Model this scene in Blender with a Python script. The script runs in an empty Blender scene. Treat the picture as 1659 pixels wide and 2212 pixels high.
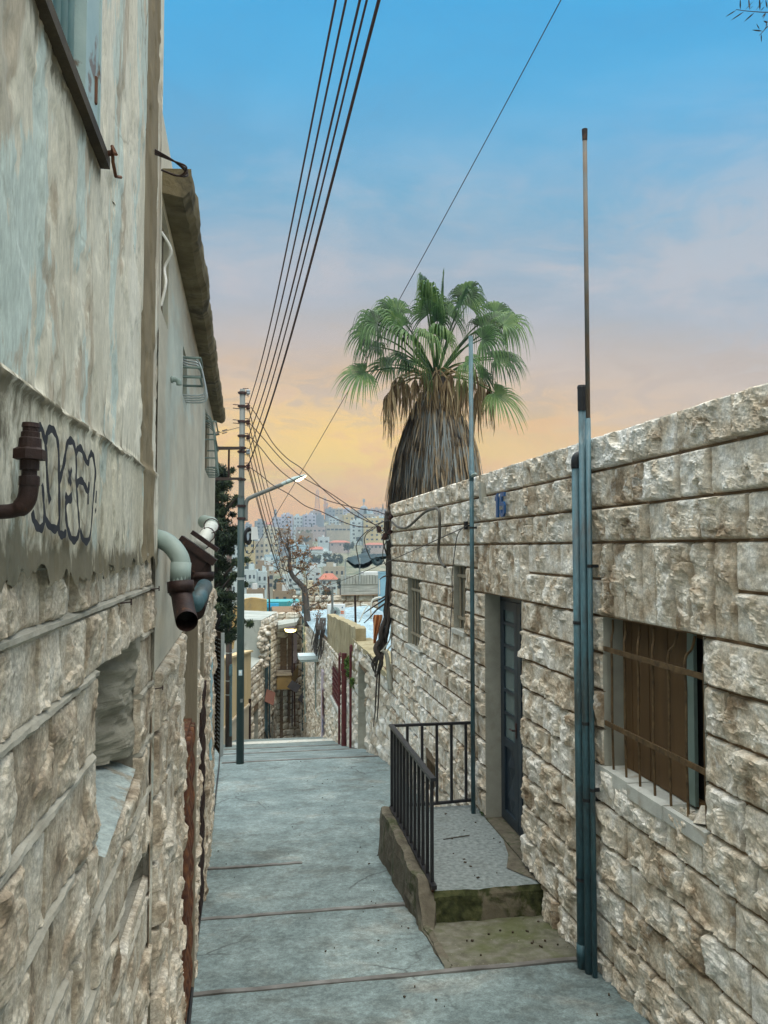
import bpy, math, random
import numpy as np
random.seed(7)
scene = bpy.context.scene
COL = scene.collection

# ------------------------------------------------------------------ camera
FOC, PCX, PCY = 1660.0, 829.5, 1106.0           # picture measured on a 1659 x 2212 grid
PSI = math.atan((829.5 - 550) / FOC)            # yaw to the right of the street axis
THE = math.atan(78 / FOC)                       # slight upward pitch
cam_d = bpy.data.cameras.new("camera")
cam = bpy.data.objects.new("camera", cam_d)
COL.objects.link(cam)
cam_d.sensor_fit = 'VERTICAL'
cam_d.sensor_height = 24.0
cam_d.lens = 24.0 * FOC / 2212.0
cam_d.clip_start = 0.05
cam_d.clip_end = 6000
cam.location = (0, 0, 0)
cam.rotation_euler = (math.pi / 2 + THE, 0, -PSI)
scene.camera = cam
scene.view_settings.view_transform = 'Standard'
scene.view_settings.look = 'None'
scene.view_settings.gamma = 1.0
scene.view_settings.exposure = EXPOSURE = 0.25
scene.cycles.max_bounces = 6
scene.cycles.diffuse_bounces = 4
scene.cycles.volume_bounces = 0

def L(r, g, b):
    f = lambda c: (c / 255 / 12.92) if c / 255 <= .04045 else ((c / 255 + .055) / 1.055) ** 2.4
    return (f(r), f(g), f(b), 1)

# ------------------------------------------------------------------ world
SUN_EL, SUN_AZ = math.radians(62), math.radians(168)   # soft light from high behind the camera
world = bpy.data.worlds.new("World")
scene.world = world
world.use_nodes = True
wt = world.node_tree
wt.nodes.clear()
def WN(t, **k):
    n = wt.nodes.new(t)
    for a, v in k.items(): setattr(n, a, v)
    return n
def wmath(op, a, b=None, c=None):
    n = WN('ShaderNodeMath', operation=op)
    for i, v in enumerate((a, b, c)):
        if v is None: continue
        if isinstance(v, (int, float)): n.inputs[i].default_value = v
        else: wt.links.new(v, n.inputs[i])
    return n.outputs[0]
def wramp(fac, stops, interp='LINEAR'):
    n = WN('ShaderNodeValToRGB'); n.color_ramp.interpolation = interp
    e = n.color_ramp.elements
    while len(e) < len(stops): e.new(0.5)
    for x, (p, c) in zip(e, stops): x.position = p; x.color = c
    wt.links.new(fac, n.inputs[0]); return n.outputs[0]
def wmix(fac, a, b, mode='MIX'):
    n = WN('ShaderNodeMix', data_type='RGBA', blend_type=mode)
    for i, v in ((0, fac), (6, a), (7, b)):
        if isinstance(v, (int, float)): n.inputs[i].default_value = v
        elif isinstance(v, tuple): n.inputs[i].default_value = v
        else: wt.links.new(v, n.inputs[i])
    return n.outputs[2]
tc = WN('ShaderNodeTexCoord')
sep = WN('ShaderNodeSeparateXYZ'); wt.links.new(tc.outputs['Generated'], sep.inputs[0])
dx, dy, dz = sep.outputs
# cloud noise, stretched along the horizon
mp = WN('ShaderNodeMapping'); mp.inputs['Scale'].default_value = (1, 1, 3.0)
wt.links.new(tc.outputs['Generated'], mp.inputs[0])
n1 = WN('ShaderNodeTexNoise'); n1.inputs['Scale'].default_value = 3.2; n1.inputs['Detail'].default_value = 7; n1.inputs['Roughness'].default_value = .58
n1.inputs['Distortion'].default_value = .6
wt.links.new(mp.outputs[0], n1.inputs[0])
n2 = WN('ShaderNodeTexNoise'); n2.inputs['Scale'].default_value = 11; n2.inputs['Detail'].default_value = 8; n2.inputs['Roughness'].default_value = .6
n2.inputs['Distortion'].default_value = 1.2
wt.links.new(mp.outputs[0], n2.inputs[0])
nz = wmath('SUBTRACT', n1.outputs[0], .5)
nz2 = wmath('SUBTRACT', n2.outputs[0], .5)
# distance in azimuth from the sunset
el = wmath('ARCSINE', dz)                                   # elevation, radians
az = wmath('ARCTAN2', dx, dy)                               # azimuth from the street axis
da = wmath('SUBTRACT', az, 0.10)
elw = wmath('ADD', wmath('ADD', el, wmath('ADD', wmath('MULTIPLY', nz, .16), wmath('MULTIPLY', nz2, .05))), wmath('MULTIPLY', wmath('MAXIMUM', wmath('SUBTRACT', wmath('ABSOLUTE', da), .12), 0.0), .13))
fac = wmath('MULTIPLY', elw, 1 / .8)                        # 0..0.8 rad over the ramp
sky = wramp(fac, [(0.0, L(230, 156, 92)), (.06, L(243, 174, 92)), (.13, L(250, 187, 96)), (.20, L(244, 190, 120)), (.28, L(218, 186, 154)),
                  (.40, L(166, 178, 190)), (.54, L(116, 174, 206)), (.70, L(78, 172, 222)), (.85, L(56, 168, 226)), (1.0, L(50, 164, 224))])
# orange-yellow burning cloud around the set sun
gx = wmath('DIVIDE', da, .30)
gy = wmath('DIVIDE', wmath('SUBTRACT', wmath('ADD', el, wmath('MULTIPLY', nz2, .10)), .135), .066)
g = wmath('EXPONENT', wmath('MULTIPLY', wmath('ADD', wmath('MULTIPLY', gx, gx), wmath('MULTIPLY', gy, gy)), -1.0))
gn = wmath('MULTIPLY', g, wramp(wmath('ADD', n2.outputs[0], wmath('MULTIPLY', nz, .5)), [(.40, (.10, .10, .10, 1)), (.58, (1, 1, 1, 1))]))
sky = wmix(wmath('MULTIPLY', gn, 1.0), sky, L(255, 208, 78))
# grey cloud bellies above the glow
by = wmath('DIVIDE', wmath('SUBTRACT', el, .20), .05)
bl = wmath('MULTIPLY', wmath('EXPONENT', wmath('MULTIPLY', wmath('MULTIPLY', by, by), -1.0)), wramp(n2.outputs[0], [(.47, (0, 0, 0, 1)), (.58, (1, 1, 1, 1))]))
sky = wmix(wmath('MULTIPLY', bl, .6), sky, L(196, 172, 150))
my = wmath('DIVIDE', wmath('SUBTRACT', el, .34), .13)
ml = wmath('MULTIPLY', wmath('EXPONENT', wmath('MULTIPLY', wmath('MULTIPLY', my, my), -1.0)), wramp(wmath('ADD', wmath('MULTIPLY', n2.outputs[0], .25), wmath('MULTIPLY', n1.outputs[0], .75)), [(.44, (0, 0, 0, 1)), (.60, (1, 1, 1, 1))]))
sky = wmix(wmath('MULTIPLY', ml, .55), sky, L(206, 190, 186))
# faint brightness structure in the upper cloud
up = wramp(n1.outputs[0], [(.34, (.90, .93, .96, 1)), (.66, (1.09, 1.06, 1.03, 1))])
sky = wmix(1.0, sky, up, 'MULTIPLY')
# unseen sky overhead brightened and evened out behind the camera, as added fill light
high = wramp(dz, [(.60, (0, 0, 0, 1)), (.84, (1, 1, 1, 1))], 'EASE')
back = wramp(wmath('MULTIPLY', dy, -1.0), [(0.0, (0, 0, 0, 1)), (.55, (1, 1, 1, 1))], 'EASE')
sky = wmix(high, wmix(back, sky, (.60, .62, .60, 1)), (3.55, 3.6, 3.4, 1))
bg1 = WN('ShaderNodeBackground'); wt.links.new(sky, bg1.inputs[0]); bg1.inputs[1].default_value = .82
nis = WN('ShaderNodeTexSky', sky_type='NISHITA'); nis.sun_disc = False
nis.sun_elevation = SUN_EL; nis.sun_rotation = SUN_AZ
bg2 = WN('ShaderNodeBackground'); wt.links.new(nis.outputs[0], bg2.inputs[0]); bg2.inputs[1].default_value = .006
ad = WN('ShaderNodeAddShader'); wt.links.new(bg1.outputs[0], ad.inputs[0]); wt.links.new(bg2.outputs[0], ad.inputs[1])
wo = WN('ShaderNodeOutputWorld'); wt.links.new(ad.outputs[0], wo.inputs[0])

sun_d = bpy.data.lights.new("sun", 'SUN'); sun_d.energy = 1.3; sun_d.angle = math.radians(32); sun_d.color = (1, .95, .87)
sun = bpy.data.objects.new("sun", sun_d); COL.objects.link(sun)
_sd = (math.sin(SUN_AZ) * math.cos(SUN_EL), math.cos(SUN_AZ) * math.cos(SUN_EL), math.sin(SUN_EL))
from mathutils import Vector, Matrix
sun.rotation_euler = (-Vector(_sd)).to_track_quat('-Z', 'Y').to_euler()
sun.location = (0, -5, 20)

# ------------------------------------------------------------------ measuring: picture ray -> real plane
def ray(x, y):
    r, f, u = (x - PCX) / FOC, 1.0, -(y - PCY) / FOC
    f, u = f * math.cos(THE) - u * math.sin(THE), f * math.sin(THE) + u * math.cos(THE)
    return np.array([r * math.cos(PSI) + f * math.sin(PSI), -r * math.sin(PSI) + f * math.cos(PSI), u])
def onX(x, y, X): d = ray(x, y); return d * (X / d[0])
def onZ(x, y, Z): d = ray(x, y); return d * (Z / d[2])
def atY(x, y, Y): d = ray(x, y); return d * (Y / d[1])
GY = np.array([-40., 0, 16.05, 22.7, 29.6, 45, 60])
GZ = np.array([1.77, -2.59, -4.34, -5.75, -7.16, -15., -19.])
def gz(Y): return float(np.interp(Y, GY, GZ))
def onG(x, y):
    d = ray(x, y); lo, hi = .5, 60.
    for _ in range(60):
        m = (lo + hi) / 2
        if (d * m / d[1])[2] > gz(m): lo = m
        else: hi = m
    return d * (lo / d[1])
XR = 2.62                                       # street face of the stone house on the right
XL = -.40                                       # street face of the plastered building on the left
def w2x(Y): return -.35 - .0178 * Y             # street face of the eaved house beyond it

# ------------------------------------------------------------------ noise
def _h(i, j, k, s):
    n = (i.astype(np.int64) * 374761393 + j.astype(np.int64) * 668265263 + k.astype(np.int64) * 2147483647 + s * 1274126177) & 0xffffffff
    n = ((n ^ (n >> 13)) * 1274126177) & 0xffffffff
    n = ((n ^ (n >> 16)) * 2246822519) & 0xffffffff
    return ((n ^ (n >> 15)) & 0xffffff) / float(0xffffff)
def vn(x, y, s=0):
    x = np.asarray(x, float); y = np.asarray(y, float)
    i = np.floor(x); j = np.floor(y); fx = x - i; fy = y - j
    fx = fx * fx * (3 - 2 * fx); fy = fy * fy * (3 - 2 * fy); z = np.zeros_like(i)
    a = _h(i, j, z, s); b = _h(i + 1, j, z, s); c = _h(i, j + 1, z, s); d = _h(i + 1, j + 1, z, s)
    return (a * (1 - fx) + b * fx) * (1 - fy) + (c * (1 - fx) + d * fx) * fy
def fbm(x, y, s=0, o=4, g=.5):
    t = 0; a = 1; n = 0
    for k in range(o):
        t = t + a * vn(x * 2 ** k, y * 2 ** k, s + 17 * k); n += a; a *= g
    return t / n
def sst(a, b, x): t = np.clip((x - a) / (b - a), 0, 1); return t * t * (3 - 2 * t)

# ------------------------------------------------------------------ mesh building
class MB:
    def __init__(self): self.v = []; self.f = []; self.m = []; self.at = []; self.n = 0
    def add(self, v, f, mi=0, at=None):
        v = np.asarray(v, float).reshape(-1, 3)
        self.v.append(v)
        if at is None: at = np.full((len(v), 3), .5)
        at = np.asarray(at, float)
        if at.ndim == 1: at = np.tile(at, (len(v), 1))
        self.at.append(at)
        if isinstance(f, np.ndarray): f = (f + self.n).tolist()
        else: f = [[i + self.n for i in q] for q in f]
        self.f += f; self.m += [mi] * len(f); self.n += len(v)
        return self
    def box(self, c, s, rot=None, mi=0, at=None, taper=1.0):
        x, y, z = np.array(s, float) / 2
        P = np.array([(-x, -y, -z), (x, -y, -z), (x, y, -z), (-x, y, -z), (-x * taper, -y * taper, z), (x * taper, -y * taper, z), (x * taper, y * taper, z), (-x * taper, y * taper, z)])
        if rot is not None:
            P = P @ np.array(Matrix.Rotation(rot, 3, 'Z') if isinstance(rot, (int, float)) else rot).T
        return self.add(P + np.array(c), [(0, 3, 2, 1), (4, 5, 6, 7), (0, 1, 5, 4), (1, 2, 6, 5), (2, 3, 7, 6), (3, 0, 4, 7)], mi, at)
    def bb(self, a, b, mi=0, at=None):
        a = np.minimum(a, b) * 1.0 if False else np.array(a, float); b = np.array(b, float)
        return self.box((a + b) / 2, np.abs(b - a), None, mi, at)
    def bar(self, a, b, w, h, mi=0, up=(0, 0, 1), at=None):
        a = np.array(a, float); b = np.array(b, float); d = b - a; l = np.linalg.norm(d); d = d / l
        u = np.array(up, float); s = np.cross(d, u)
        if np.linalg.norm(s) < 1e-4: s = np.cross(d, (1, 0, 0))
        s /= np.linalg.norm(s); u = np.cross(s, d)
        return self.box((a + b) / 2, (w, l, h), np.stack([s, d, u], 1), mi, at)
    def tube(self, p, r, n=8, mi=0, cap=True, at=None, tw=None):
        p = np.asarray(p, float); k = len(p)
        r = np.full(k, r) if np.isscalar(r) else np.asarray(r, float)
        t = np.gradient(p, axis=0); t /= np.maximum(np.linalg.norm(t, axis=1, keepdims=True), 1e-9)
        u = np.cross(t[0], (0, 0, 1.0))
        if np.linalg.norm(u) < 1e-3: u = np.cross(t[0], (1.0, 0, 0))
        u /= np.linalg.norm(u); V = []
        a = np.arange(n) * 2 * math.pi / n
        for i in range(k):
            u = u - t[i] * np.dot(u, t[i]); u /= max(np.linalg.norm(u), 1e-9); w = np.cross(t[i], u)
            rr = r[i] if tw is None else r[i] * (1 + tw[0] * np.cos(tw[1] * a - tw[2] * i))[:, None]
            V.append(p[i] + rr * (np.cos(a)[:, None] * u + np.sin(a)[:, None] * w))
        V = np.concatenate(V)
        F = [(i * n + j, i * n + (j + 1) % n, (i + 1) * n + (j + 1) % n, (i + 1) * n + j) for i in range(k - 1) for j in range(n)]
        if cap: F += [tuple(range(n - 1, -1, -1)), tuple((k - 1) * n + j for j in range(n))]
        return self.add(V, F, mi, at)
    def grid(self, P, mi=0, at=None, flip=False):
        P = np.asarray(P, float); a, b = P.shape[:2]
        i = np.arange(a * b).reshape(a, b)
        q = np.stack([i[:-1, :-1], i[1:, :-1], i[1:, 1:], i[:-1, 1:]], -1).reshape(-1, 4)
        if flip: q = q[:, ::-1]
        return self.add(P.reshape(-1, 3), q, mi, None if at is None else np.asarray(at).reshape(-1, 3))
    def prism(self, poly, o, U, V, N, h, mi=0):
        o, U, V, N = (np.array(q, float) for q in (o, U, V, N)); k = len(poly)
        a = np.array([o + x * U + y * V for x, y in poly])
        P = np.concatenate([a, a + N * h])
        F = [tuple(range(k - 1, -1, -1)), tuple(range(k, 2 * k))] + [(i, (i + 1) % k, k + (i + 1) % k, k + i) for i in range(k)]
        return self.add(P, F, mi)
ORG = {}
def _link(o): COL.objects.link(o)
def build(name, mb, mats, parent=None, smooth=False, loc=None):
    V = np.concatenate(mb.v); A = np.concatenate(mb.at)
    if parent is not None: org = ORG[parent.name]
    elif loc is not None: org = np.array(loc, float)
    else:
        lo, hi = V.min(0), V.max(0); org = np.array([(lo[0] + hi[0]) / 2, (lo[1] + hi[1]) / 2, lo[2]])
    me = bpy.data.meshes.new(name)
    me.from_pydata((V - org).tolist(), [], mb.f)
    mats = mats if isinstance(mats, (list, tuple)) else [mats]
    for m in mats: me.materials.append(M[m] if isinstance(m, str) else m)
    if len(mats) > 1: me.polygons.foreach_set('material_index', mb.m)
    if smooth: me.polygons.foreach_set('use_smooth', [True] * len(me.polygons))
    at = me.attributes.new('st', 'FLOAT_COLOR', 'POINT')
    at.data.foreach_set('color', np.concatenate([A, np.ones((len(A), 1))], 1).astype(np.float32).ravel())
    me.update()
    o = bpy.data.objects.new(name, me); _link(o)
    if parent is not None: o.parent = parent
    else: o.location = org
    ORG[o.name] = org
    return o
def tag(o, label=None, cat=None, group=None, kind=None):
    if label: o['label'] = label
    if cat: o['category'] = cat
    if group: o['group'] = group
    if kind: o['kind'] = kind
    return o
def thing(name, label, cat, loc, group=None):
    o = bpy.data.objects.new(name, None); _link(o); o.location = [float(q) for q in loc]; o.empty_display_size = .2
    ORG[o.name] = np.array(loc, float)
    return tag(o, label, cat, group)
def part(name, mb, mats, parent, smooth=False, label=None):
    o = build(name, mb, mats, parent, smooth)
    if label: o['label'] = label
    return o
def single(name, mb, mats, label, cat, group=None, smooth=False, kind=None):
    return tag(build(name, mb, mats, None, smooth), label, cat, group, kind)
def struct(name, mb, mats, smooth=False, kind='structure'):
    o = build(name, mb, mats, None, smooth, loc=(0, 0, 0)); o['kind'] = kind; return o
def smoothpath(P, k=6):
    P = np.asarray(P, float); n = len(P); out = []
    for i in range(n - 1):
        p0, p1, p2, p3 = P[max(i - 1, 0)], P[i], P[i + 1], P[min(i + 2, n - 1)]
        for t in np.arange(k) / k:
            out.append(.5 * ((2 * p1) + (-p0 + p2) * t + (2 * p0 - 5 * p1 + 4 * p2 - p3) * t * t + (-p0 + 3 * p1 - 3 * p2 + p3) * t ** 3))
    out.append(P[-1]); return np.array(out)
def sagline(a, b, sag, n=24):
    t = np.linspace(0, 1, n)[:, None]
    return np.array(a) * (1 - t) + np.array(b) * t - np.array([0, 0, 1.0]) * sag * 4 * t * (1 - t)

# ------------------------------------------------------------------ materials
M = {}
def mat(name, cols, sc=3.0, rough=.8, bump=.0, bsc=None, stain=None, metal=0.0, stretch=(1, 1, 1), pos=None, attr=None, detail=6, spec=.35, bdist=.01, stain2=None, transl=0, dirt=None, grain=None):
    m = bpy.data.materials.new(name); m.use_nodes = True; M[name] = m
    t = m.node_tree; b = t.nodes['Principled BSDF']
    b.inputs['Roughness'].default_value = rough; b.inputs['Metallic'].default_value = metal
    b.inputs['Specular IOR Level'].default_value = spec
    tcn = t.nodes.new('ShaderNodeTexCoord'); mpn = t.nodes.new('ShaderNodeMapping')
    mpn.inputs['Scale'].default_value = stretch; t.links.new(tcn.outputs['Object'], mpn.inputs[0])
    def noise(s, d=detail, dist=0.0, ro=.55):
        n = t.nodes.new('ShaderNodeTexNoise'); n.inputs['Scale'].default_value = s; n.inputs['Detail'].default_value = d
        n.inputs['Distortion'].default_value = dist; n.inputs['Roughness'].default_value = ro
        t.links.new(mpn.outputs[0], n.inputs[0]); return n.outputs[0]
    def ramp(f, stops):
        n = t.nodes.new('ShaderNodeValToRGB'); e = n.color_ramp.elements
        while len(e) < len(stops): e.new(.5)
        for x, (p, c) in zip(e, stops): x.position = p; x.color = c
        t.links.new(f, n.inputs[0]); return n.outputs[0]
    def mix(f, a, c, mode='MIX'):
        n = t.nodes.new('ShaderNodeMix'); n.data_type = 'RGBA'; n.blend_type = mode
        for i, v in ((0, f), (6, a), (7, c)):
            if isinstance(v, (int, float, tuple)): n.inputs[i].default_value = v
            else: t.links.new(v, n.inputs[i])
        return n.outputs[2]
    k = len(cols); pos = pos or [.3 + .4 * i / max(k - 1, 1) for i in range(k)]
    if k == 1:
        c = mix(1.0, cols[0], ramp(noise(sc), [(.3, (.86, .86, .86, 1)), (.7, (1.1, 1.1, 1.1, 1))]), 'MULTIPLY')
    else:
        f = noise(sc)
        if attr is not None:      # per-piece shift of the tone
            an = t.nodes.new('ShaderNodeAttribute'); an.attribute_name = 'st'
            sx = t.nodes.new('ShaderNodeSeparateColor'); t.links.new(an.outputs['Color'], sx.inputs[0])
            ma = t.nodes.new('ShaderNodeMath'); ma.operation = 'MULTIPLY_ADD'
            t.links.new(sx.outputs[0], ma.inputs[0]); ma.inputs[1].default_value = attr; ma.inputs[2].default_value = -attr / 2
            mb_ = t.nodes.new('ShaderNodeMath'); t.links.new(ma.outputs[0], mb_.inputs[0]); t.links.new(f, mb_.inputs[1]); f = mb_.outputs[0]
        c = ramp(f, list(zip(pos, cols)))
    for st in (stain, stain2):
        if st:
            col, s, lo, hi, amt = st[:5]
            msk = ramp(noise(s, 8, .4, .62), [(lo, (0, 0, 0, 1)), (hi, (amt, amt, amt, 1))])
            c = mix(msk, c, col)
    for g in (grain or ()):              # fine mottling: (scale, darkest, lightest)
        c = mix(1.0, c, ramp(noise(g[0], 5, .2, .7), [(.34, (g[1],) * 3 + (1,)), (.66, (g[2],) * 3 + (1,))]), 'MULTIPLY')
    if dirt:
        an = t.nodes.new('ShaderNodeAttribute'); an.attribute_name = 'st'; sx = t.nodes.new('ShaderNodeSeparateColor'); t.links.new(an.outputs['Color'], sx.inputs[0])
        ma = t.nodes.new('ShaderNodeMath'); ma.operation = 'MULTIPLY_ADD'; t.links.new(sx.outputs[1], ma.inputs[0]); ma.inputs[1].default_value = .36; t.links.new(noise(13, 9, .5, .68), ma.inputs[2])
        c = mix(ramp(ma.outputs[0], [(.60, (0, 0, 0, 1)), (.78, (.9, .9, .9, 1))]), c, dirt)
    t.links.new(c, b.inputs['Base Color'])
    if bump:
        bn = t.nodes.new('ShaderNodeBump'); bn.inputs['Strength'].default_value = bump; bn.inputs['Distance'].default_value = bdist
        t.links.new(noise(bsc or sc * 4, 8, 0, .65), bn.inputs['Height']); t.links.new(bn.outputs[0], b.inputs['Normal'])
    if transl:
        b.inputs['Transmission Weight'].default_value = 0
        tr = t.nodes.new('ShaderNodeBsdfTranslucent'); t.links.new(c, tr.inputs[0])
        ms = t.nodes.new('ShaderNodeMixShader'); ms.inputs[0].default_value = transl
        t.links.new(b.outputs[0], ms.inputs[1]); t.links.new(tr.outputs[0], ms.inputs[2])
        t.links.new(ms.outputs[0], t.nodes['Material Output'].inputs[0])
    return m
def emis(name, col, s):
    m = bpy.data.materials.new(name); m.use_nodes = True; M[name] = m
    b = m.node_tree.nodes['Principled BSDF']; b.inputs['Base Color'].default_value = col
    b.inputs['Emission Color'].default_value = col; b.inputs['Emission Strength'].default_value = s
C4 = lambda r, g, b: (r, g, b, 1)
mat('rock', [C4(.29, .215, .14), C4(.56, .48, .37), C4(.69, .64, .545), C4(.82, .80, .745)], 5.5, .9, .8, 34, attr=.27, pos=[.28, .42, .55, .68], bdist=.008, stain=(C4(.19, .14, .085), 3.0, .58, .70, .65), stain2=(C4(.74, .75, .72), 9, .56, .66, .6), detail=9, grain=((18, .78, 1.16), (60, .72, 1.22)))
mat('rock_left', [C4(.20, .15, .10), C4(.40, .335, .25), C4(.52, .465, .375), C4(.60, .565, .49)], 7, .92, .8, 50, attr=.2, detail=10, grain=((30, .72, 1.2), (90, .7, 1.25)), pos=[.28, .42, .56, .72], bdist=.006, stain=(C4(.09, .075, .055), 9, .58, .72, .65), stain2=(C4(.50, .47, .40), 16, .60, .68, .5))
mat('mortar', [C4(.13, .085, .05), C4(.26, .18, .11)], 8, .95, .5, 60)
mat('pointing', [C4(.26, .24, .19), C4(.42, .40, .34)], 8, .95, .5, 60, stain=(C4(.2, .17, .13), 5, .55, .7, .6))
mat('rubble', [C4(.30, .25, .18), C4(.56, .51, .42), C4(.76, .75, .70)], 3, .9, .5, 14, attr=.3, bdist=.03, stain=(C4(.2, .15, .09), 2.5, .56, .72, .7))
mat('cutstone', [C4(.30, .30, .255), C4(.40, .40, .345)], 5, .85, .3, 40, stain=(C4(.22, .2, .15), 3, .55, .7, .5))
mat('stone_sill', [C4(.44, .45, .42), C4(.58, .6, .56)], 7, .9, .4, 40, stain=(C4(.3, .22, .13), 6, .54, .7, .6))
mat('plaster', [C4(.54, .505, .405), C4(.68, .645, .535), C4(.75, .73, .64)], 2.6, .9, .35, 22, stretch=(1, 1, .30), stain=(C4(.46, .60, .59), 4.2, .535, .56, .62), stain2=(C4(.43, .36, .27), 3.6, .565, .59, .75), bdist=.004, detail=9, dirt=C4(.115, .10, .062), grain=((40, .86, 1.1), (120, .84, 1.12)))
mat('plaster_low', [C4(.47, .43, .325), C4(.61, .57, .455), C4(.67, .645, .55)], 3.0, .92, .5, 26, stretch=(1, 1, .5), stain=(C4(.30, .265, .19), 6, .54, .62, .6), stain2=(C4(.46, .57, .55), 6, .59, .62, .55), bdist=.005, detail=9, dirt=C4(.10, .085, .05), grain=((40, .82, 1.12), (120, .8, 1.15)))
mat('plaster_niche', [C4(.17, .16, .125), C4(.31, .295, .24)], 9, .95, .6, 40, bdist=.006)  # grey plaster darkened in its colour to deepen the recess's shade
mat('plaster_white', [C4(.26, .31, .30), C4(.40, .46, .445)], 14, .95, .7, 60, bdist=.006, stain=(C4(.26, .22, .16), 9, .54, .64, .8), grain=((50, .75, 1.2),))
mat('eave', [C4(.085, .07, .038), C4(.17, .14, .08), C4(.24, .21, .15)], 4, .95, .6, 20, stain=(C4(.05, .045, .03), 4, .52, .62, .85), bdist=.02)
mat('concrete', [C4(.125, .17, .173), C4(.178, .232, .234), C4(.25, .312, .31)], 1.3, .72, .25, 45, stain=(C4(.085, .095, .085), 2.4, .52, .68, .7), stain2=(C4(.30, .30, .265), 1.3, .56, .70, .6), bdist=.004, detail=9, spec=.45, grain=((6, .74, 1.2), (24, .74, 1.22), (75, .7, 1.25)))
mat('landing', [C4(.12, .145, .145), C4(.195, .225, .225), C4(.27, .305, .30)], 24, .85, .4, 60, stain=(C4(.12, .13, .12), 4, .56, .72, .6), bdist=.004, detail=4)
mat('old_concrete', [C4(.07, .06, .043), C4(.135, .12, .09), C4(.21, .195, .155)], 5, .95, .7, 30, stain=(C4(.045, .055, .02), 5, .50, .62, .9), bdist=.012)
mat('mossy', [C4(.10, .095, .07), C4(.15, .145, .11), C4(.21, .205, .17)], 11, .95, .7, 60, stain=(C4(.085, .10, .03), 2.6, .46, .62, .7), stain2=(C4(.55, .55, .48), 60, .66, .70, .8), bdist=.008)
mat('moss', [C4(.016, .020, .009), C4(.045, .052, .018), C4(.09, .095, .04)], 14, 1, .9, 60, bdist=.01, stain=(C4(.16, .14, .10), 3.5, .52, .60, .9))
mat('nosing', [C4(.10, .09, .08), C4(.27, .26, .245)], 4, .5, .2, 40, metal=.4)
mat('black_paint', [C4(.010, .010, .013), C4(.022, .021, .024)], 6, .42, .2, 60, spec=.5)
mat('rust', [C4(.045, .018, .012), C4(.11, .045, .024), C4(.20, .085, .035)], 14, .8, .5, 60, stain=(C4(.24, .2, .12), 9, .62, .68, .7), bdist=.003)
mat('rust_dark', [C4(.012, .006, .006), C4(.036, .016, .012)], 26, .6, .6, 90, stain=(C4(.11, .045, .018), 18, .60, .68, .8), bdist=.003)
mat('rust_bars', [C4(.055, .034, .016), C4(.15, .095, .042)], 18, .75, .4, 60, bdist=.002)
mat('pipe_teal', [C4(.04, .095, .115), C4(.075, .165, .20)], 6, .5, .3, 60, stain=(C4(.05, .058, .055), 5, .48, .62, .85), stain2=(C4(.17, .23, .24), 11, .60, .66, .6), spec=.45, stretch=(1, 1, .35), bdist=.003, grain=((50, .8, 1.15),))
mat('pipe_old', [C4(.11, .085, .06), C4(.16, .13, .10)], 5, .6, .2, 40, stain=(C4(.07, .12, .14), 3, .5, .6, .5))
mat('pipe_grey', [C4(.22, .29, .27), C4(.30, .37, .34)], 5, .5, .1, 40)
mat('pipe_white', [C4(.55, .57, .52), C4(.7, .72, .68)], 6, .5, stain=(C4(.3, .28, .2), 8, .58, .7, .5))
mat('black_rubber', [C4(.012, .013, .015), C4(.025, .027, .03)], 8, .5)
mat('cable', [C4(.03, .03, .03), C4(.06, .055, .05)], 8, .55)
mat('wire', [C4(.035, .018, .02), C4(.05, .025, .022)], 8, .6)
mat('hose', [C4(.055, .05, .04), C4(.10, .095, .08)], 6, .55)
mat('door_blue', [C4(.008, .018, .030), C4(.018, .036, .055)], 4, .45, .1, 30, spec=.5)
mat('glass', [C4(.10, .15, .16), C4(.16, .22, .22)], 2, .12, spec=.6)
mat('glass_dark', [C4(.012, .014, .016), C4(.03, .034, .036)], 2, .2, spec=.5)
mat('board', [C4(.085, .05, .022), C4(.145, .085, .036)], 5, .7, .2, 30, stretch=(1, 1, .15), spec=.3)
mat('frame_green', [C4(.14, .20, .18), C4(.20, .27, .25)], 5, .6)
mat('void', [C4(.008, .007, .006), C4(.016, .014, .012)], 4, .9)
mat('number_blue', [C4(.016, .075, .21), C4(.025, .11, .28)], 8, .4)
mat('frame_teal', [C4(.30, .42, .43), C4(.42, .53, .52)], 6, .5, .2, 30, stain=(C4(.16, .07, .03), 9, .58, .64, .8))
mat('bar_blue', [C4(.25, .42, .48), C4(.35, .52, .57)], 6, .4)
mat('dark_wood', [C4(.03, .022, .014), C4(.075, .055, .032)], 8, .8, .5, 40)
mat('old_wood', [C4(.20, .17, .12), C4(.33, .29, .21)], 8, .8, .5, 50, stretch=(1, 1, .12))
mat('reveal', [C4(.17, .135, .08), C4(.26, .21, .13)], 5, .9, .4, 30)
mat('graffiti', [C4(.010, .012, .018), C4(.022, .025, .034)], 20, .8)
mat('steel', [C4(.12, .14, .14), C4(.20, .22, .21)], 4, .55, .2, 30, stretch=(1, 1, .3), stain=(C4(.16, .10, .06), 3, .54, .66, .6))
mat('steel_green', [C4(.03, .055, .055), C4(.05, .08, .078)], 4, .5, .2, 30, stretch=(1, 1, .3), stain=(C4(.10, .11, .10), 3, .56, .64, .6))
mat('pole_wood', [C4(.055, .04, .035), C4(.11, .085, .075)], 5, .8, .3, 30, stretch=(1, 1, .2))
mat('plaster_far', [C4(.44, .41, .325), C4(.60, .565, .465), C4(.66, .635, .545)], 1.1, .9, .3, 8, stretch=(1, .16, .30), stain=(C4(.46, .58, .56), 2.6, .535, .60, .5), stain2=(C4(.40, .31, .21), 1.6, .55, .60, .7), bdist=.006, detail=9, grain=((3, .84, 1.1), (9, .82, 1.12)))
mat('galv', [C4(.32, .38, .40), C4(.45, .5, .5)], 5, .45, metal=.3)
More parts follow.
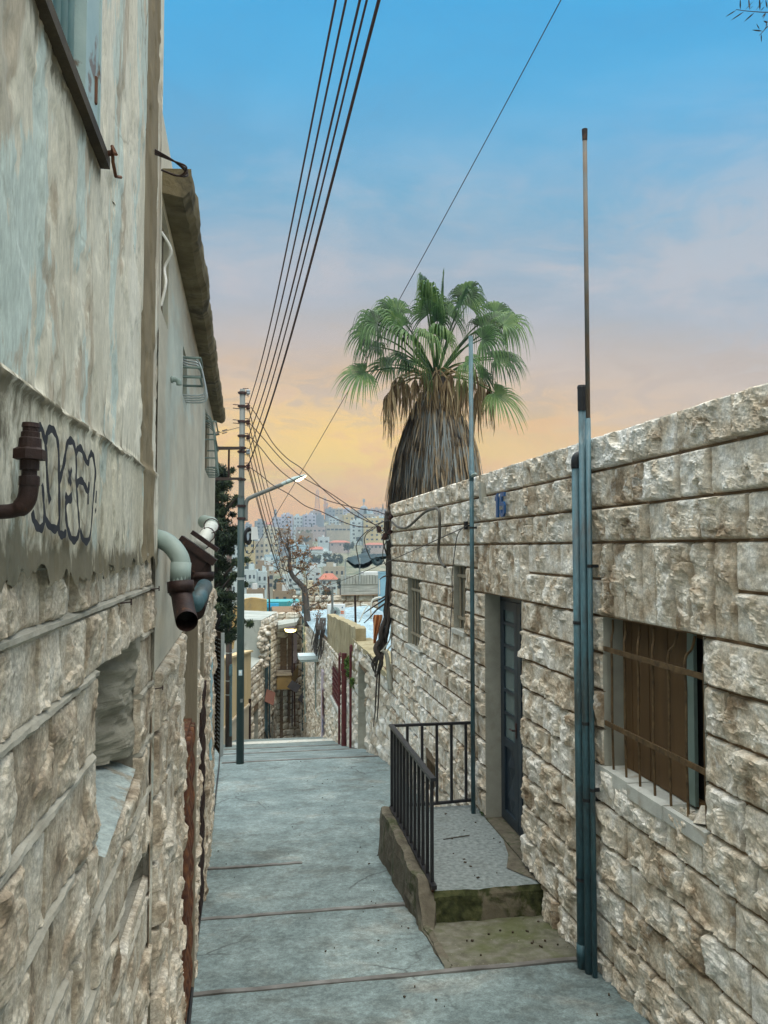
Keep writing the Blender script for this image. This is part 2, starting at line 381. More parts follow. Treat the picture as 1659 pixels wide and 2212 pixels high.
mat('ceramic', [C4(.07, .03, .028), C4(.10, .045, .04)], 8, .3)
mat('ceramic_grey', [C4(.3, .36, .42), C4(.4, .46, .5)], 8, .3)
mat('dark_fit', [C4(.03, .016, .016), C4(.06, .03, .028)], 8, .45)
mat('frond', [C4(.014, .046, .010), C4(.05, .135, .03), C4(.14, .235, .06)], 2.2, .5, attr=.5, spec=.45, transl=.25)
mat('frond_dead', [C4(.17, .11, .055), C4(.30, .22, .12), C4(.42, .34, .21)], 3, .8, attr=.6, transl=.1)
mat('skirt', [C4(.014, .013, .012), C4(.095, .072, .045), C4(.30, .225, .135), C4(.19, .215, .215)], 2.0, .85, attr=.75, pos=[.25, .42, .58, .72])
mat('bark', [C4(.030, .025, .022), C4(.075, .062, .052)], 9, .9, .7, 40, stretch=(1, 1, .25), bdist=.02)
mat('bark_grey', [C4(.06, .055, .05), C4(.14, .12, .105)], 9, .9, .7, 40, stretch=(1, 1, .3), bdist=.02)
mat('needles', [C4(.010, .022, .012), C4(.022, .042, .02), C4(.05, .075, .03)], 2.0, .7, attr=.4)
mat('leaf_orange', [C4(.13, .06, .025), C4(.24, .12, .045), C4(.34, .19, .085)], 3, .7, attr=.5, transl=.3)
mat('leaf_olive', [C4(.03, .035, .03), C4(.06, .06, .05)], 20, .6, attr=.3)
mat('weed', [C4(.04, .09, .012), C4(.08, .15, .02)], 6, .7, attr=.4, transl=.2)
mat('leaf_far', [C4(.02, .035, .02), C4(.045, .065, .03), C4(.08, .10, .045)], .35, .8, attr=.4)
mat('leaf_far_yellow', [C4(.10, .12, .03), C4(.18, .19, .05)], .4, .8, attr=.4)
mat('hill', [C4(.10, .115, .06), C4(.20, .19, .12), C4(.32, .28, .20)], .03, .95, .5, .5, stain=(C4(.05, .075, .03), .06, .5, .62, .8), bdist=.6, detail=10)
mat('orange_cloth', [C4(.55, .22, .08), C4(.72, .34, .14)], 4, .85, .3, 20, transl=.2)
mat('tarp', [C4(.012, .028, .034), C4(.03, .06, .07)], 3, .6, .4, 12, bdist=.03)
mat('sheet_roof', [C4(.22, .33, .39), C4(.42, .55, .61)], 1.8, .6, .5, 9, stain=(C4(.18, .20, .20), 2.5, .54, .66, .7), bdist=.05)
mat('awning', [C4(.52, .66, .70), C4(.66, .78, .80)], 2, .5)
mat('block', [C4(.24, .20, .11), C4(.36, .31, .19), C4(.44, .39, .26)], 2, .95, .5, 18, stain=(C4(.12, .11, .05), 2, .56, .68, .7), stretch=(1, 1, .6), bdist=.015)
mat('red_paint', [C4(.07, .008, .010), C4(.12, .014, .016)], 5, .45, .1, 30, spec=.5)
mat('yellow_wall', [C4(.50, .38, .20), C4(.62, .49, .28)], 1.3, .9, .3, 14, stretch=(1, 1, .4), stain=(C4(.36, .29, .19), 1.5, .56, .7, .6))
mat('cream_wall', [C4(.46, .40, .30), C4(.56, .49, .38)], 1.2, .9, .3, 14, stretch=(1, 1, .4), stain=(C4(.3, .25, .18), 1.5, .56, .7, .6))
mat('grey_plaster', [C4(.30, .33, .31), C4(.42, .45, .42)], 1.0, .9, .3, 10, stretch=(1, 1, .5), stain=(C4(.19, .2, .18), 1.2, .55, .7, .7))
mat('lilac_wall', [C4(.42, .36, .44), C4(.50, .44, .50)], 2, .8)
mat('blue_panel', [C4(.22, .46, .62), C4(.30, .55, .70)], 1.2, .5)
mat('turquoise', [C4(.05, .30, .33), C4(.09, .38, .40)], 1.2, .6)
mat('bright_blue', [C4(.03, .36, .62), C4(.06, .45, .72)], 1.2, .6)
mat('ochre', [C4(.36, .24, .09), C4(.46, .33, .14)], 1.2, .9, stain=(C4(.2, .18, .13), 1.0, .5, .62, .7))
mat('white_metal', [C4(.58, .62, .63), C4(.68, .72, .72)], 3, .5)
mat('red_roof', [C4(.34, .11, .07), C4(.44, .17, .11)], .6, .85)
mat('red_sign', [C4(.55, .16, .08), C4(.6, .2, .1)], 3, .6)
mat('dark_plate', [C4(.03, .028, .035), C4(.05, .045, .055)], 4, .6)
mat('brown_plate', [C4(.20, .09, .07), C4(.26, .12, .09)], 4, .6)
mat('mast_red', [C4(.42, .2, .17), C4(.5, .3, .26)], .1, .6)
mat('sticker', [C4(.35, .50, .58), C4(.45, .6, .66)], 20, .5)
mat('paper_white', [C4(.7, .7, .66), C4(.8, .8, .76)], 20, .7)
def cracks(name, sc, col, lo, hi):
    t = M[name].node_tree; b = t.nodes['Principled BSDF']; src = b.inputs['Base Color'].links[0].from_socket
    tcn = t.nodes.new('ShaderNodeTexCoord'); nn = t.nodes.new('ShaderNodeTexNoise'); nn.inputs['Scale'].default_value = 2.2; nn.inputs['Detail'].default_value = 6; t.links.new(tcn.outputs['Object'], nn.inputs[0])
    mx = t.nodes.new('ShaderNodeMix'); mx.data_type = 'RGBA'; mx.blend_type = 'LINEAR_LIGHT'; mx.inputs[0].default_value = .22; t.links.new(tcn.outputs['Object'], mx.inputs[6]); t.links.new(nn.outputs[1], mx.inputs[7])
    v = t.nodes.new('ShaderNodeTexVoronoi'); v.feature = 'DISTANCE_TO_EDGE'; v.inputs['Scale'].default_value = sc; t.links.new(mx.outputs[2], v.inputs[0])
    r = t.nodes.new('ShaderNodeValToRGB'); r.color_ramp.elements[0].color = (1, 1, 1, 1); r.color_ramp.elements[1].position = .010; r.color_ramp.elements[1].color = (0, 0, 0, 1); t.links.new(v.outputs[0], r.inputs[0])
    n2_ = t.nodes.new('ShaderNodeTexNoise'); n2_.inputs['Scale'].default_value = .7; t.links.new(tcn.outputs['Object'], n2_.inputs[0]); r2 = t.nodes.new('ShaderNodeValToRGB'); r2.color_ramp.elements[0].position = lo; r2.color_ramp.elements[1].position = hi; t.links.new(n2_.outputs[0], r2.inputs[0])
    mu = t.nodes.new('ShaderNodeMath'); mu.operation = 'MULTIPLY'; t.links.new(r.outputs[0], mu.inputs[0]); t.links.new(r2.outputs[0], mu.inputs[1])
    m2 = t.nodes.new('ShaderNodeMix'); m2.data_type = 'RGBA'; t.links.new(mu.outputs[0], m2.inputs[0]); t.links.new(src, m2.inputs[6]); m2.inputs[7].default_value = col; t.links.new(m2.outputs[2], b.inputs['Base Color'])
cracks('concrete', .55, C4(.045, .05, .048), .50, .62)
cracks('plaster', 1.1, C4(.16, .13, .09), .50, .62); cracks('plaster_low', 1.6, C4(.14, .11, .07), .46, .60)
emis('lamp_white', (1, .88, .66, 1), 3.2)
emis('lamp_yellow', (1, .80, .28, 1), 9)
# ================================================================== ground
def hill_ridge(X): return np.interp(X, [-120, -40, -15, 5, 25, 65, 140, 400], [4, 8, 12, 18, 23, 30, 35, 38])
TY = [-60, 0, 16, 29.6, 45, 70, 120, 200, 300, 400, 550, 700, 850, 900, 1000]
TZ = [3.4, -3.2, -4.9, -7.8, -15.5, -21, -25, -23, -20.5, -17.5, -8, 8, 30, 30, 14]
def tz(X, Y):
    b = np.interp(Y, TY, TZ); w = sst(380, 850, Y)
    return b + w * (hill_ridge(X) - 30) - sst(40, 160, Y) * np.clip(-X - 60, 0, 300) * .03
ys = np.concatenate([np.linspace(-40, 60, 60), np.linspace(62, 300, 90), np.linspace(304, 1000, 150)])
xs = np.concatenate([np.linspace(-500, -80, 30), np.linspace(-75, 220, 150), np.linspace(228, 600, 30)])
YY, XX = np.meshgrid(ys, xs, indexing='ij')
ZZ = tz(XX, YY) + sst(50, 200, YY) * (fbm(XX / 18, YY / 18, 3) - .5) * 6 + sst(50, 90, YY) * (fbm(XX / 4, YY / 4, 5) - .5) * 1.6
mb = MB(); mb.grid(np.stack([XX, YY, ZZ], -1), flip=True)
struct('ground', mb, 'hill', smooth=True)

# street: one continuous concrete ramp, 15 mm undulation
ys = np.concatenate([np.linspace(-6, 17, 260), np.linspace(17.15, 29.6, 60), np.linspace(29.9, 46, 40)])
xs = np.linspace(-1.7, 2.75, 60)
YY, XX = np.meshgrid(ys, xs, indexing='ij')
ZZ = np.interp(YY, GY, GZ) + (fbm(XX * .8, YY * .8, 8) - .5) * .025 + (fbm(XX * 5, YY * 5, 9) - .5) * .006
mb = MB(); mb.grid(np.stack([XX, YY, ZZ], -1), flip=True)
struct('street', mb, 'concrete', smooth=True)
# step edges of worn metal set across the ramp
def nosing(x0, x1, Y, label, w=.045, hgt=.022, mt='nosing'):
    m = MB(); n = 14; X = np.linspace(x0, x1, n)
    for i in range(n - 1):
        z0, z1 = gz(Y), gz(Y)
        a = (X[i], Y + .004 * math.sin(i * 1.7), z0 + .004 + .003 * math.sin(i * 2.3)); b = (X[i + 1] + .002, Y + .004 * math.sin(i * 1.7 + 1.7), z1 + .004 + .003 * math.sin(i * 2.3 + 2.3))
        m.bar(a, b, w, hgt)
    return single('step_edge', m, mt, label, 'step edge', 'metal step edges across the street')
nosing(-.43, 2.62, 5.85, 'nearest worn metal step edge, running into the feet of the teal pipes')
nosing(-.46, 1.44, 7.35, 'metal step edge ending at the side wall of the entrance landing')
nosing(-.5, .56, 8.9, 'broken metal step edge that stops halfway across the street')
nosing(-.62, 2.6, 16.05, 'metal step edge at the foot of the tall grey street pole', .06, .03)
nosing(-.75, 2.6, 19.6, 'dark step edge in front of the two red pipes', .06, .03)
nosing(-.8, 2.6, 22.4, 'last dark step edge before the pale far step', .06, .03)
nosing(-.8, 2.6, 25.6, 'pale stone step edge at the far end where the street drops away', .5, .02, 'stone_sill')

m = MB(); rb = random.Random(3)
for k in range(80):
    y = 4.6 + 12 * rb.random() ** 1.7; x = rb.choice((rb.uniform(-.4, 2.5), rb.uniform(-.4, -.1), rb.uniform(1.0, 1.45), rb.uniform(2.2, 2.55))); s_ = rb.uniform(.004, .013)
    m.box((x, y, gz(y) + .012), (s_ * rb.uniform(.6, 2), s_, .008), rb.uniform(0, 3))
lit = build('street_litter', m, 'dark_wood'); tag(lit, 'dark crumbs, leaves and butts scattered over the concrete street', 'litter', None, 'stuff')
# ================================================================== rock-faced stone
def rockstone(mb, fr, u0, u1, v0, v1, res, depth, rng, gap=.006, mi=0, rough=1.0, fac=.50, vfac=1.0, rise=.020):
    o, U, V, N = fr
    u0 += gap; u1 -= gap; v0 += gap; v1 -= gap
    if u1 - u0 < .02 or v1 - v0 < .02: return
    nu = max(4, int((u1 - u0) / res[0])); nv = max(4, int((v1 - v0) / res[1]))
    su = np.linspace(u0, u1, nu + 1); sv = np.linspace(v0, v1, nv + 1)
    u, v = np.meshgrid(su, sv, indexing='ij')
    cu, cv = (u0 + u1) / 2, (v0 + v1) / 2; w, h = u1 - u0, v1 - v0
    seed = rng.randrange(10 ** 6)
    wu = u + (fbm(u * 9, v * 9, seed) - .5) * .09; wv = v + (fbm(u * 9, v * 9, seed + 5) - .5) * .09
    q = np.minimum(w, h)
    H = np.full_like(u, depth * 1.05)
    for k in range(rng.randint(3, 6)):                              # split planes
        pu, pv = rng.uniform(u0, u1), rng.uniform(v0, v1); a = rng.uniform(0, 2 * math.pi); s = rng.uniform(.02, .20)
        H = np.minimum(H, rng.uniform(.7, 1.1) * depth + s * (math.cos(a) * (wu - pu) + math.sin(a) * (wv - pv)))
    ns = int(4 + w * h * 70 * rng.uniform(.5, 1.6)); best = np.full_like(u, 9e9); F = np.zeros_like(u)   # broken facets
    for k in range(ns):
        pu, pv = rng.uniform(u0, u1), rng.uniform(v0, v1); an = rng.uniform(.7, 1.6); d2 = ((wu - pu) / an) ** 2 + ((wv - pv) * an) ** 2 - rng.random() * .002
        f = rng.gauss(0, .30) + vfac * (rng.gauss(0, 3.2) * (wu - pu) + rng.gauss(1.2, 3.2) * (wv - pv)); c = d2 < best; best = np.where(c, d2, best); F = np.where(c, f, F)
    F = np.clip(F, -.8, .7)
    H = H + depth * fac * F
    for k in range(rng.randint(1, 4)):                              # shell-shaped chips
        pu, pv = rng.uniform(u0, u1), rng.uniform(v0, v1); r = rng.uniform(.2, .45) * q; an = rng.uniform(.6, 1.6); d2 = ((wu - pu) / an) ** 2 + (wv - pv) ** 2
        H = H - depth * rng.uniform(.15, .40) * np.sqrt(np.clip(1 - d2 / r ** 2, 0, 1))
    H = H + (fbm(u * 11, v * 11, seed + 4, 3) - .5) * depth * .35 * rough + (fbm(u * 38, v * 38, seed + 3, 4, .65) - .5) * depth * .42 * rough
    fl = depth * (.16 + .4 * fbm(u * 13, v * 13, seed + 6, 4, .6)); H = np.maximum(H, fl)
    e = np.minimum(np.minimum(u - u0, u1 - u) * 1.25, np.minimum(v - v0, v1 - v))
    e = e + (fbm(u * 30, v * 30, seed + 1, 3) - .5) * .009
    H = np.clip(H, .12 * depth, 1.7 * depth) * np.sqrt(sst(-.004, rise, e))
    ed = np.minimum(np.minimum(u - u0, u1 - u), np.minimum(v - v0, v1 - v))
    H = np.where(ed < 1e-6, -.012, H)
    P = o + u[..., None] * U + v[..., None] * V + H[..., None] * N
    tone = np.clip(rng.gauss(.5, .22), 0, 1)
    at = np.stack([np.full_like(u, tone), np.full_like(u, rng.random()), np.full_like(u, .5)], -1)
    mb.grid(P, mi, at)
def stonewall(mb, fr, rows, ua, ub, holes, rng, res, depth=.05, lens=(.34, .68), ground=None, gap=.0065, skip=(), mi=0, top=None):
    for v0, v1 in rows:
        cuts = [(ua, ub)]
        for (a, b, c, d) in list(holes) + list(skip):
            if v1 > c + .03 and v0 < d - .03:
                cuts = [q for (s, e) in cuts for q in ((s, min(e, a)), (max(s, b), e)) if q[1] - q[0] > .03]
        for s, e in cuts:
            u = s; first = True
            while u < e - 1e-6:
                l = rng.uniform(*lens) * (.6 if first and rng.random() < .5 else 1); first = False
                n = u + l
                if e - n < lens[0] * .6: n = e
                if (ground is None or v1 > ground((u + n) / 2) - .05) and (top is None or v0 < top((u + n) / 2)):
                    r = res((u + n) / 2) if callable(res) else res
                    rockstone(mb, fr, u, n, v0, v1 if top is None else min(v1, top((u + n) / 2)), r, depth, rng, gap, mi)
                u = n
def panelwall(mb, fr, ua, ub, va, vb, holes, off=-.006, mi=0, reveal=.2, rmi=None):
    """flat sheet with rectangular openings and their reveals"""
    o, U, V, N = fr
    us = sorted({ua, ub, *[h[0] for h in holes], *[h[1] for h in holes]}); vs = sorted({va, vb, *[h[2] for h in holes], *[h[3] for h in holes]})
    us = [q for q in us if ua <= q <= ub]; vs = [q for q in vs if va <= q <= vb]
    for i in range(len(us) - 1):
        for j in range(len(vs) - 1):
            cu, cv = (us[i] + us[i + 1]) / 2, (vs[j] + vs[j + 1]) / 2
            if any(a < cu < b and c < cv < d for a, b, c, d in holes): continue
            q = [o + u * U + v * V + off * N for u, v in ((us[i], vs[j]), (us[i + 1], vs[j]), (us[i + 1], vs[j + 1]), (us[i], vs[j + 1]))]
            mb.add(q, [(0, 1, 2, 3)], mi)
    for a, b, c, d in holes:
        f = [o + u * U + v * V + off * N for u, v in ((a, c), (b, c), (b, d), (a, d))]
        k = [p - N * reveal for p in f]
        mb.add(f + k, [(i, (i + 1) % 4, 4 + (i + 1) % 4, 4 + i) for i in range(4)], mi if rmi is None else rmi)
A3 = lambda *q: np.array(q, float)
FR_R = (A3(XR, 0, 0), A3(0, 1, 0), A3(0, 0, 1), A3(-1, 0, 0))       # right-hand street face: u = Y, v = Z
RZ = [.043 + .282 * k for k in range(3)] + [.868]                   # course lines above the eye
rows_R = [(RZ[0], RZ[1] - .018), (RZ[1] - .018, RZ[2] - .01), (RZ[2] - .01, .868)] + [(.043 - .281 * (k + 1), .043 - .281 * k) for k in range(17)]
rl = lambda k: .043 - .281 * k
YC = 14.72                                                          # far corner of the house
house = thing('stone_house', 'cream rock-faced stone house with blue door, barred windows and flat roof', 'house', (XR, 8, gz(8)))
rng = random.Random(11)
DOOR = (7.30, 8.53, -3.055, rl(2))
WIN = (4.175, 5.50, rl(6), rl(2))
SWA = (11.95, 13.02, -1.63, rl(2) + .01)
SWB = (9.35, 9.93, -1.05, -.22)
GRI = (10.95, 11.7, -3.55, -3.18)
HOLES = [DOOR, WIN, SWA, SWB, GRI]
res_R = lambda Y: (max(.010, .0034 * Y), max(.009, .0021 * Y))
mb = MB()
lint = [(WIN[0] - .33, WIN[1] + .02, rl(2), rl(0)), (DOOR[0] - .2, DOOR[1] + .25, rl(2), rl(0))]
stonewall(mb, FR_R, rows_R, 1.6, YC, HOLES, rng, res_R, .060, ground=lambda y: gz(y), skip=lint)
for a, b, c, d in lint:                                             # upright lintel stones
    n = max(2, int((b - a) / .19)); e = np.linspace(a, b, n + 1)
    for i in range(n):
        if d - c > .4: rockstone(mb, FR_R, e[i], e[i + 1], c, d, res_R((a + b) / 2), .056, rng, .006)
panelwall(mb, FR_R, 1.6, YC, -6.5, .86, HOLES, -.004, 1, .16, 2)
# roof slab, end wall and back of the house
mb.bb((XR + .02, 1.6, .80), (7.0, YC - .01, .855), 1)
e2 = (A3(0, YC, 0), A3(1, 0, 0), A3(0, 0, 1), A3(0, 1, 0))
stonewall(mb, e2, rows_R[:14], XR, 7, [], rng, (.08, .06), .05)
mb.add([(XR, YC - .004, -6.5), (7, YC - .004, -6.5), (7, YC - .004, .86), (XR, YC - .004, .86)], [(0, 1, 2, 3)], 1)
mb.add([(7, 1.6, -6.5), (7, YC, -6.5), (7, YC, .86), (7, 1.6, .86)], [(0, 1, 2, 3)], 1)
mb.add([(XR, 1.6, -6.5), (7, 1.6, -6.5), (7, 1.6, .86), (XR, 1.6, .86)], [(0, 1, 2, 3)], 1)
part('wall', mb, ['rock', 'mortar', 'cutstone'], house)
# --- door
XD = XR + .17
def jamb_blocks(parent, Y, dirn, z0, z1, hts, depth=.22, label=None):
    m = MB(); z = z1; k = 0
    while z > z0 + .02:
        zz = max(z0, z - hts); s = random.uniform(-.003, .003)
        m.bb((XR - .012 + s, Y, zz + .003), (XR + depth, Y + dirn * .05, z - .003), 0); z = zz; k += 1
    return part('jamb', m, 'cutstone', parent, label=label)
jamb_blocks(house, DOOR[1] - .001, .08, DOOR[2] - .06, DOOR[3], .281)
jamb_blocks(house, DOOR[0] + .001, -.08, DOOR[2] - .06, DOOR[3], .281)
m = MB(); y0, y1, z0, z1 = DOOR
m.bb((XD, y0, z0), (XD + .05, y0 + .06, z1)); m.bb((XD, y1 - .06, z0), (XD + .05, y1, z1)); m.bb((XD, y0 + .06, z1 - .07), (XD + .05, y1 - .06, z1))
m.bb((XD, y0 + .06, z0), (XD + .05, y1 - .06, z0 + .04)); ym = (y0 + y1) / 2
for a, b in ((y0 + .065, ym - .004), (ym + .004, y1 - .065)):       # two leaves, each with a column of small panes over a pressed panel
    m.bb((XD - .015, a, z0 + .045), (XD + .02, a + .10, z1 - .075)); m.bb((XD - .015, b - .10, z0 + .045), (XD + .02, b, z1 - .075))
    for zz in (z0 + .045, z0 + .85, z1 - .075 - .10): m.bb((XD - .014, a + .10, zz), (XD + .02, b - .10, zz + .10))
    for k in range(1, 6): m.bb((XD - .012, a + .10, z0 + .95 + k * .25), (XD + .015, b - .10, z0 + .985 + k * .25))
    m.bb((XD + .012, a + .1, z0 + .14), (XD + .02, b - .1, z0 + .85))
    c = (a + b) / 2                                                  # raised lozenges in the lower panel
    for zc in (z0 + .32, z0 + .66):
        m.add([(XD + .012, c - .14, zc), (XD + .012, c, zc - .15), (XD + .012, c + .14, zc), (XD + .012, c, zc + .15), (XD - .02, c, zc)], [(0, 1, 4), (1, 2, 4), (2, 3, 4), (3, 0, 4)])
door = part('door', m, 'door_blue', house)
m = MB(); m.bb((XR - .015, y0 + .001, z0 - .02), (XD, y1 - .001, z0 + .012)); part('threshold', m, 'old_concrete', house)
m = MB()
for a, b in ((y0 + .165, ym - .104), (ym + .104, y1 - .165)): m.bb((XD + .004, a, z0 + .95), (XD + .010, b, z1 - .175))
part('pane', m, 'glass', door)
m = MB(); m.tube([(XD - .02, ym + .05, -1.95), (XD - .06, ym + .05, -1.95), (XD - .06, ym + .13, -1.95)], .009); m.bb((XD - .022, ym + .03, -2.03), (XD - .015, ym + .07, -1.87))
part('handle', m, 'dark_fit', door)
# --- big barred window
XW = XR + .10; y0, y1, z0, z1 = WIN
jamb_blocks(house, y1 - .001, .05, z0, z1, .281, .2); jamb_blocks(house, y0 + .001, -.05, z0, z1, .281, .2)
m = MB(); m.bb((XW + .05, y0, z0), (XW + .09, y0 + .05, z1)); m.bb((XW + .05, y1 - .05, z0), (XW + .09, y1, z1)); m.bb((XW + .05, y0 + .05, z1 - .05), (XW + .09, y1 - .05, z1)); m.bb((XW + .05, y0 + .05, z0), (XW + .09, y1 - .05, z0 + .05))
win = part('window', m, 'board', house)
m = MB(); e = np.linspace(y0 + .40, y1 - .04, 8)
for i in range(7): m.bb((XW + .03 + .004 * (i % 2), e[i] + .0015, z0 + .01), (XW + .05, e[i + 1] - .0015, z1 - .01))
part('board', m, 'board', win)
m = MB(); ystr = y0 + .335
m.add([(XW + .02, ystr, z0 + .02), (XW + .02, ystr + .10, z0 + .02), (XW + .045, ystr + .10, z0 + .02), (XW + .045, ystr, z0 + .02), (XW + .02, ystr - .01, z1 - .01), (XW + .02, ystr + .06, z1 - .01), (XW + .045, ystr + .06, z1 - .01), (XW + .045, ystr - .01, z1 - .01)],
      [(0, 3, 2, 1), (4, 5, 6, 7), (0, 1, 5, 4), (1, 2, 6, 5), (2, 3, 7, 6), (3, 0, 4, 7)]); part('edge_strip', m, 'frame_green', win)
m = MB(); m.bb((XW + .09, y0, z0), (XW + .095, y1, z1)); part('backing', m, 'void', win)
for i, yy in enumerate(np.linspace(y0 + .04, y1 - .09, 7)):
    m = MB(); k = .05 if i > 2 else -.05
    m.tube(smoothpath([(XR + .015, yy, z0 + .0), (XR + .012, yy + .004, -1.3), (XR + .012, yy - .003, -.9), (XR + .012, yy, z1 - .17), (XR + .04, yy + k * .6, z1 - .10), (XR + .05, yy + k, z1 - .02)], 4), .0085, 6)
    part('bar', m, 'rust_bars', win)
for zc in (z1 - .24, z0 + .33):
    m = MB(); m.bar((XR - .002, y0 - .005, zc), (XR - .002, y1 + .02, zc), .012, .036); part('rail', m, 'rust_bars', win)
m = MB(); n = 3; e = np.linspace(y0 - .02, y1 + .05, n + 1)
for i in range(n): m.bb((XR - .040 - .01 * (i % 2), e[i] + .003, z0 - .09), (XW + .07, e[i + 1] - .003, z0 - .002 + .004 * i))
part('sill', m, 'stone_sill', win)
m = MB()
for k in range(7): m.box((XR + .03 + .02 * (k % 2), y0 + .12 + .035 * k, z0 + .012), (.03, .03 + .02 * (k % 3), .02), k * .7)
m.tube([(XR + .03, y0 + .10, z0 + .0), (XR + .05, y0 + .13, z0 + .10)], [.06, .015], 6); part('debris', m, 'rock', win)
# --- two small barred windows and the basement grille
def smallwin(H, nb, mtl='cutstone'):
    y0, y1, z0, z1 = H; m = MB(); X = XR + .2
    m.bb((X, y0, z0), (X + .03, y0 + .05, z1)); m.bb((X, y1 - .05, z0), (X + .03, y1, z1)); m.bb((X, y0 + .05, z1 - .05), (X + .03, y1 - .05, z1)); m.bb((X, y0 + .05, z0), (X + .03, y1 - .05, z0 + .05))
    w = part('window', m, 'frame_green', house)
    m = MB(); m.bb((X + .03, y0, z0), (X + .035, y1, z1)); part('pane', m, 'glass_dark', w)
    for yy in np.linspace(y0 + .09, y1 - .09, nb):
        m = MB(); m.tube([(XR + .06, yy, z0), (XR + .06, yy, z1)], .016, 6); part('bar', m, 'old_wood', w)
    for zc in (z0 + .17 * (z1 - z0), z0 + .83 * (z1 - z0)):
        m = MB(); m.bar((XR + .045, y0, zc), (XR + .045, y1, zc), .012, .04); part('rail', m, 'old_wood', w)
    m = MB(); m.bb((XR - .05, y0 - .03, z0 - .06), (XR + .2, y1 + .03, z0 - .002)); part('sill', m, 'stone_sill', w)
smallwin(SWA, 5); smallwin(SWB, 3)
jamb_blocks(house, SWA[1] - .001, .05, SWA[2], SWA[3], .285, .2); jamb_blocks(house, SWB[1] - .001, .05, SWB[2], SWB[3], .9, .2)
y0, y1, z0, z1 = GRI; m = MB()
for yy in np.linspace(y0 + .04, y1 - .04, 9): m.bar((XR + .02, yy, z0), (XR + .02, yy, z1), .014, .014, up=(1, 0, 0))
m.bar((XR + .02, y0, z1 - .02), (XR + .02, y1, z1 - .02), .02, .02); m.bb((XR + .12, y0, z0), (XR + .13, y1, z1)); part('vent_grille', m, 'rust_bars', house)
# --- house number 15 in blue relief
num = thing('house_number', 'dark blue raised number 15 on the top courses of the stone house', 'house number', onX(1100, 1092, XR - .06))
p0 = onX(1097, 1117, XR); s = .255
U, V, N = A3(0, -1, 0), A3(0, 0, 1), A3(-1, 0, 0)
o = A3(XR - .065, p0[1] + .17, p0[2])
m = MB(); m.prism([(x * s, y * s) for x, y in [(.12, 0), (.36, 0), (.36, 1), (.22, 1), (0, .84), (0, .70), (.12, .76)]], o, U, V, N, .022); part('digit', m, 'number_blue', num)
five = [(0, .30), (.02, .12), (.14, 0), (.42, 0), (.58, .14), (.60, .46), (.46, .62), (.22, .62), (.24, .83), (.58, .83), (.58, 1), (.06, 1), (.02, .46), (.34, .47), (.40, .40), (.39, .22), (.34, .16), (.22, .16), (.18, .30)]
m = MB(); m.prism([(x * s + .62 * s, y * s) for x, y in five], o, U, V, N, .022); part('digit', m, 'number_blue', num)

# ================================================================== landing with railing in front of the door
ZL = -3.062
ld = thing('entrance_landing', 'raised concrete entrance landing with mossy step in front of the blue door', 'landing', (2.1, 7.8, gz(7.8)))
m = MB(); X = np.linspace(1.60, XR - .0, 30); Y = np.linspace(6.83, 9.02, 60); XX, YY = np.meshgrid(X, Y, indexing='ij')
fy = 6.83 + (fbm(X * 9, X * 0, 31) - .5) * .05 ; YY = np.where(YY < 6.9, np.maximum(YY, fy[:, None]), YY); YY[:, 0] = fy
ZZ = ZL + (fbm(XX * 6, YY * 6, 4) - .5) * .008; m.grid(np.stack([XX, YY, ZZ], -1)); part('slab', m, 'landing', ld)
m = MB(); q = [np.stack([X, fy, np.full_like(X, ZL)], -1)]
for k in range(1, 9):
    t = k / 8; q.append(np.stack([X, fy - .02 - .05 * t + (fbm(X * 12, X * 0 + k * .9, 7) - .5) * .04, np.full_like(X, ZL - .34 * t)], -1))
m.grid(np.array(q), flip=False); part('step_face', m, 'moss', ld)
m = MB()                                                             # side wall with rough top, sloping foot follows the street
Y = np.linspace(5.9, 9.02, 110); Xo = 1.475 + (fbm(Y * 4, Y * 0, 2) - .5) * .05
top = ZL + .035 + (fbm(Y * 7, Y * 0, 6) - .5) * .05 ; top = np.where(Y < 6.95, np.maximum(top - sst(6.95, 6.55, Y) * .34, np.interp(Y, GY, GZ) + .03 * sst(5.9, 6.3, Y)), top)
secs = []
for k in range(9):
    t = k / 8; secs.append(np.stack([Xo - .03 * t + (fbm(Y * 6, Y * 0 + k * .8, 12) - .5) * .035, Y, top * (1 - t) + (np.interp(Y, GY, GZ) - .05) * t], -1))
secs.insert(0, np.stack([Xo + .045 + (fbm(Y * 11, Y * 0, 15) - .5) * .05, Y, top + .012], -1)); secs.insert(0, np.stack([1.625 - .10 * sst(6.9, 6.5, Y), Y, top - .01], -1)); secs.insert(0, np.stack([1.64 - .10 * sst(6.9, 6.5, Y), Y, top - .4], -1))
m.grid(np.array(secs), flip=True)
m.add([s[-1] for s in secs], [tuple(range(len(secs)))]); m.add([s[0] for s in secs], [tuple(range(len(secs)))[::-1]]); part('side_wall', m, 'old_concrete', ld)
m = MB(); X = np.linspace(1.47, XR, 40); Y = np.linspace(5.875, 6.85, 34); XX, YY = np.meshgrid(X, Y, indexing='ij')
ZZ = np.interp(YY, GY, GZ) + .014 + (fbm(XX * 8, YY * 8, 14) - .5) * .015 - .03 * sst(5.93, 5.89, YY); m.grid(np.stack([XX, YY, ZZ], -1)); part('lower_slab', m, 'mossy', ld)
m = MB(); m.add([(XR - .02, 6.86, ZL + .006), (XR - .02, 7.9, ZL + .006), (XR - .10, 7.5, ZL + .008), (XR - .22, 7.2, ZL + .008), (XR - .10, 7.0, ZL + .006)], [(0, 1, 2, 3, 4)]); part('dirt_patch', m, 'old_concrete', ld)
m = MB(); m.bb((1.6, 8.98, ZL - .9), (XR, 9.04, ZL - .008)); part('edge', m, 'old_concrete', ld)
m = MB()
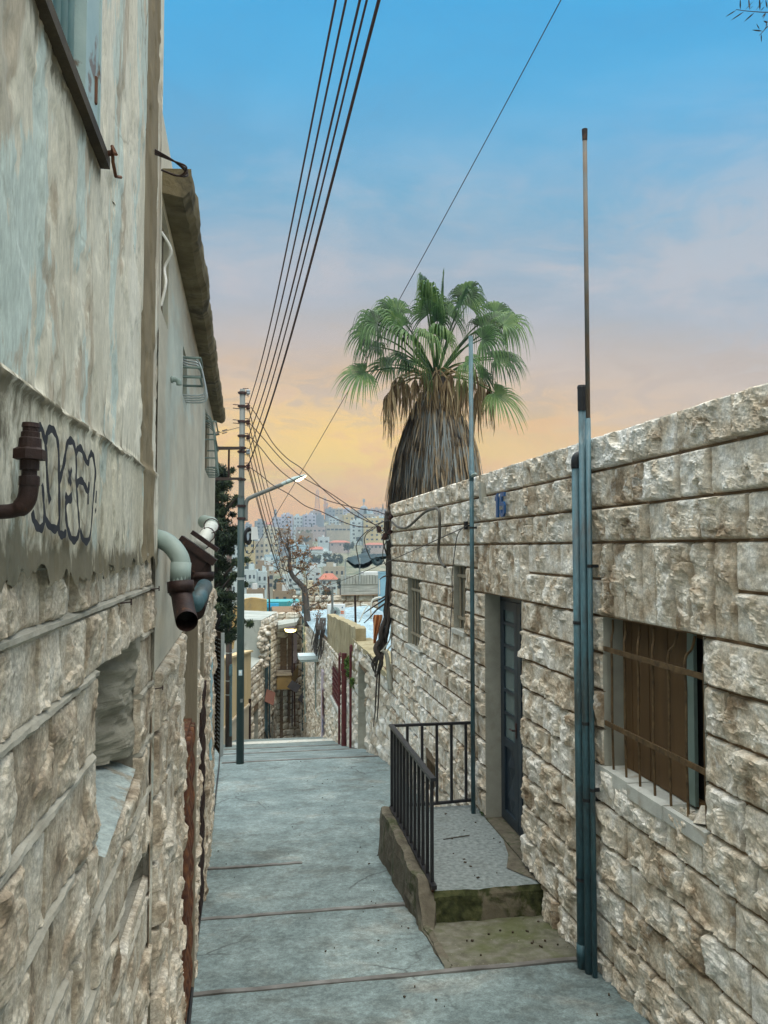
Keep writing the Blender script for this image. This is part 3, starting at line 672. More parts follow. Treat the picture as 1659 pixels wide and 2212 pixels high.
for k in range(14):
    x, y = random.uniform(1.75, 2.5), random.uniform(6.0, 6.75); m.box((x, y, gz(y) + .022), (random.uniform(.008, .03), random.uniform(.008, .02), .012), random.uniform(0, 3))
for k in range(14):
    x, y = random.uniform(1.8, 2.55), random.uniform(7, 8.8); m.box((x, y, ZL + .006), (random.uniform(.006, .03), random.uniform(.006, .02), .008), random.uniform(0, 3))
m.tube([(1.98, 8.0, ZL + .01), (2.28, 8.06, ZL + .012)], .005, 5)
single('litter', m, 'dark_wood', 'scattered twigs, leaves and crumbs on the entrance landing', 'litter', kind='stuff')
rail = thing('railing', 'black metal railing around the entrance landing', 'railing', (1.6, 7.8, ZL))
RX = 1.60
pa = onX(928, 1700, RX); pb = onX(853, 1590, RX); RT = (pa[2] + pb[2]) / 2
Ya, Yb = 6.9, 8.98; RT = -2.08
m = MB(); m.bar((RX, Ya - .06, RT), (RX, Yb + .02, RT), .05, .03); part('top_rail', m, 'black_paint', rail)
m = MB(); m.bar((RX, Yb, RT - .001), (XR, Yb, RT - .001), .04, .03); part('top_rail', m, 'black_paint', rail)
m = MB(); m.bar((RX, Ya - .09, ZL + .045), (RX, Yb, ZL + .045), .05, .035); part('bottom_rail', m, 'black_paint', rail)
m = MB(); m.bar((RX + .02, Yb, ZL + .06), (2.05, Yb, ZL + .055), .035, .03); m.bar((2.05, Yb, ZL + .055), (XR, Yb, ZL + .075), .035, .03); part('bottom_rail', m, 'black_paint', rail)
for i, yy in enumerate(np.linspace(Ya, Yb - .02, 12)):
    m = MB(); m.bar((RX, yy, ZL + .05), (RX, yy, RT - .015), .03, .03, up=(1, 0, 0)); part('baluster' if 0 < i < 11 else 'post', m, 'black_paint', rail)
for xx in np.linspace(RX + .19, XR - .12, 5):
    m = MB(); m.bar((xx, Yb, ZL + .06), (xx, Yb, RT - .015), .03, .03, up=(1, 0, 0)); part('baluster', m, 'black_paint', rail)
m = MB(); m.bar((RX, Ya - .03, ZL - .16), (RX, Ya - .03, ZL + .03), .03, .03, up=(1, 0, 0)); part('foot', m, 'rust', rail)

# ================================================================== pipes on the right wall
def pipe(name, label, pts, r, mt, group, clamps=(), cap=None, collars=()):
    t = thing(name, label, 'pipe', (pts[0][0], pts[0][1], min(p[2] for p in pts)), group)
    m = MB(); m.tube(pts, r, 12); part('shaft', m, mt, t, smooth=True)
    for z in clamps:
        m = MB(); m.tube([(pts[0][0], pts[0][1], z - .012), (pts[0][0], pts[0][1], z + .012)], r * 1.12, 12); m.bb((pts[0][0], pts[0][1] - .01, z - .012), (XR + .02, pts[0][1] + .01, z + .012)); part('clamp', m, 'black_rubber', t)
    for z in collars:
        m = MB(); m.tube([(pts[0][0], pts[0][1], z - .06), (pts[0][0], pts[0][1], z + .06)], r * 1.14, 12); part('collar', m, mt, t, smooth=True)
    if cap:
        z, h, rr = cap; m = MB(); m.tube([(pts[-1][0], pts[-1][1], z - h), (pts[-1][0], pts[-1][1], z - .02), (pts[-1][0], pts[-1][1], z - .02), (pts[-1][0], pts[-1][1], z)], [rr, rr, rr * 1.12, rr * .95], 12); part('cap', m, 'black_rubber' if rr > .025 else 'rust_dark', t)
    return t
G = 'pipes beside the barred window'
XA, YA = 2.505, onX(1252, 1600, 2.505)[1]; XB, YB = 2.515, onX(1266, 1600, 2.515)[1]; XC, YCp = 2.53, onX(1279, 1600, 2.53)[1]
za = onX(1243, 985, XA)[2]
t = pipe('drain_pipe', 'thick teal drain pipe with black elbow at its top, leftmost of the three', [(XA, YA, gz(YA) + .0), (XA, YA, za - .08)], .037, 'pipe_teal', G, (onX(1251, 1345, XA)[2], onX(1257, 1900, XA)[2]), None, (gz(YA) + .12,))
m = MB(); m.tube(smoothpath([(XA, YA, za - .10), (XA, YA, za - .04), (XA + .02, YA, za - .005), (XA + .10, YA, za)], 5), .041, 12); part('elbow', m, 'black_rubber', t, smooth=True)
zb = onX(1252, 835, XB)[2]
pipe('drain_pipe', 'grey teal pipe with ribbed black cap, middle of the three', [(XB, YB, gz(YB)), (XB, YB, zb - .1)], .029, 'pipe_teal', G, (onX(1265, 1562, XB)[2], onX(1268, 1728, XB)[2]), (zb, .2, .034))
zc = onX(1262, 280, XC)[2]
zmid = 1.0
t = pipe('vent_pipe', 'thin vent pipe rising far above the roof, rusty and unpainted at the top', [(XC, YCp, gz(YCp)), (XC, YCp, zmid)], .0195, 'pipe_teal', G, (onX(1280, 1223, XC)[2], onX(1285, 1710, XC)[2]))
m = MB(); m.tube([(XC, YCp, zmid), (XC + .002, YCp, zc - .06)], .0175, 10); part('upper_tube', m, 'pipe_old', t, smooth=True)
m = MB(); m.tube([(XC + .002, YCp, zc - .09), (XC + .002, YCp, zc)], [.0195, .023], 10); part('cap', m, 'rust_dark', t)
XM = 2.52; YM = onX(1020, 1300, XM)[1]; zt = onX(1018, 725, XM)[2]; ztee = onX(1018, 1028, XM)[2]
t = pipe('standpipe', 'teal standpipe with a tee at roof height between small window and door', [(XM, YM, gz(YM)), (XM, YM, zt)], .026, 'pipe_teal', None, (onX(1019, 1140, XM)[2],), None, (ztee,))
m = MB(); m.tube([(XM, YM, ztee), (XM + .0, YM - .17, ztee + .005)], .018, 10); part('branch', m, 'pipe_grey', t, smooth=True)
# black hose and thin wires on the face of the house
def r1(x, y): return (770 + .2652 * x, 1045 + .2652 * y)
P = [onX(*r1(x, y), XR - .10) for x, y in ((290, 310), (335, 350), (390, 362), (430, 345), (475, 305), (560, 230), (630, 203), (660, 205), (676, 245), (677, 400), (668, 560), (690, 640), (722, 675))]
m = MB(); m.tube(smoothpath(P, 6), .021, 10); single('cable_conduit', m, 'hose', 'thick black conduit looping from the house corner down the stone face', 'conduit', smooth=True)
P = [onX(*r1(x, y), XR - .085) for x, y in ((905, 340), (850, 375), (820, 430), (800, 560), (778, 760), (785, 900), (772, 1050), (766, 1200), (760, 1320))]
m = MB(); m.tube(smoothpath(P, 5), .006, 6); single('wall_wire', m, 'cable', 'thin black wire hanging down the stone face beside the small window', 'wire')
m = MB(); q = onX(*r1(905, 340), XR - .05); m.tube([q + A3(.06, 0, 0), q - A3(.02, 0, 0)], .012, 8); m.tube([q + A3(-.02, 0, -.05), q + A3(-.02, 0, .05)], .026, 8); single('wire_insulator', m, 'black_rubber', 'black insulator knob on the stone face left of the standpipe', 'insulator')
m = MB(); q = onX(*r1(1015, 70), XR - .06); m.bb(q + A3(-.01, -.05, -.11), q + A3(.05, .05, .11)); single('wall_box', m, 'cutstone', 'small pale box on the top course right of the standpipe', 'box')
# ================================================================== plastered building on the left
Y1 = onX(350, 800, XL)[1]                                           # its far corner
FR_L = (A3(XL - .035, 0, 0), A3(0, 1, 0), A3(0, 0, 1), A3(1, 0, 0))
pb_ = thing('plaster_building', 'peeling plastered building with graffiti over a rough stone base, near left', 'building', (XL, 2, gz(2)))
zl0, zl1 = onX(0, 805, XL), onX(328, 1020, XL)                      # ledge line
WL = (.55, onX(222, 345, XL)[1], onX(222, 345, XL)[2], 2.6)         # upper window opening
def plastgrid(m, ya, yb, za, zb, mi, ry=.012, rz=.014, top=None):
    Y = np.linspace(ya, yb, max(2, int((yb - ya) / ry))); Z = np.linspace(za, zb, max(2, int((zb - za) / rz)))
    YY, ZZ = np.meshgrid(Y, Z, indexing='ij'); zl = np.interp(YY, [zl0[1], zl1[1]], [zl0[2], zl1[2]]) + (fbm(YY * 5, YY * 0, 4) - .5) * .01
    X = XL + (fbm(YY * 2.2, ZZ * 1.4, 21) - .5) * .022 + (fbm(YY * 9, ZZ * 6, 22) - .5) * .006
    X -= .010 * sst(-.002, .012, ZZ - zl); X += .012 * np.exp(-((ZZ - zl - .004) / .009) ** 2) * (.6 + .8 * fbm(YY * 14, ZZ * 14, 5))
    X -= .006 * sst(.60, .62, fbm(YY * 3.4, ZZ * 1.5, 33, 5, .6)) + .005 * sst(.62, .64, fbm(YY * 8, ZZ * 3, 35, 5, .6))   # flaked coats
    X += .010 * np.clip(-ZZ / .05, 0, 1) * (fbm(YY * 16, ZZ * 16, 37) - .2) * (ZZ < .03)
    X -= .02 * sst(yb - .05, yb, YY) * (mi == 2) * (fbm(YY * 30, ZZ * 5, 38))
    if za < 0: ZZ = ZZ - np.clip((.06 - ZZ) / .1, 0, 1) * (fbm(YY * 13, YY * 0, 39, 4, .6) - .35) * .10
    dz_ = ZZ - zl; dirt = np.clip(.75 * np.exp(-np.clip(dz_, 0, 9) / .035) * (dz_ > -.004) + .55 * np.exp(-np.clip(-dz_, 0, 9) / .03) * (dz_ < 0) + .9 * np.exp(-np.clip(ZZ + .03, 0, 9) / .06) + .35 * sst(2.2, 1.2, YY) * (dz_ < 0) + .9 * np.exp(-np.abs(ZZ - WL[2] + .03) / .05) * (YY < WL[1] + .03) * (ZZ < WL[2]), 0, 1)
    m.grid(np.stack([X, YY, ZZ], -1), mi, np.stack([np.full_like(X, .5), dirt, np.full_like(X, .5)], -1))
m = MB(); yc0, yc1 = onX(318, 700, XL)[1], onX(341, 700, XL)[1]
plastgrid(m, .3, yc0, -.045, .30, 1, .008, .009); plastgrid(m, .3, yc0, .30, WL[2], 0); plastgrid(m, WL[1], yc0, WL[2], 3.4, 0); plastgrid(m, .3, WL[1], WL[3], 3.4, 0)
plastgrid(m, yc0, yc1, -.045, 3.4, 3); plastgrid(m, yc1, Y1, -.045, 3.4, 2)
m.bb((-6, Y1 - .01, -4.5), (XL - .012, Y1 - .0, 3.4), 0); m.bb((-6, .3, 3.39), (XL - .01, Y1 - .002, 3.44), 0)
m.bb((XL - .12, WL[0], WL[2] - .01), (XL - .02, WL[1] + .002, WL[2]), 0); m.bb((XL - .12, WL[1], WL[2]), (XL - .012, WL[1] + .006, WL[3]), 0)
plw = part('wall', m, ['plaster', 'plaster_low', 'plaster', 'reveal'], pb_, smooth=True)
# upper window: sill bar, frame, bars, pane
m = MB(); zs = WL[2]; m.bar((XL + .003, WL[0], zs + .0), (XL + .003, WL[1] + .02, zs + .0), .024, .030); w1 = part('window', m, 'dark_wood', pb_)
w1['label'] = 'upper window with dark sill, rusty teal frame and pale blue bars'
m = MB(); ya = WL[1] - .16
m.bb((XL - .045, ya, zs + .015), (XL - .012, WL[1] - .012, WL[3])); m.bb((XL - .05, WL[1] - .012, zs + .015), (XL - .008, WL[1] + .0, WL[3])); part('frame', m, 'frame_teal', w1)
m = MB(); m.tube([(XL - .012, WL[1] - .05, zs + .12), (XL - .012, WL[1] - .05, zs + .19)], .0065, 8); part('hinge', m, 'rust', w1)
for k in range(9):
    yy = ya - .07 - .062 * k; m = MB(); m.tube([(XL - .032, yy, zs + .015), (XL - .032, yy, WL[3])], .008, 8); part('bar', m, 'bar_blue', w1, True)
m = MB(); m.bb((XL - .055, WL[0], zs), (XL - .047, WL[1], WL[3])); part('pane', m, 'frame_teal', w1)
# stone base
rows_L = [-.03, -.165, -.345, -.565, -.785, -1.0, -1.21, -1.42, -1.63, -1.84, -2.05, -2.26, -2.5, -2.75, -3.0, -3.3]
rngL = random.Random(5)
NA = (onX(229, 1600, XL)[1], onX(316, 1600, XL)[1], onX(227, 1768, XL)[2], onX(262, 1425, XL)[2])
NB = (onX(272, 2000, XL)[1], onX(334, 2000, XL)[1], onX(272, 2085, XL)[2], onX(290, 1945, XL)[2])
m = MB()
sk = [(NA[0], NA[1] - .02, NA[2] - .11, NA[3]), (NB[0], NB[1] - .02, NB[2], NB[3])]
def rocky(ua, ub, z0, z1):
    rockstone(m, FR_L, ua, ub, z0, z1, (.0065, .0065), .030, rngL, .007, 0, 1.1, .34, .8, .014)
for i in range(len(rows_L) - 1):
    z1, z0 = rows_L[i], rows_L[i + 1]
    if z1 < gz(2) - .1: break
    cuts = [(.75, Y1 + .015)]
    for a, b, c, d in sk:
        if z1 > c + .01 and z0 < d - .01:
            # the stone is broken away around the hole: split the course above and below it
            cuts = [q for s, e in cuts for q in ((s, min(e, a)), (max(s, b), e)) if q[1] - q[0] > .02]
            if z1 > d + .02: rocky(a, b, d, z1)
            if z0 < c - .02: rocky(a, b, z0, c)
    for s, e in cuts:
        u = s
        while u < e - 1e-6:
            n = u + rngL.uniform(.17, .40)
            if e - n < .12: n = e
            rocky(u, n, z0, z1); u = n
Y = np.linspace(.75, Y1, 300); Z = np.linspace(-4.2, -.02, 420); YY, ZZ = np.meshgrid(Y, Z, indexing='ij')   # pale pointing, bulging out of the joints
X = XL - .036 + (fbm(YY * 12, ZZ * 12, 41) - .5) * .012
for z_ in rows_L: X = np.maximum(X, XL - .040 + .026 * sst(.017, .007, np.abs(ZZ - z_ + (fbm(YY * 3, YY * 0, 43) - .5) * .016)) * sst(.25, .45, fbm(YY * 4, ZZ * 2, 44)) + (fbm(YY * 20, ZZ * 20, 45) - .5) * .008)
for a, b, c, d in sk: X = np.where((YY > a - .01) & (YY < b + .01) & (ZZ > c - .01) & (ZZ < d + .01), XL - .45, X)
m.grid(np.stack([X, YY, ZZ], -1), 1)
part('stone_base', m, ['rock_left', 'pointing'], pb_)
# plastered holes
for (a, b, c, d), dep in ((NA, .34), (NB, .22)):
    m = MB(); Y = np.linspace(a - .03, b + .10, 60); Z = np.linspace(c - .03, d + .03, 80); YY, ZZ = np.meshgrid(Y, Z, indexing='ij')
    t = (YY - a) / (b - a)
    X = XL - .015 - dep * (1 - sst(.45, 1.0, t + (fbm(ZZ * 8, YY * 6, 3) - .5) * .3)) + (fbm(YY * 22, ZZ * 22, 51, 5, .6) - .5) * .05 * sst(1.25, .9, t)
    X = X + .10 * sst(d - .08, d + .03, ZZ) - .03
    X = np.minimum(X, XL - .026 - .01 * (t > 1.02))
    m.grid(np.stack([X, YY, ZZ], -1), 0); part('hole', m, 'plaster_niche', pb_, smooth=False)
m = MB(); Y = np.linspace(NA[0] - .01, NA[1] - .02, 24); T = np.linspace(0, 1, 24); YY, TT = np.meshgrid(Y, T, indexing='ij')
fr = np.clip((YY - NA[0]) / (NA[1] - NA[0]), 0, 1); Xf = XL + .004 - .04 * fr
m.grid(np.stack([XL - .34 + (Xf - XL + .34) * TT, YY, NA[2] + .005 - .105 * TT ** 1.3 + fr * .01 + (fbm(YY * 18, TT * 5, 6) - .5) * .016], -1), flip=True); part('hole_sill', m, 'plaster_white', pb_)
# graffiti outline letters sprayed on the plaster
def z2(x, y): return (.5427 * .55 * x, .55 * (1200 + .5427 * y))     # zoomed reading -> picture grid
STR = [
 [(243, 1030), (262, 920), (283, 878), (303, 920), (322, 1020), (330, 1180), (345, 1330), (363, 1425)],
 [(325, 1000), (333, 930), (352, 895), (382, 905), (405, 960), (415, 1060), (418, 1250), (422, 1450), (420, 1570), (400, 1618), (365, 1605), (335, 1560), (320, 1500), (310, 1380), (300, 1290)],
 [(318, 1500), (315, 1570), (298, 1612), (268, 1600), (245, 1550), (232, 1490)],
 [(415, 1290), (440, 1200), (460, 1110), (472, 1020), (492, 980), (520, 985), (540, 1040), (548, 1150), (545, 1250), (548, 1330), (556, 1450), (568, 1580), (560, 1660), (535, 1700), (505, 1680), (482, 1610), (470, 1520), (470, 1420), (500, 1405), (512, 1380)],
 [(462, 1365), (480, 1400), (512, 1380)],
 [(487, 1185), (505, 1300)], [(512, 1180), (485, 1285)],
 [(545, 1080), (560, 1040), (585, 1035), (605, 1090), (628, 1140), (640, 1090), (655, 1070), (672, 1110), (682, 1210), (675, 1300), (668, 1420), (660, 1560), (650, 1660), (625, 1708), (595, 1690), (575, 1620)],
 [(548, 1310), (562, 1275), (590, 1270), (610, 1310), (630, 1345), (636, 1275)], [(630, 1345), (630, 1440)],
 [(416, 1570), (424, 1640), (445, 1662), (465, 1650), (468, 1620)],
 [(692, 1340), (688, 1430)], [(686, 1470), (690, 1495)],
]
m = MB()
for st in STR:
    P = np.array([onX(*z2(*q), XL + .012) for q in st]); P = smoothpath(P, 5) if len(P) > 2 else P
    w = .0064 * (1 + .5 * np.abs(np.sin(np.arange(len(P)) * .5)))
    t = np.gradient(P, axis=0); t /= np.linalg.norm(t, axis=1, keepdims=True); sd = np.cross(t, (1, 0, 0))
    rows = []
    for k in (-1, -.5, 0, .5, 1):
        q = P + sd * w[:, None] * k
        q[:, 0] = XL + .0125 + (fbm(q[:, 1] * 2.2, q[:, 2] * 1.4, 21) - .5) * .022 + (fbm(q[:, 1] * 9, q[:, 2] * 6, 22) - .5) * .006 - .012 * (1 - abs(k)) * 0
        rows.append(q)
    m.grid(np.array(rows), flip=True)
part('graffiti', m, 'graffiti', pb_)

# small things fixed on the plaster building
def lathe(mb, o, d, prof, n=16, mi=0):
    o = np.array(o, float); d = np.array(d, float) / np.linalg.norm(d)
    mb.tube([o + d * s for s, r in prof], [r for s, r in prof], n, mi)
q = onX(62, 1090, XL + .05); s = .00082                              # metres per picture unit at the fitting
ft = thing('pipe_fitting', 'rusty upturned iron pipe fitting with hexagon nut in front of the graffiti', 'pipe fitting', q)
m = MB(); b = A3(q[0], q[1], q[2])
m.tube(smoothpath([b + A3(-.14, 0, -.012), b + A3(-.05, 0, -.012), b + A3(-.018, 0, -.008), b + A3(-.004, 0, .006), b + A3(0, 0, .03), b + A3(0, 0, .045)], 5), [.0115] * 11 + [.0145] * 15, 14); part('elbow', m, 'rust_dark', ft, True)
m = MB(); lathe(m, b + A3(0, 0, .03), (0, 0, 1), [(0, .0155), (.014, .0155), (.0145, .0115), (.024, .0115), (.0245, .0145), (.040, .0145)]); part('nipple', m, 'rust_dark', ft)
m = MB(); lathe(m, b + A3(0, 0, .070), (.02, 0, 1), [(0, .012), (.001, .025), (.016, .025), (.020, .018)], 6); part('hexagon_nut', m, 'rust_dark', ft)
m = MB(); lathe(m, b + A3(0, 0, .088), (.02, 0, 1), [(0, .0175), (.016, .0165), (.018, .014), (.026, .014), (.027, .012), (.033, .012), (.034, .0135), (.041, .0125)]); part('threaded_end', m, 'rust_dark', ft)
m = MB(); a0 = onX(222, 333, XL); a1 = onX(246, 330, XL + .03)
m.bar(a0, a1, .008, .012); P = [onX(242, 316, XL + .03), onX(251, 334, XL + .045), onX(246, 330, XL + .03), onX(243, 318, XL + .03), onX(244, 350, XL + .03), onX(250, 381, XL + .03), onX(261, 383, XL + .035)]
m.tube(P, .0045, 6); single('wall_hook', m, 'rust', 'rusty bent iron hook beside the sill of the upper window', 'hook')
m = MB()
for x, y in ((1090, 580), (870, 680), (1120, 1300)):
    c = onX(.5427 * .55 * x, .55 * (2000 + .5427 * y), XL + .02); m.tube([c, c + A3(.03, .004, .003)], .0025, 6); m.tube([c + A3(.03, .004, -.006), c + A3(.03, .004, .012)], .0025, 6)
single('wall_nail', m, 'rust_dark', 'three rusty nails sticking out of the rough stone base', 'nail', kind='stuff')

# ================================================================== eaved house beyond it
def on2(x, y, off=0.0):
    d = ray(x, y); t = (-.35 + off) / (d[0] + .0178 * d[1]); return d * t
N2 = A3(1, .0178, 0) / math.hypot(1, .0178)
FR_2 = (A3(-.35, 0, 0), A3(-.0178, 1, 0), A3(0, 0, 1), N2)
Y2 = on2(465, 1000)[1]
eh = thing('eaved_house', 'plastered house with crumbling concrete eave and barred windows, behind the graffiti building', 'house', (-.6, 7, gz(7)))
ea, eb = on2(357, 448), on2(462, 908); ez = lambda Y: np.interp(Y, [ea[1], eb[1]], [ea[2], eb[2]])
def yr(x0, x1, y): return on2(x0, y)[1], on2(x1, y)[1]
S1 = (*yr(352, 364, 600), on2(360, 705)[2], on2(358, 475)[2]); S2 = (*yr(395, 404, 800), on2(400, 868)[2], on2(400, 762)[2]); S3 = (*yr(443, 452, 960), on2(446, 1022)[2], on2(448, 898)[2])
S1 = (Y1 + .02, S1[1], S1[2], S1[3])
D1 = (on2(391, 1700)[1], on2(411, 1700)[1], -3.9, on2(400, 1372)[2]); D2 = (on2(425, 1700)[1], on2(436, 1700)[1], -3.9, on2(430, 1372)[2])
m = MB(); zb = -.52
panelwall(m, FR_2, Y1 - .05, Y2, zb, 1.9, [S1, S2, S3], 0, 0, .14)
panelwall(m, FR_2, Y1 - .05, Y2, -5, zb, [D1, D2], -.01, 1, .35, 2)
rng2 = random.Random(9)
stonewall(m, FR_2, [(zb - .27 * (k + 1), zb - .27 * k) for k in range(13)], Y1 + .01, Y2, [D1, D2], rng2, lambda y: (.004 * y, .003 * y), .05, ground=lambda y: gz(y), mi=3)
m.add([(w2x(Y2), Y2, -5), (-6, Y2, -5), (-6, Y2, 1.9), (w2x(Y2), Y2, 1.9)], [(0, 1, 2, 3)], 0)
m.add([(w2x(Y1), Y1, 1.62), (w2x(Y2), Y2, 1.8), (-6, Y2, 1.8), (-6, Y1, 1.62)], [(0, 1, 2, 3)], 0)
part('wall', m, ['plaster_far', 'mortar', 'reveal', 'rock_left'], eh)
m = MB(); Ys = np.linspace(Y1 + .0, on2(462, 905)[1] + .12, 120); secs = []                                 # broken concrete eave
out = .13 + (fbm(Ys * 5, Ys * 0, 61, 6, .8) - .5) * .045; lo = (fbm(Ys * 5, Ys * 0, 63, 6, .8) - .5) * .10; lo = np.minimum(lo, .02)
z = ez(Ys); w = w2x(Ys); th_ = .105
for fx, zz in ((-.3, z + th_), (1.0, z + th_ + .01), (1.04, z + th_ * .5), (.96, z + .01 + np.maximum(-lo, 0) * .6), (.72, z - .012 + (fbm(Ys * 5, Ys * 0, 66) - .5) * .03), (.35, z - .008 + (fbm(Ys * 4, Ys * 0, 67) - .5) * .02), (-.02, z), (-.3, z + .002)):
    secs.append(np.stack([w + out * fx, Ys, zz], -1))
m.grid(np.array(secs)); m.add([s[0] for s in secs], [tuple(range(len(secs)))]); m.add([s[-1] for s in secs], [tuple(range(len(secs)))[::-1]])
part('eave', m, 'eave', eh)
m = MB(); c = on2(392, 355, .10)
for k in range(3): m.tube(smoothpath([c + A3(-.12, -.02, .03 + .01 * k), c + A3(-.03, .02, .02), c + A3(.02, .03 * k, -.01), c + A3(-.01, .02, -.04), c + A3(-.08, .0, -.03)], 5), .004, 6)
part('rebar_loop', m, 'rust_dark', eh)
for S, nb in ((S1, 0), (S2, 4), (S3, 6)):
    a, b, c, d = S; mid = (a + b) / 2; m = MB()
    f = lambda y, off, z: A3(w2x(y) + off, y, z)
    m.bar(f(a + .02, -.04, c), f(a + .02, -.04, d), .04, .03, up=(1, 0, 0)); m.bar(f(b - .02, -.04, c), f(b - .02, -.04, d), .04, .03, up=(1, 0, 0)); m.bar(f(a, -.04, c + .02), f(b, -.04, c + .02), .04, .04); m.bar(f(a, -.04, d - .02), f(b, -.04, d - .02), .04, .04)
    w = part('window', m, 'old_wood', eh)
    m = MB(); m.add([f(a, -.10, c), f(b, -.10, c), f(b, -.10, d), f(a, -.10, d)], [(0, 1, 2, 3)]); part('pane', m, 'glass_dark', w)
    for k in range(nb):                                              # bowed-out basket bars
        yy = a + .06 + (b - a - .12) * k / max(nb - 1, 1); bo = .12 if S is S2 else .10
        m = MB(); m.tube(smoothpath([f(yy, -.03, d - .04), f(yy, .02, d - .06), f(yy, bo * .7, d - .25 * (d - c)), f(yy, bo, c + .12), f(yy, bo, c + .02), f(yy, -.02, c + .01)], 4), .006, 5); part('bar', m, 'galv' if S is S2 else 'frame_green', w)
    for zc in np.linspace(c + .12, d - .2 * (d - c), 3) if nb else ():
        bo = .10; m = MB(); m.tube([f(a + .05, -.02, zc), f(a + .05, bo, zc), f(b - .05, bo, zc), f(b - .05, -.02, zc)], .008, 5); part('rail', m, 'frame_green', w)
m = MB(); c = on2(358, 560, .02); m.tube(smoothpath([c + A3(-.02, 0, .12), c + A3(.02, .03, .05), c + A3(-.01, .05, -.02), c + A3(0, .02, -.1), c + A3(-.02, .02, -.2)], 5), .006, 6); single('white_cable', m, 'paper_white', 'white cable dangling in the dark slot under the eave', 'cable')
# door frames and twisted iron gates
for (a, b, c, d), lab, topx in ((D1, 'rust red twisted iron gate in the nearer doorway of the eaved house', 1590), (D2, 'dark twisted iron gate in the farther doorway of the eaved house', 1500)):
    for yy, s in ((a, -1), (b, 1)):
        m = MB(); x0 = w2x(yy)
        m.bb((x0 - .06, yy - .02, c + .2), (x0 + (.042 if s > 0 and a == D1[0] else .006), yy + .05, d + .06)); part('door_frame', m, 'old_wood', eh)
    zt = on2(404 if a == D1[0] else 430, topx)[2]; yy0 = a + .35 * (b - a)
    gate = thing('iron_gate', lab, 'gate', (w2x(a), a, gz(a)), 'twisted iron gates of the eaved house'); mt = 'rust' if a == D1[0] else 'rust_dark'
    for k, yy in enumerate(np.linspace(yy0, b - .04, 5)):
        P = np.array([(w2x(yy) - .006, yy, z_) for z_ in np.linspace(gz(yy) + .03, zt - .06 * k * 0, 90)])
        m = MB(); m.tube(P, .034, 10, tw=(.28, 2, .55)); part('bar', m, mt, gate, True)
    m = MB(); m.bb((w2x(a) - .07, yy0, zt), (w2x(a) - .01, b - .01, zt + .03)); part('top_rail', m, mt, gate)
    m = MB(); m.bb((w2x(a) - .08, a + .02, gz(a) + .0), (w2x(a) - .072, b - .01, zt)); part('plate', m, 'dark_plate', gate)
    m = MB(); m.bb((w2x(a) - .34, a, -5), (w2x(a) - .33, b, d)); part('door', m, 'reveal', eh)
# louvred shutter standing open
sh = on2(459, 1500); h0 = on2(459, 1366); h1 = on2(459, 1600)
st_ = thing('steel_shutter', 'dark louvred steel shutter standing open at the far end of the left wall', 'shutter', (sh[0], sh[1], h1[2]))
pB0 = atY(481, 1372, sh[1] - .25); pB1 = atY(474, 1632, sh[1] - .25)
A0, A1, B0, B1 = A3(sh[0] + .01, sh[1], h0[2]), A3(sh[0] + .01, sh[1], h1[2] - .0), A3(pB0[0] - .01, pB0[1], h0[2] - .01), A3(pB0[0] - .01, pB0[1], h1[2] - .10)
nn = np.cross(B0 - A0, (0, 0, 1)); nn /= np.linalg.norm(nn); nn = nn if nn[1] < 0 else -nn
m = MB(); m.add([A0, B0, B1, A1, A0 - nn * .02, B0 - nn * .02, B1 - nn * .02, A1 - nn * .02], [(0, 1, 2, 3), (7, 6, 5, 4), (0, 4, 5, 1), (1, 5, 6, 2), (2, 6, 7, 3), (3, 7, 4, 0)]); part('panel', m, 'dark_wood', st_)
m = MB(); m.bar(B0 - nn * .01, B1 - nn * .01, .02, .045, up=nn); part('edge_strip', m, 'galv', st_)
m = MB()
for k in range(27):
    t = .06 + .88 * k / 26
    for a_, b_ in ((.18, .40), (.60, .84)):
        p_ = lambda u: (A0 + (B0 - A0) * u) * (1 - t) + (A1 + (B1 - A1) * u) * t + nn * .006
        m.bar(p_(a_), p_(b_), .012, .010)
part('slit_light', m, 'galv', st_)  # pale bars imitate daylight showing through the open slits
m = MB(); c0 = on2(455, 1420, .03); m.tube([A3(c0[0], c0[1], c0[2] - z_) for z_ in np.linspace(0, 1.15, 60)], .022, 8, tw=(.35, 2, .7)); single('rope', m, 'bar_blue', 'pale blue twisted rope hanging beside the louvred shutter', 'rope', smooth=True)
# drain pipes at the corner between the two left buildings
def z3(x, y): return (.5427 * .55 * x, .55 * (2000 + .5427 * y))
Yd = 3.40
def P3(x, y, Y=Yd): return atY(*z3(x, y), Y)
gp = thing('elbow_pipe', 'grey green plastic elbow pipe coming out of the plaster corner', 'pipe', P3(1250, 300))
m = MB(); m.tube(smoothpath([P3(1090, 205, 3.47), P3(1165, 218, 3.43), P3(1240, 265, 3.40), P3(1300, 350, 3.38), P3(1312, 440, 3.37), P3(1300, 540, 3.36)], 6), .040, 16); part('bend', m, 'pipe_grey', gp, True)
m = MB(); m.tube([P3(1310, 385, 3.372), P3(1303, 530, 3.365)], .043, 16); part('socket', m, 'pipe_grey', gp, True)
ip = thing('iron_pipe', 'rusty cast iron drain pipe with its open mouth turned towards the street', 'pipe', P3(1330, 800))
m = MB(); mo, mi_ = P3(1352, 815, 3.16), P3(1300, 560, 3.36)
ax = smoothpath([P3(1300, 530, 3.37), P3(1315, 620, 3.36), P3(1332, 720, 3.30), P3(1352, 812, 3.18)], 6); m.tube(ax, [.050] * 6 + [.044] * (len(ax) - 6), 18, cap=False); part('body', m, 'rust_dark', ip, True)
m = MB(); d = ax[-1] - ax[-3]; d /= np.linalg.norm(d); e1 = ax[-1]
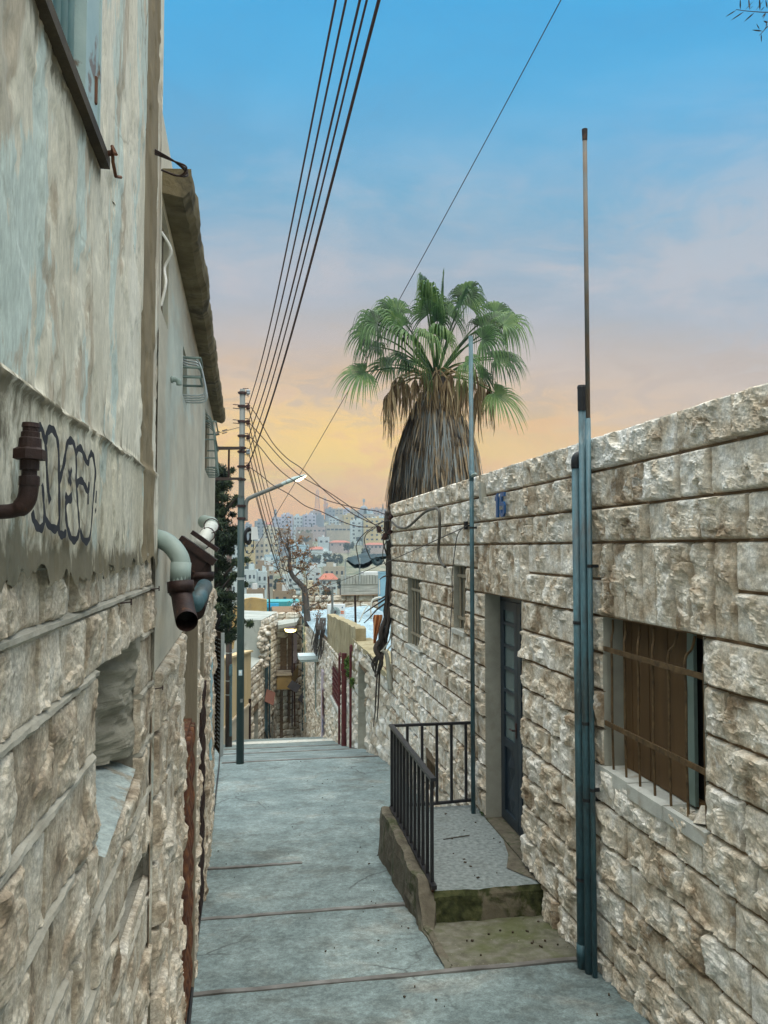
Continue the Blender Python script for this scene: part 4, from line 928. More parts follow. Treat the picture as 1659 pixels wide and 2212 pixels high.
lathe(m, e1 - d * .03, d, [(0, .046), (.0, .052), (.034, .054), (.036, .050), (.036, .040), (.0, .039), (-.08, .036)], 20); part('mouth_ring', m, 'rust', ip)
m = MB(); lathe(m, e1 - d * .10, d, [(0, .037), (.003, .037)], 16); part('dark_inside', m, 'void', ip)
m = MB(); m.tube([P3(1305, 520, 3.37), P3(1310, 600, 3.365)], .056, 18); part('collar', m, 'rust_dark', ip, True)
jp = thing('iron_pipe', 'dark iron drain pipe with bolted hopper and teal stub behind the open pipe', 'pipe', P3(1450, 600, 3.75))
m = MB(); m.tube(smoothpath([P3(1440, 330, 3.8), P3(1450, 420, 3.8), P3(1450, 520, 3.8), P3(1430, 640, 3.75), P3(1400, 730, 3.6)], 5), .052, 16); part('body', m, 'rust_dark', jp, True)
m = MB(); m.tube([P3(1455, 452, 3.8), P3(1455, 505, 3.8)], .062, 16); m.tube([P3(1458, 505, 3.8), P3(1458, 520, 3.8)], .056, 16); part('collar', m, 'rust_dark', jp, True)
m = MB(); c = P3(1432, 345, 3.8); R = Matrix.Rotation(.62, 3, 'Y'); m.box(c + A3(0, 0, .03), (.20, .13, .035), R); m.box(c + A3(-.03, 0, -.01), (.14, .11, .09), R); m.box(c + A3(.035, -.02, .075), (.15, .10, .02), R); part('hopper', m, 'rust_dark', jp)
m = MB(); m.tube([P3(1410, 690, 3.5), P3(1450, 620, 3.6), P3(1480, 560, 3.7)], .038, 16); part('stub', m, 'pipe_teal', jp, True)
wp = thing('plastic_pipe', 'white plastic pipe wired to the wall above the iron hopper', 'pipe', P3(1480, 200, 3.95))
m = MB(); m.tube([P3(1440, 270, 3.9), P3(1490, 190, 4.0), P3(1535, 115, 4.15)], .034, 14); part('tube', m, 'pipe_white', wp, True)
m = MB(); m.tube(smoothpath([P3(1525, 130, 4.15), P3(1530, 105, 4.15), P3(1505, 97, 4.25), P3(1475, 90, 4.3)], 4), .036, 14); part('elbow', m, 'pipe_grey', wp, True)
m = MB()
for x, y in ((1500, 185), (1470, 235), (1530, 120)): c = P3(x, y, 4.0); m.tube([c + .037 * A3(math.cos(a), 0, math.sin(a)) + A3(0, .3 * .037 * math.sin(a), 0) for a in np.linspace(0, 6.28, 14)], .003, 5, cap=False)
m.tube([P3(1390, 180, 4.0), P3(1445, 205, 3.97)], .004, 5); part('wire_tie', m, 'wire', wp)
m = MB(); q0 = on2(350, 822, -.03); q1 = on2(350, 822, .0); Yq = q0[1] + .12
m.tube(smoothpath([atY(340, 822, Yq), atY(368, 820, Yq), atY(380, 820, Yq), atY(386, 824, Yq), atY(387, 832, Yq)], 5), .0135, 12); m.tube([atY(370, 820, Yq), atY(374, 820, Yq)], .018, 12); single('spout_pipe', m, 'pipe_grey', 'small teal spout pipe bent downwards below the eave', 'pipe', smooth=True)
# black cable along the foot of the left wall
P = [onG(x, y) + A3(0, 0, .02) for x, y in ((399, 2300), (408, 2212), (425, 2040), (438, 1940), (450, 1850), (461, 1760), (468, 1700), (473, 1655), (476, 1610))]
m = MB(); m.tube(smoothpath(P, 6), .013, 8); single('ground_cable', m, 'black_rubber', 'black cable lying along the foot of the left walls', 'cable', smooth=True)
# ================================================================== street pole, lamp and lines
Yp = 15.9; pb0 = onG(519, 1650); Yp = pb0[1]
pole = thing('street_pole', 'tall grey steel street pole with insulators, standing on the left of the street', 'pole', pb0)
def PP(x, y, dy=0.0): return atY(x, y, Yp + dy)
m = MB(); m.tube([PP(518.5, 1652), PP(520, 1300), PP(521, 1075)], [.078, .074, .071], 14); part('lower_shaft', m, 'steel_green', pole, True)
m = MB(); m.tube([PP(521, 1080), PP(521.5, 1068), PP(524, 841)], [.071, .060, .056], 14); part('upper_shaft', m, 'steel', pole, True)
for y in (849, 878, 911, 942, 968, 976, 1008, 1036, 1093, 1120, 1250):
    m = MB(); c = PP(523.5 - (y - 841) * .008, y); m.tube([c - A3(0, 0, .025), c + A3(0, 0, .025)], .075 if y < 1060 else .082, 12); m.bar(c + A3(-.09, -.03, 0), c + A3(.09, -.03, 0), .05, .03); part('clamp', m, 'dark_fit' if y < 1240 else 'galv', pole)
INS = [(536, 847), (536, 879), (536, 912), (536, 944), (536, 976), (536, 1008)]
for i, (x, y) in enumerate(INS):
    m = MB(); c = PP(x, y); m.tube([c + A3(-.11, 0, .07), c + A3(0, 0, .075)], .008, 5); m.tube([c + A3(-.11, 0, -.06), c + A3(0, 0, -.065)], .008, 5); m.tube([c + A3(0, 0, .08), c - A3(0, 0, .10)], .008, 5); br = part('bracket', m, 'dark_fit', pole)
    m = MB(); lathe(m, c - A3(0, 0, .05), (0, 0, 1), [(0, .03), (.02, .045), (.035, .045), (.05, .03), (.065, .045), (.08, .045), (.10, .03)], 12); part('insulator', m, 'ceramic_grey' if i in (0, 4) else 'ceramic', pole, True)
for y in (875, 883, 908, 915):
    m = MB(); m.tube([PP(519, y), PP(503, y - 1.5)], .009, 5); part('step_bolt', m, 'dark_fit', pole)
m = MB(); c = PP(519.5, 1452) + A3(.0, -.078, 0); m.box(c, (.07, .006, .11)); part('sticker', m, 'sticker', pole)
m = MB(); c = c + A3(0, -.004, .012); m.tube([c, c + A3(0, -.001, 0)], .021, 12); m.box(c + A3(0, 0, -.035), (.045, .003, .012)); part('sticker', m, 'paper_white', pole)
m = MB(); c = PP(522, 1512) + A3(.0, -.075, 0); m.box(c, (.05, .006, .07)); part('sticker', m, 'steel', pole)
# bracket frame that ties the pole to the house
wb = thing('wall_bracket', 'dark welded bracket tying the street pole to the end of the eaved house', 'bracket', PP(490, 967))
aW = A3(-.95, 10.85, (1184 - 967) / 1690 * 10.85 - .02)
m = MB(); m.bar(aW, PP(522, 968), .05, .06); part('beam', m, 'rust_dark', wb)
dW = A3(-.95, 10.85, (1184 - 940) / 1690 * 10.85); 
m = MB(); m.bar(A3(-.95, 10.85, .95), PP(521, 1034), .05, .05); part('brace', m, 'rust_dark', wb)
t_ = .42; ba = aW + (PP(522, 968) - aW) * .70; bb_ = A3(-.95, 10.85, .95) + (PP(521, 1034) - A3(-.95, 10.85, .95)) * .70
m = MB(); m.bar(ba, bb_, .035, .035, up=(1, 0, 0)); part('strut', m, 'rust_dark', wb)
m = MB(); s0, s1 = A3(-.9, 10.9, (1184 - 953) / 1690 * 10.9), PP(517, 923); m.tube([s0, s1], .006, 5)
for t in (.45, .62): 
    c = s0 + (s1 - s0) * t; dd = (s1 - s0) / np.linalg.norm(s1 - s0); m.tube([c - dd * .25 + A3(0, 0, .02), c + dd * .25 + A3(0, 0, .02)], .01, 5); m.tube([c - dd * .25 - A3(0, 0, .03), c + dd * .25 - A3(0, 0, .03)], .01, 5)
single('stay_wire', m, 'dark_fit', 'stay wire with turnbuckle from the house to the street pole', 'wire')
# lamp
lp = thing('street_lamp', 'lit street lamp on a rising curved arm clamped to the street pole', 'street lamp', PP(531, 1122))
m = MB(); m.tube(smoothpath([PP(531, 1125), PP(531, 1100), PP(531.5, 1088), PP(535, 1079), PP(543, 1074), PP(575, 1060.5), PP(611, 1046)], 5), .042, 12); part('arm', m, 'steel', lp, True)
m = MB(); h0, h1, h2 = PP(609, 1047), PP(640, 1034), PP(660, 1026); dd = (h2 - h0) / np.linalg.norm(h2 - h0); dn = np.cross(dd, (0, 1, 0)); dn = dn if dn[2] > 0 else -dn
prof = [(0, .045, .045), (.10, .055, .07), (.28, .06, .10), (.42, .035, .11), (.52, .02, .09)]
secs = []
for s_, hh, ww in prof:
    c = h0 + dd * s_; secs.append([c + dn * hh * math.sin(a) * (1 if math.sin(a) > 0 else .55) + A3(0, 1, 0) * ww * math.cos(a) for a in np.linspace(0, 2 * math.pi, 13)])
m.grid(np.array(secs)); m.add(secs[0][:-1], [tuple(range(12))]); m.add(secs[-1][:-1], [tuple(range(12))[::-1]]); part('head', m, 'frame_teal', lp, True)
m = MB(); c0, c1 = h0 + dd * .29 - dn * .035, h0 + dd * .53 - dn * .015; m.tube([c0, c0 + (c1 - c0) * .3, c0 + (c1 - c0) * .7, c1], [.025, .045, .04, .012], 12); part('lens', m, 'lamp_white', lp, True)
# junction box and coil
jb = thing('junction_box', 'pale grey junction box with dangling cable on the street pole', 'junction box', PP(550, 1168))
m = MB(); c = PP(550, 1152); m.box(c, (.15, .12, .26), Matrix.Rotation(-.05, 3, 'Y'), taper=.8); part('case', m, 'white_metal', jb)
m = MB(); m.bar(PP(524, 1150), PP(544, 1150), .02, .04); part('bracket', m, 'galv', jb)
m = MB(); m.tube(smoothpath([PP(548, 1166), PP(548, 1178), PP(545, 1190), PP(537, 1196), PP(531, 1190), PP(529, 1175), PP(531, 1160)], 5), .009, 6); part('lead', m, 'black_rubber', jb)
m = MB()
for k in range(16):
    r_ = .10 + .006 * (k % 12); c = PP(535, 1158, -.03 + .012 * (k % 4)); m.tube([c + A3(.42 * r_ * math.cos(a) + .01 * (k % 3), .05 * math.cos(a), 1.05 * r_ * math.sin(a)) for a in np.linspace(0, 2 * math.pi, 26)], .010, 6, cap=False)
single('cable_coil', m, 'black_rubber', 'black coil of spare cable hanging on the street pole', 'cable coil', smooth=True)
# overhead lines
GL = 'power lines overhead from the street pole'
TOP = [(725, 0), (747, 0), (777, 0), (792, 0), (818, 0)]; BOT = [(536, 878), (537, 911), (537, 943), (537, 975), (536, 1007)]
LBL = ['leftmost of the five power lines rising from the pole', 'second power line from the left rising from the pole', 'middle one of the five power lines rising from the pole', 'second power line from the right rising from the pole', 'rightmost and thickest power line rising from the pole']
for i in range(5):
    a = PP(*BOT[i]); q = atY(*TOP[i], 5.0); b = a + (q - a) * 2.1; b[2] += .9
    m = MB(); P = sagline(a, b, .0, 40); tt = np.linspace(0, 1, 40); s_at = 1 / 2.1; P[:, 2] = a[2] + (q[2] - a[2]) * (tt / s_at) + (-.9 * 4 * 0) * 0 - .30 * np.sin(np.pi * np.clip(tt / s_at, 0, 1)) + .9 * np.clip(tt - s_at, 0, 1)
    m.tube(P, (.0085, .0085, .0095, .0085, .013)[i], 6); single('power_line', m, 'wire', LBL[i], 'power line', GL)
m = MB(); m.tube(sagline(atY(520, 1232, 46), atY(1225, -25, 17), .5, 40), .014, 6); single('power_line', m, 'wire', 'single long cable crossing the sky behind the palm crown', 'power line')
def r5(x, y): return (440 + .2652 * x, 770 + .2652 * y)
DN = [[(385, 412), (450, 510), (560, 700), (680, 830), (800, 915), (970, 1080), (1100, 1190), (1220, 1285), (1400, 1372)],
      [(380, 550), (480, 660), (600, 800), (700, 900), (800, 982), (990, 1088), (1180, 1215), (1400, 1376)],
      [(378, 655), (460, 740), (560, 865), (660, 960), (760, 1030), (880, 1110), (1000, 1170), (1150, 1212), (1300, 1245), (1400, 1258), (1482, 1288)],
      [(378, 905), (470, 970), (560, 1045), (700, 1125), (830, 1218), (960, 1265), (1130, 1345), (1260, 1385), (1400, 1390)]]
DL = ['service line dropping from the second insulator to the house corner', 'service line dropping from the third insulator to the house corner', 'upper service line curving to the top of the house corner', 'lowest service line sagging from the pole to the house corner']
for P, lab in zip(DN, DL):
    n = len(P); Q = smoothpath([atY(*r5(*p), Yp + (14.6 - Yp) * i / (n - 1)) for i, p in enumerate(P)], 6); m = MB(); m.tube(Q, .009, 6); single('service_line', m, 'wire', lab, 'service line', 'service lines between the pole and the house')
E6 = [(624, 1282), (627, 1282), (631, 1283), (634, 1284), (640, 1286), (650, 1276)]; S6 = [(535, 1008), (536, 1000), (537, 976), (537, 944), (537, 912), (537, 880)]
for i in range(6):
    a, b = PP(*S6[i]), atY(*E6[i], 41); m = MB(); m.tube(sagline(a, b, .35 + .08 * (i % 3), 36), .010, 6)
    single('street_line', m, 'wire', ('innermost', 'second', 'third', 'fourth', 'fifth', 'outermost')[i] + ' of the six lines running from the pole down the street', 'power line', 'lines running down the street')
# clamps on the house corner
CK = [((844, 1117), 'highest black line clamp on the house corner'), ((843, 1147), 'black line clamp with pale hook on the house corner'), ((830, 1159), 'lowest hanging black line clamp at the house corner'), ((818, 1143), 'cluster of black line connectors left of the house corner')]
for (x, y), lab in CK:
    c = atY(x, y, 14.55); t = thing('line_clamp', lab, 'clamp', c, 'black line clamps at the house corner')
    m = MB(); m.box(c, (.09, .07, .13), Matrix.Rotation(random.uniform(-.6, .6), 3, 'Y'), taper=.7); m.box(c + A3(.01, -.03, .02), (.06, .04, .06), .5); part('body', m, 'dark_fit', t)
    m = MB(); m.tube([c + A3(.05, 0, -.02) + .055 * A3(math.cos(a), 0, math.sin(a)) for a in np.linspace(3.6, 7.4, 10)], .010, 6); part('hook', m, 'galv' if 'pale' in lab or 'lowest' in lab else 'dark_fit', t)
m = MB()
for P in ([(1390, 1385), (1300, 1450), (1245, 1530), (1250, 1600), (1270, 1700)], [(1400, 1395), (1330, 1440), (1310, 1500), (1330, 1580), (1360, 1650)], [(1480, 1290), (1500, 1330), (1450, 1350), (1400, 1370)], [(1490, 1500), (1460, 1580), (1465, 1660), (1500, 1730)], [(1400, 1385), (1470, 1345), (1550, 1340)]):
    m.tube(smoothpath([atY(*r5(*p), 14.5) for p in P], 5), .010, 6)
single('loose_wires', m, 'cable', 'loose black wire ends hanging from the clamps at the house corner', 'wires')
m = MB(); m.tube(sagline(onX(*r1(905, 342), XR - .06), atY(645, 1282, 36), .12, 30), .007, 6); single('service_line', m, 'cable', 'thin dark line from the insulator on the stone face down across the roofs', 'service line')
# ================================================================== lower walls along the right of the street
cw = thing('courtyard_wall', 'lower rock-faced courtyard wall with gateway and red window grille, beyond the stone house', 'wall', (XR, 22, gz(22)))
XC_ = XR + .03
FR_C = (A3(XC_, 0, 0), A3(0, 1, 0), A3(0, 0, 1), A3(-1, 0, 0))
def cY(x, y=1500): return onX(x, y, XC_)[1]
GA = (cY(792), cY(775), -12, onX(776, 1440, XC_)[2])
WR = (cY(738), cY(719), onX(719, 1502, XC_)[2], onX(719, 1436, XC_)[2])
def ctop(Y): return float(np.interp(Y, [14, cY(809, 1420), cY(765, 1386), cY(764, 1386) + .01, 30, 43.5], [-2.55, -2.40, -2.42, -3.25, -3.45, -4.2]))
rngC = random.Random(21); m = MB()
rws = [(-2.3 - .30 * (k + 1), -2.3 - .30 * k) for k in range(36)]
stonewall(m, FR_C, rws, YC + .02, 30.2, [GA, WR], rngC, lambda y: (.0055 * y, .0040 * y), .085, lens=(.3, .75), ground=lambda y: gz(y) - .2, top=ctop)
panelwall(m, FR_C, YC, cY(765, 1386), -9, -2.45, [GA], -.01, 1, .5, 2); panelwall(m, FR_C, cY(765, 1386), 30.2, -14, -3.28, [WR], -.01, 1, .25, 2)
m.bb((XC_ + .02, YC, -9), (XC_ + .45, GA[0], -2.46), 1); m.bb((XC_ + .02, cY(765, 1386), -14), (XC_ + .4, 30.2, -3.4), 1) if False else None
Yc = np.linspace(YC, cY(765, 1386), 40); zt = np.array([ctop(y) for y in Yc]) + (fbm(Yc * 3, Yc * 0, 9) - .5) * .06
m.grid(np.array([np.stack([np.full_like(Yc, XC_ - .05), Yc, zt - .12], -1), np.stack([np.full_like(Yc, XC_ - .05), Yc, zt], -1), np.stack([np.full_like(Yc, XC_ + .45), Yc, zt + .02], -1), np.stack([np.full_like(Yc, XC_ + .45), Yc, zt - 1], -1)]), 3, flip=True)
part('wall', m, ['rubble', 'mortar', 'cutstone', 'block'], cw)
m = MB(); z = GA[3]; k = 0
while z > gz(GA[1]) - .1:
    m.bb((XC_ - .02, GA[1] - .03, z - .40 + .006), (XC_ + .5, GA[1] + .01, z)); z -= .40
part('gate_jamb', m, 'cutstone', cw)
m = MB()
for k in range(7):
    yy = WR[0] + (WR[1] - WR[0]) * (k + .5) / 7; m.bar((XC_ - .02, yy, WR[2]), (XC_ - .02, yy, WR[3]), .03, .03, up=(1, 0, 0))
for k in range(6):
    zz = WR[2] + (WR[3] - WR[2]) * (k + .3) / 6; m.bar((XC_ - .03, WR[0], zz), (XC_ - .03, WR[1], zz), .03, .03)
    for j in range(6):
        yy = WR[0] + (WR[1] - WR[0]) * (j + 1) / 7; m.tube([(XC_ - .025, yy + .07 * math.cos(a), zz + .09 + .06 * math.sin(a)) for a in np.linspace(0, 6.28, 9)], .014, 4, cap=False)
part('window_grille', m, 'red_paint', cw)
m = MB(); m.bb((XC_ + .22, WR[0], WR[2]), (XC_ + .24, WR[1], WR[3])); part('window', m, 'glass_dark', cw)
m = MB(); m.bb((XC_ - .10, WR[0] - .05, WR[2] - .1), (XC_ + .2, WR[1] + .05, WR[2])); part('sill', m, 'stone_sill', cw)
# white door post with red and blue marks (paint) and the rest of the far right wall
fw = thing('far_house', 'pale rubble stone house with white awning, farthest on the right of the street', 'house', (XR, 36, gz(36)))
m = MB(); FR_F = (A3(XR + .06, 0, 0), A3(0, 1, 0), A3(0, 0, 1), A3(-1, 0, 0)); rngF = random.Random(3)
stonewall(m, FR_F, [(-3.6 - .36 * (k + 1), -3.6 - .36 * k) for k in range(34)], 30.2, 43.5, [], rngF, lambda y: (.006 * y, .0045 * y), .10, lens=(.3, .8), ground=lambda y: gz(y) - .3)
panelwall(m, FR_F, 30.2, 43.5, -20, -3.6, [], -.01, 1); m.bb((XR + .07, 30.2, -20), (9, 43.4, -3.66), 1)
part('wall', m, ['rubble', 'mortar'], fw)
m = MB(); x0 = onX(697, 1480, XR - .03)[1]; zt_, zb_ = onX(697, 1445, XR)[2], gz(x0) - .1; m.bb((XR - .06, x0 - .35, zb_), (XR + .1, x0 + .35, zt_)); part('door_post', m, 'lilac_wall', fw)
m = MB()
for y in (1497, 1513, 1524, 1538): c = onX(697, y, XR - .064); m.box((XR - .064, c[1] - .02 * (y % 3), c[2]), (.01, .35, .22 if y != 1513 else .4), None)
part('painted_mark', m, 'red_paint', fw)
m = MB()
for y in (1556, 1563, 1571, 1578): c = onX(697, y, XR - .064); m.box((XR - .064, c[1], c[2]), (.01, .22, .10), Matrix.Rotation(.6 * (y % 2 * 2 - 1), 3, 'X'))
part('painted_mark', m, 'number_blue', fw)
ay = 32.0; a0, a1 = atY(645, 1417, ay), atY(697, 1413, ay)
m = MB(); m.box(((a0[0] + a1[0]) / 2, ay + .3, a0[2] - .06), (a1[0] - a0[0], .9, .16)); m.box(((a0[0] + a1[0]) / 2 + .03, ay + .3, a0[2] - .2), (a1[0] - a0[0] - .12, .7, .10), taper=1.1); m.bb((a1[0] - .06, ay - .15, a0[2] - .6), (a1[0] + .02, ay + .7, a0[2] + .85)); part('awning', m, 'awning', fw)
m = MB(); rr = [onX(655, 1337, XR + .1), ]; zz = -3.55
for k in range(2):
    Yq = np.linspace(30.3, 43.4, 30); Xq = np.linspace(XR - .12, 6.5, 40); A_, B_ = np.meshgrid(Xq, Yq, indexing='ij'); m.grid(np.stack([A_, B_, zz - .03 + .10 * fbm(A_ * 1.3, B_ * .8, 4) + .02 * np.sin(A_ * 26) + (A_ - XR) * .07 - k * .02], -1), flip=bool(k))
part('sheet_roof', m, 'sheet_roof', fw)
m = MB(); m.bar(onX(690, 1310, XR - .1) * 1.0, onX(664, 1420, XR - .1) * 1.0, .05, .05) if False else None
m = MB(); p = lambda x, y: onX(x, y, XR - .03)
m.tube([p(681, 1425), p(682, 1530), p(689, 1545)], .03, 6); part('drain_pipe', m, 'pipe_grey', fw); m = MB(); m.tube([p(660, 1560), p(658, 1500), p(657, 1345)], .045, 6); part('drain_pipe', m, 'pipe_grey', fw)
# block wall standing on the courtyard wall
m = MB(); yb0, yb1 = cY(771, 1390), cY(708, 1340); Yq = np.linspace(yb0, yb1, 50); zt_ = np.interp(Yq, [yb0, yb1], [onX(771, 1356, XC_)[2], onX(709, 1328, XC_)[2]]) + (fbm(Yq * 2.5, Yq * 0, 4) - .5) * .10
S = [np.stack([np.full_like(Yq, XC_ - .02), Yq, np.full_like(Yq, -3.55)], -1)]
for k in range(1, 7):
    t = k / 6; S.append(np.stack([XC_ - .02 + (fbm(Yq * 3, Yq * 0 + k, 7) - .5) * .05, Yq, -3.55 * (1 - t) + zt_ * t], -1))
S.append(np.stack([np.full_like(Yq, XC_ + .24), Yq, zt_ + .01], -1)); S.append(np.stack([np.full_like(Yq, XC_ + .24), Yq, np.full_like(Yq, -3.55)], -1))
m.grid(np.array(S), flip=True); m.add([s[0] for s in S], [tuple(range(len(S)))[::-1]]); m.add([s[-1] for s in S], [tuple(range(len(S)))])
single('block_wall', m, 'block', 'raw concrete block wall with sloping mossy top, standing on the courtyard wall', 'wall')
# red pipes
def redpipe(x0, y0, x1, y1, r, label, hook):
    Yq = onX(x0, y0, XR - .1)[1]; a, b = onX(x0, y0, XR - .1), onX(x1, y1, XR - .1); b[1] = a[1] = Yq; b[2] = atY(x1, y1, Yq)[2]; a[2] = gz(Yq) - .02
    P = [a, b] if not hook else [a, b, b + A3(0, -.05, .05), b + A3(.0, -.18, .06), b + A3(0, -.2, -.08)]
    m = MB(); m.tube(P, r, 10)
    if not hook: m.tube([b - A3(0, 0, .5), b - A3(0, 0, .3)], r * 1.35, 10)
    return single('red_pipe', m, 'red_paint', label, 'pipe', 'red pipes against the courtyard wall', smooth=False)
redpipe(743, 1608, 738, 1411, .075, 'thick dark red pipe in front of the courtyard window', False)
redpipe(757, 1608, 768, 1398, .035, 'thin dark red pipe with hooked top, right of the thick red pipe', True)
q = onX(733, 1412, XR - .1); m = MB(); m.tube([(q[0], q[1], gz(q[1])), (q[0], q[1], q[2]), (q[0], q[1] - .2, q[2] + .04), (q[0], q[1] - .3, q[2] - .05)], .032, 8); single('red_pipe', m, 'red_paint', 'thin dark red pipe close behind the thick red pipe', 'pipe', 'red pipes against the courtyard wall')
# weeds on the courtyard wall
def leaves(m, c, r, n, s, rng, flat=(1, 1, 1), mi=0, el=1.6):
    for k in range(n):
        d = np.array([rng.gauss(0, 1) for _ in range(3)]); d /= np.linalg.norm(d); p = np.array(c) + d * r * (rng.random() ** .75) * np.array(flat)
        a = np.array([rng.gauss(0, 1) for _ in range(3)]); a /= np.linalg.norm(a); b = np.cross(a, d); nb = np.linalg.norm(b)
        if nb < .05: continue
        b /= nb; ss = s * rng.uniform(.6, 1.4); t = rng.random()
        m.add([p - a * ss * el, p - b * ss * .5, p + a * ss * el, p + b * ss * .5], [(0, 1, 2, 3)], mi, (t, t, t))
rngW = random.Random(77)
for (x, y, sz, n), lab in (((750, 1432, .22, 160), 'green weed growing from the joints beside the thick red pipe, upper tuft'), ((753, 1452, .2, 130), 'green weed in the courtyard wall joints, middle tuft'), ((761, 1474, .16, 90), 'green weed in the courtyard wall joints, lowest tuft')):
    m = MB(); leaves(m, onX(x, y, XR - .12), sz, n, .035, rngW, (.4, 1, 1)); single('wall_weed', m, 'weed', lab, 'weed', 'weeds in the courtyard wall')
m = MB(); leaves(m, onG(490, 1603) + A3(-.35, 0, .12), .2, 150, .04, rngW, (1, 1, .9)); single('ground_weed', m, 'weed', 'green weed at the foot of the wall behind the louvred shutter', 'weed')
m = MB(); leaves(m, A3(2.58, 9.08, ZL + .05) * 1.0 + A3(.04, -.42, -.02), .05, 60, .012, rngW); single('ground_weed', m, 'weed', 'tiny weed at the foot of the smooth door jamb', 'weed')

# ================================================================== left side further down
yh = thing('yellow_house', 'low yellow rendered house wall behind the street pole', 'house', (-.6, 30, gz(30)))
m = MB(); a, b = A3(-1.25, 22.5, 0), A3(-.12, 36, 0); dv = (b - a) / np.linalg.norm(b - a); nv = A3(dv[1], -dv[0], 0)
za_, zb_ = (1184 - 1432) / 1690 * 22.5, (1184 - 1407) / 1690 * 36
FRy = (A3(-1.25, 22.5, 0), dv, A3(0, 0, 1), nv); LN = np.linalg.norm(b - a)
m.add([a + A3(0, 0, -12), b + A3(0, 0, -16), b + A3(0, 0, zb_), a + A3(0, 0, za_), a - nv * .25 + A3(0, 0, -12), b - nv * .25 + A3(0, 0, -16), b - nv * .25 + A3(0, 0, zb_), a - nv * .25 + A3(0, 0, za_)], [(0, 1, 2, 3), (7, 6, 5, 4), (3, 2, 6, 7), (1, 5, 6, 2), (0, 3, 7, 4)], 0)
part('wall', m, ['yellow_wall'], yh)
m = MB(); m.add([a + nv * .02 + A3(0, 0, -12), b + nv * .02 + A3(0, 0, -16), b + nv * .02 + A3(0, 0, zb_ - 2.3), a + nv * .02 + A3(0, 0, za_ - 2.2)], [(0, 1, 2, 3)]); m.bar(a + nv * .03 + A3(0, 0, za_ - 2.2), b + nv * .03 + A3(0, 0, zb_ - 2.3), .08, .10); part('lower_wall', m, 'cream_wall', yh)
m = MB(); m.bar(a + nv * -.10 + A3(0, 0, za_ + .04), b - nv * .10 + A3(0, 0, zb_ + .04), .4, .08); part('coping', m, 'yellow_wall', yh)
m = MB(); c = b - dv * 1.0 + nv * .06; m.tube([c + A3(0, 0, zb_ - 2.0), c + A3(0, 0, -14)], .05, 8); m.bar(c + A3(-.2, 0, zb_ - 2.0), c + A3(.06, 0, zb_ - 2.0), .1, .12); part('drain_pipe', m, 'rust_dark', yh)
m = MB(); c = b - dv * 5 + nv * .05; m.tube([c + A3(0, 0, zb_ - 2.3), c + A3(0, 0, -12)], .03, 6); part('drain_pipe', m, 'rust_dark', yh)
m = MB(); c = b - dv * .3 - A3(.6, 0, 0); m.box(c + A3(-.2, 1.6, zb_ + 1.0), (.26, .3, 2.0), Matrix.Rotation(.12, 3, 'Y')); single('leaning_board', m, 'ochre', 'pale timber frame leaning above the yellow wall', 'board')
# stone house in the middle
sm = thing('lane_house', 'pale stone house with broken rubble end and doors, left of the balcony', 'house', (.5, 39, gz(39)))
a, b = A3(-.12, 36, 0), A3(1.27, 43, 0); dv = (b - a) / np.linalg.norm(b - a); nv = A3(dv[1], -dv[0], 0); LN = np.linalg.norm(b - a); FRs = (a, dv, A3(0, 0, 1), nv)
m = MB(); rngS = random.Random(31)
def stp(u): return float(np.interp(u, [0, 2.55, 2.6, LN], [-5.55, -5.45, -3.55, -3.5]))
Hs = [(.75, 1.9, -14, -7.7), (3.0, 3.9, -6.6, -4.6), (3.4, 4.1, -16, -9.4), (5.4, 6.2, -18, -8.9)]
stonewall(m, FRs, [(-3.2 - .35 * (k + 1), -3.2 - .35 * k) for k in range(26)], 0, LN, Hs, rngS, (.12, .10), .09, lens=(.4, .9), top=stp)
panelwall(m, FRs, 0, 2.6, -20, -5.6, Hs[:1], -.01, 1, .3, 2); panelwall(m, FRs, 2.6, LN, -20, -3.6, Hs[1:], -.01, 1, .3, 2)
e_ = (a + dv * 2.6, A3(-nv[0], -nv[1], 0), A3(0, 0, 1), -dv)
part('wall', m, ['rubble', 'mortar', 'cutstone'], sm)
m = MB()                                                             # broken rubble end: loose boulders stacked along the gable
for k in range(70):
    x, y = rngS.uniform(560, 582), rngS.uniform(1352, 1440); c = atY(x + (y - 1352) * -.03, y, 38.3 + rngS.uniform(-.2, .3)); r_ = rngS.uniform(.07, .16)
    V_ = []; 
    for i in range(5):
        for j in range(7):
            th2, ph = math.pi * (i + .5) / 5, 2 * math.pi * j / 7; V_.append(c + r_ * rngS.uniform(.8, 1.15) * A3(math.sin(th2) * math.cos(ph), math.sin(th2) * math.sin(ph), .8 * math.cos(th2)))
    F_ = [(i * 7 + j, i * 7 + (j + 1) % 7, (i + 1) * 7 + (j + 1) % 7, (i + 1) * 7 + j) for i in range(4) for j in range(7)] + [tuple(range(6, -1, -1)), tuple(range(28, 35))]
    tn = rngS.random(); m.add(V_, F_, 0, (tn, tn, tn))
part('rubble_end', m, 'rubble', sm, True)
m = MB()
for u0, u1, z0, z1 in Hs: m.add([a + dv * u + A3(0, 0, z) - nv * .28 for u, z in ((u0, z0), (u1, z0), (u1, z1), (u0, z1))], [(0, 1, 2, 3)])
part('door', m, 'grey_plaster', sm)
m = MB(); Rf = lambda u, z, d_=0.0: a + dv * u + A3(0, 0, z) - nv * d_
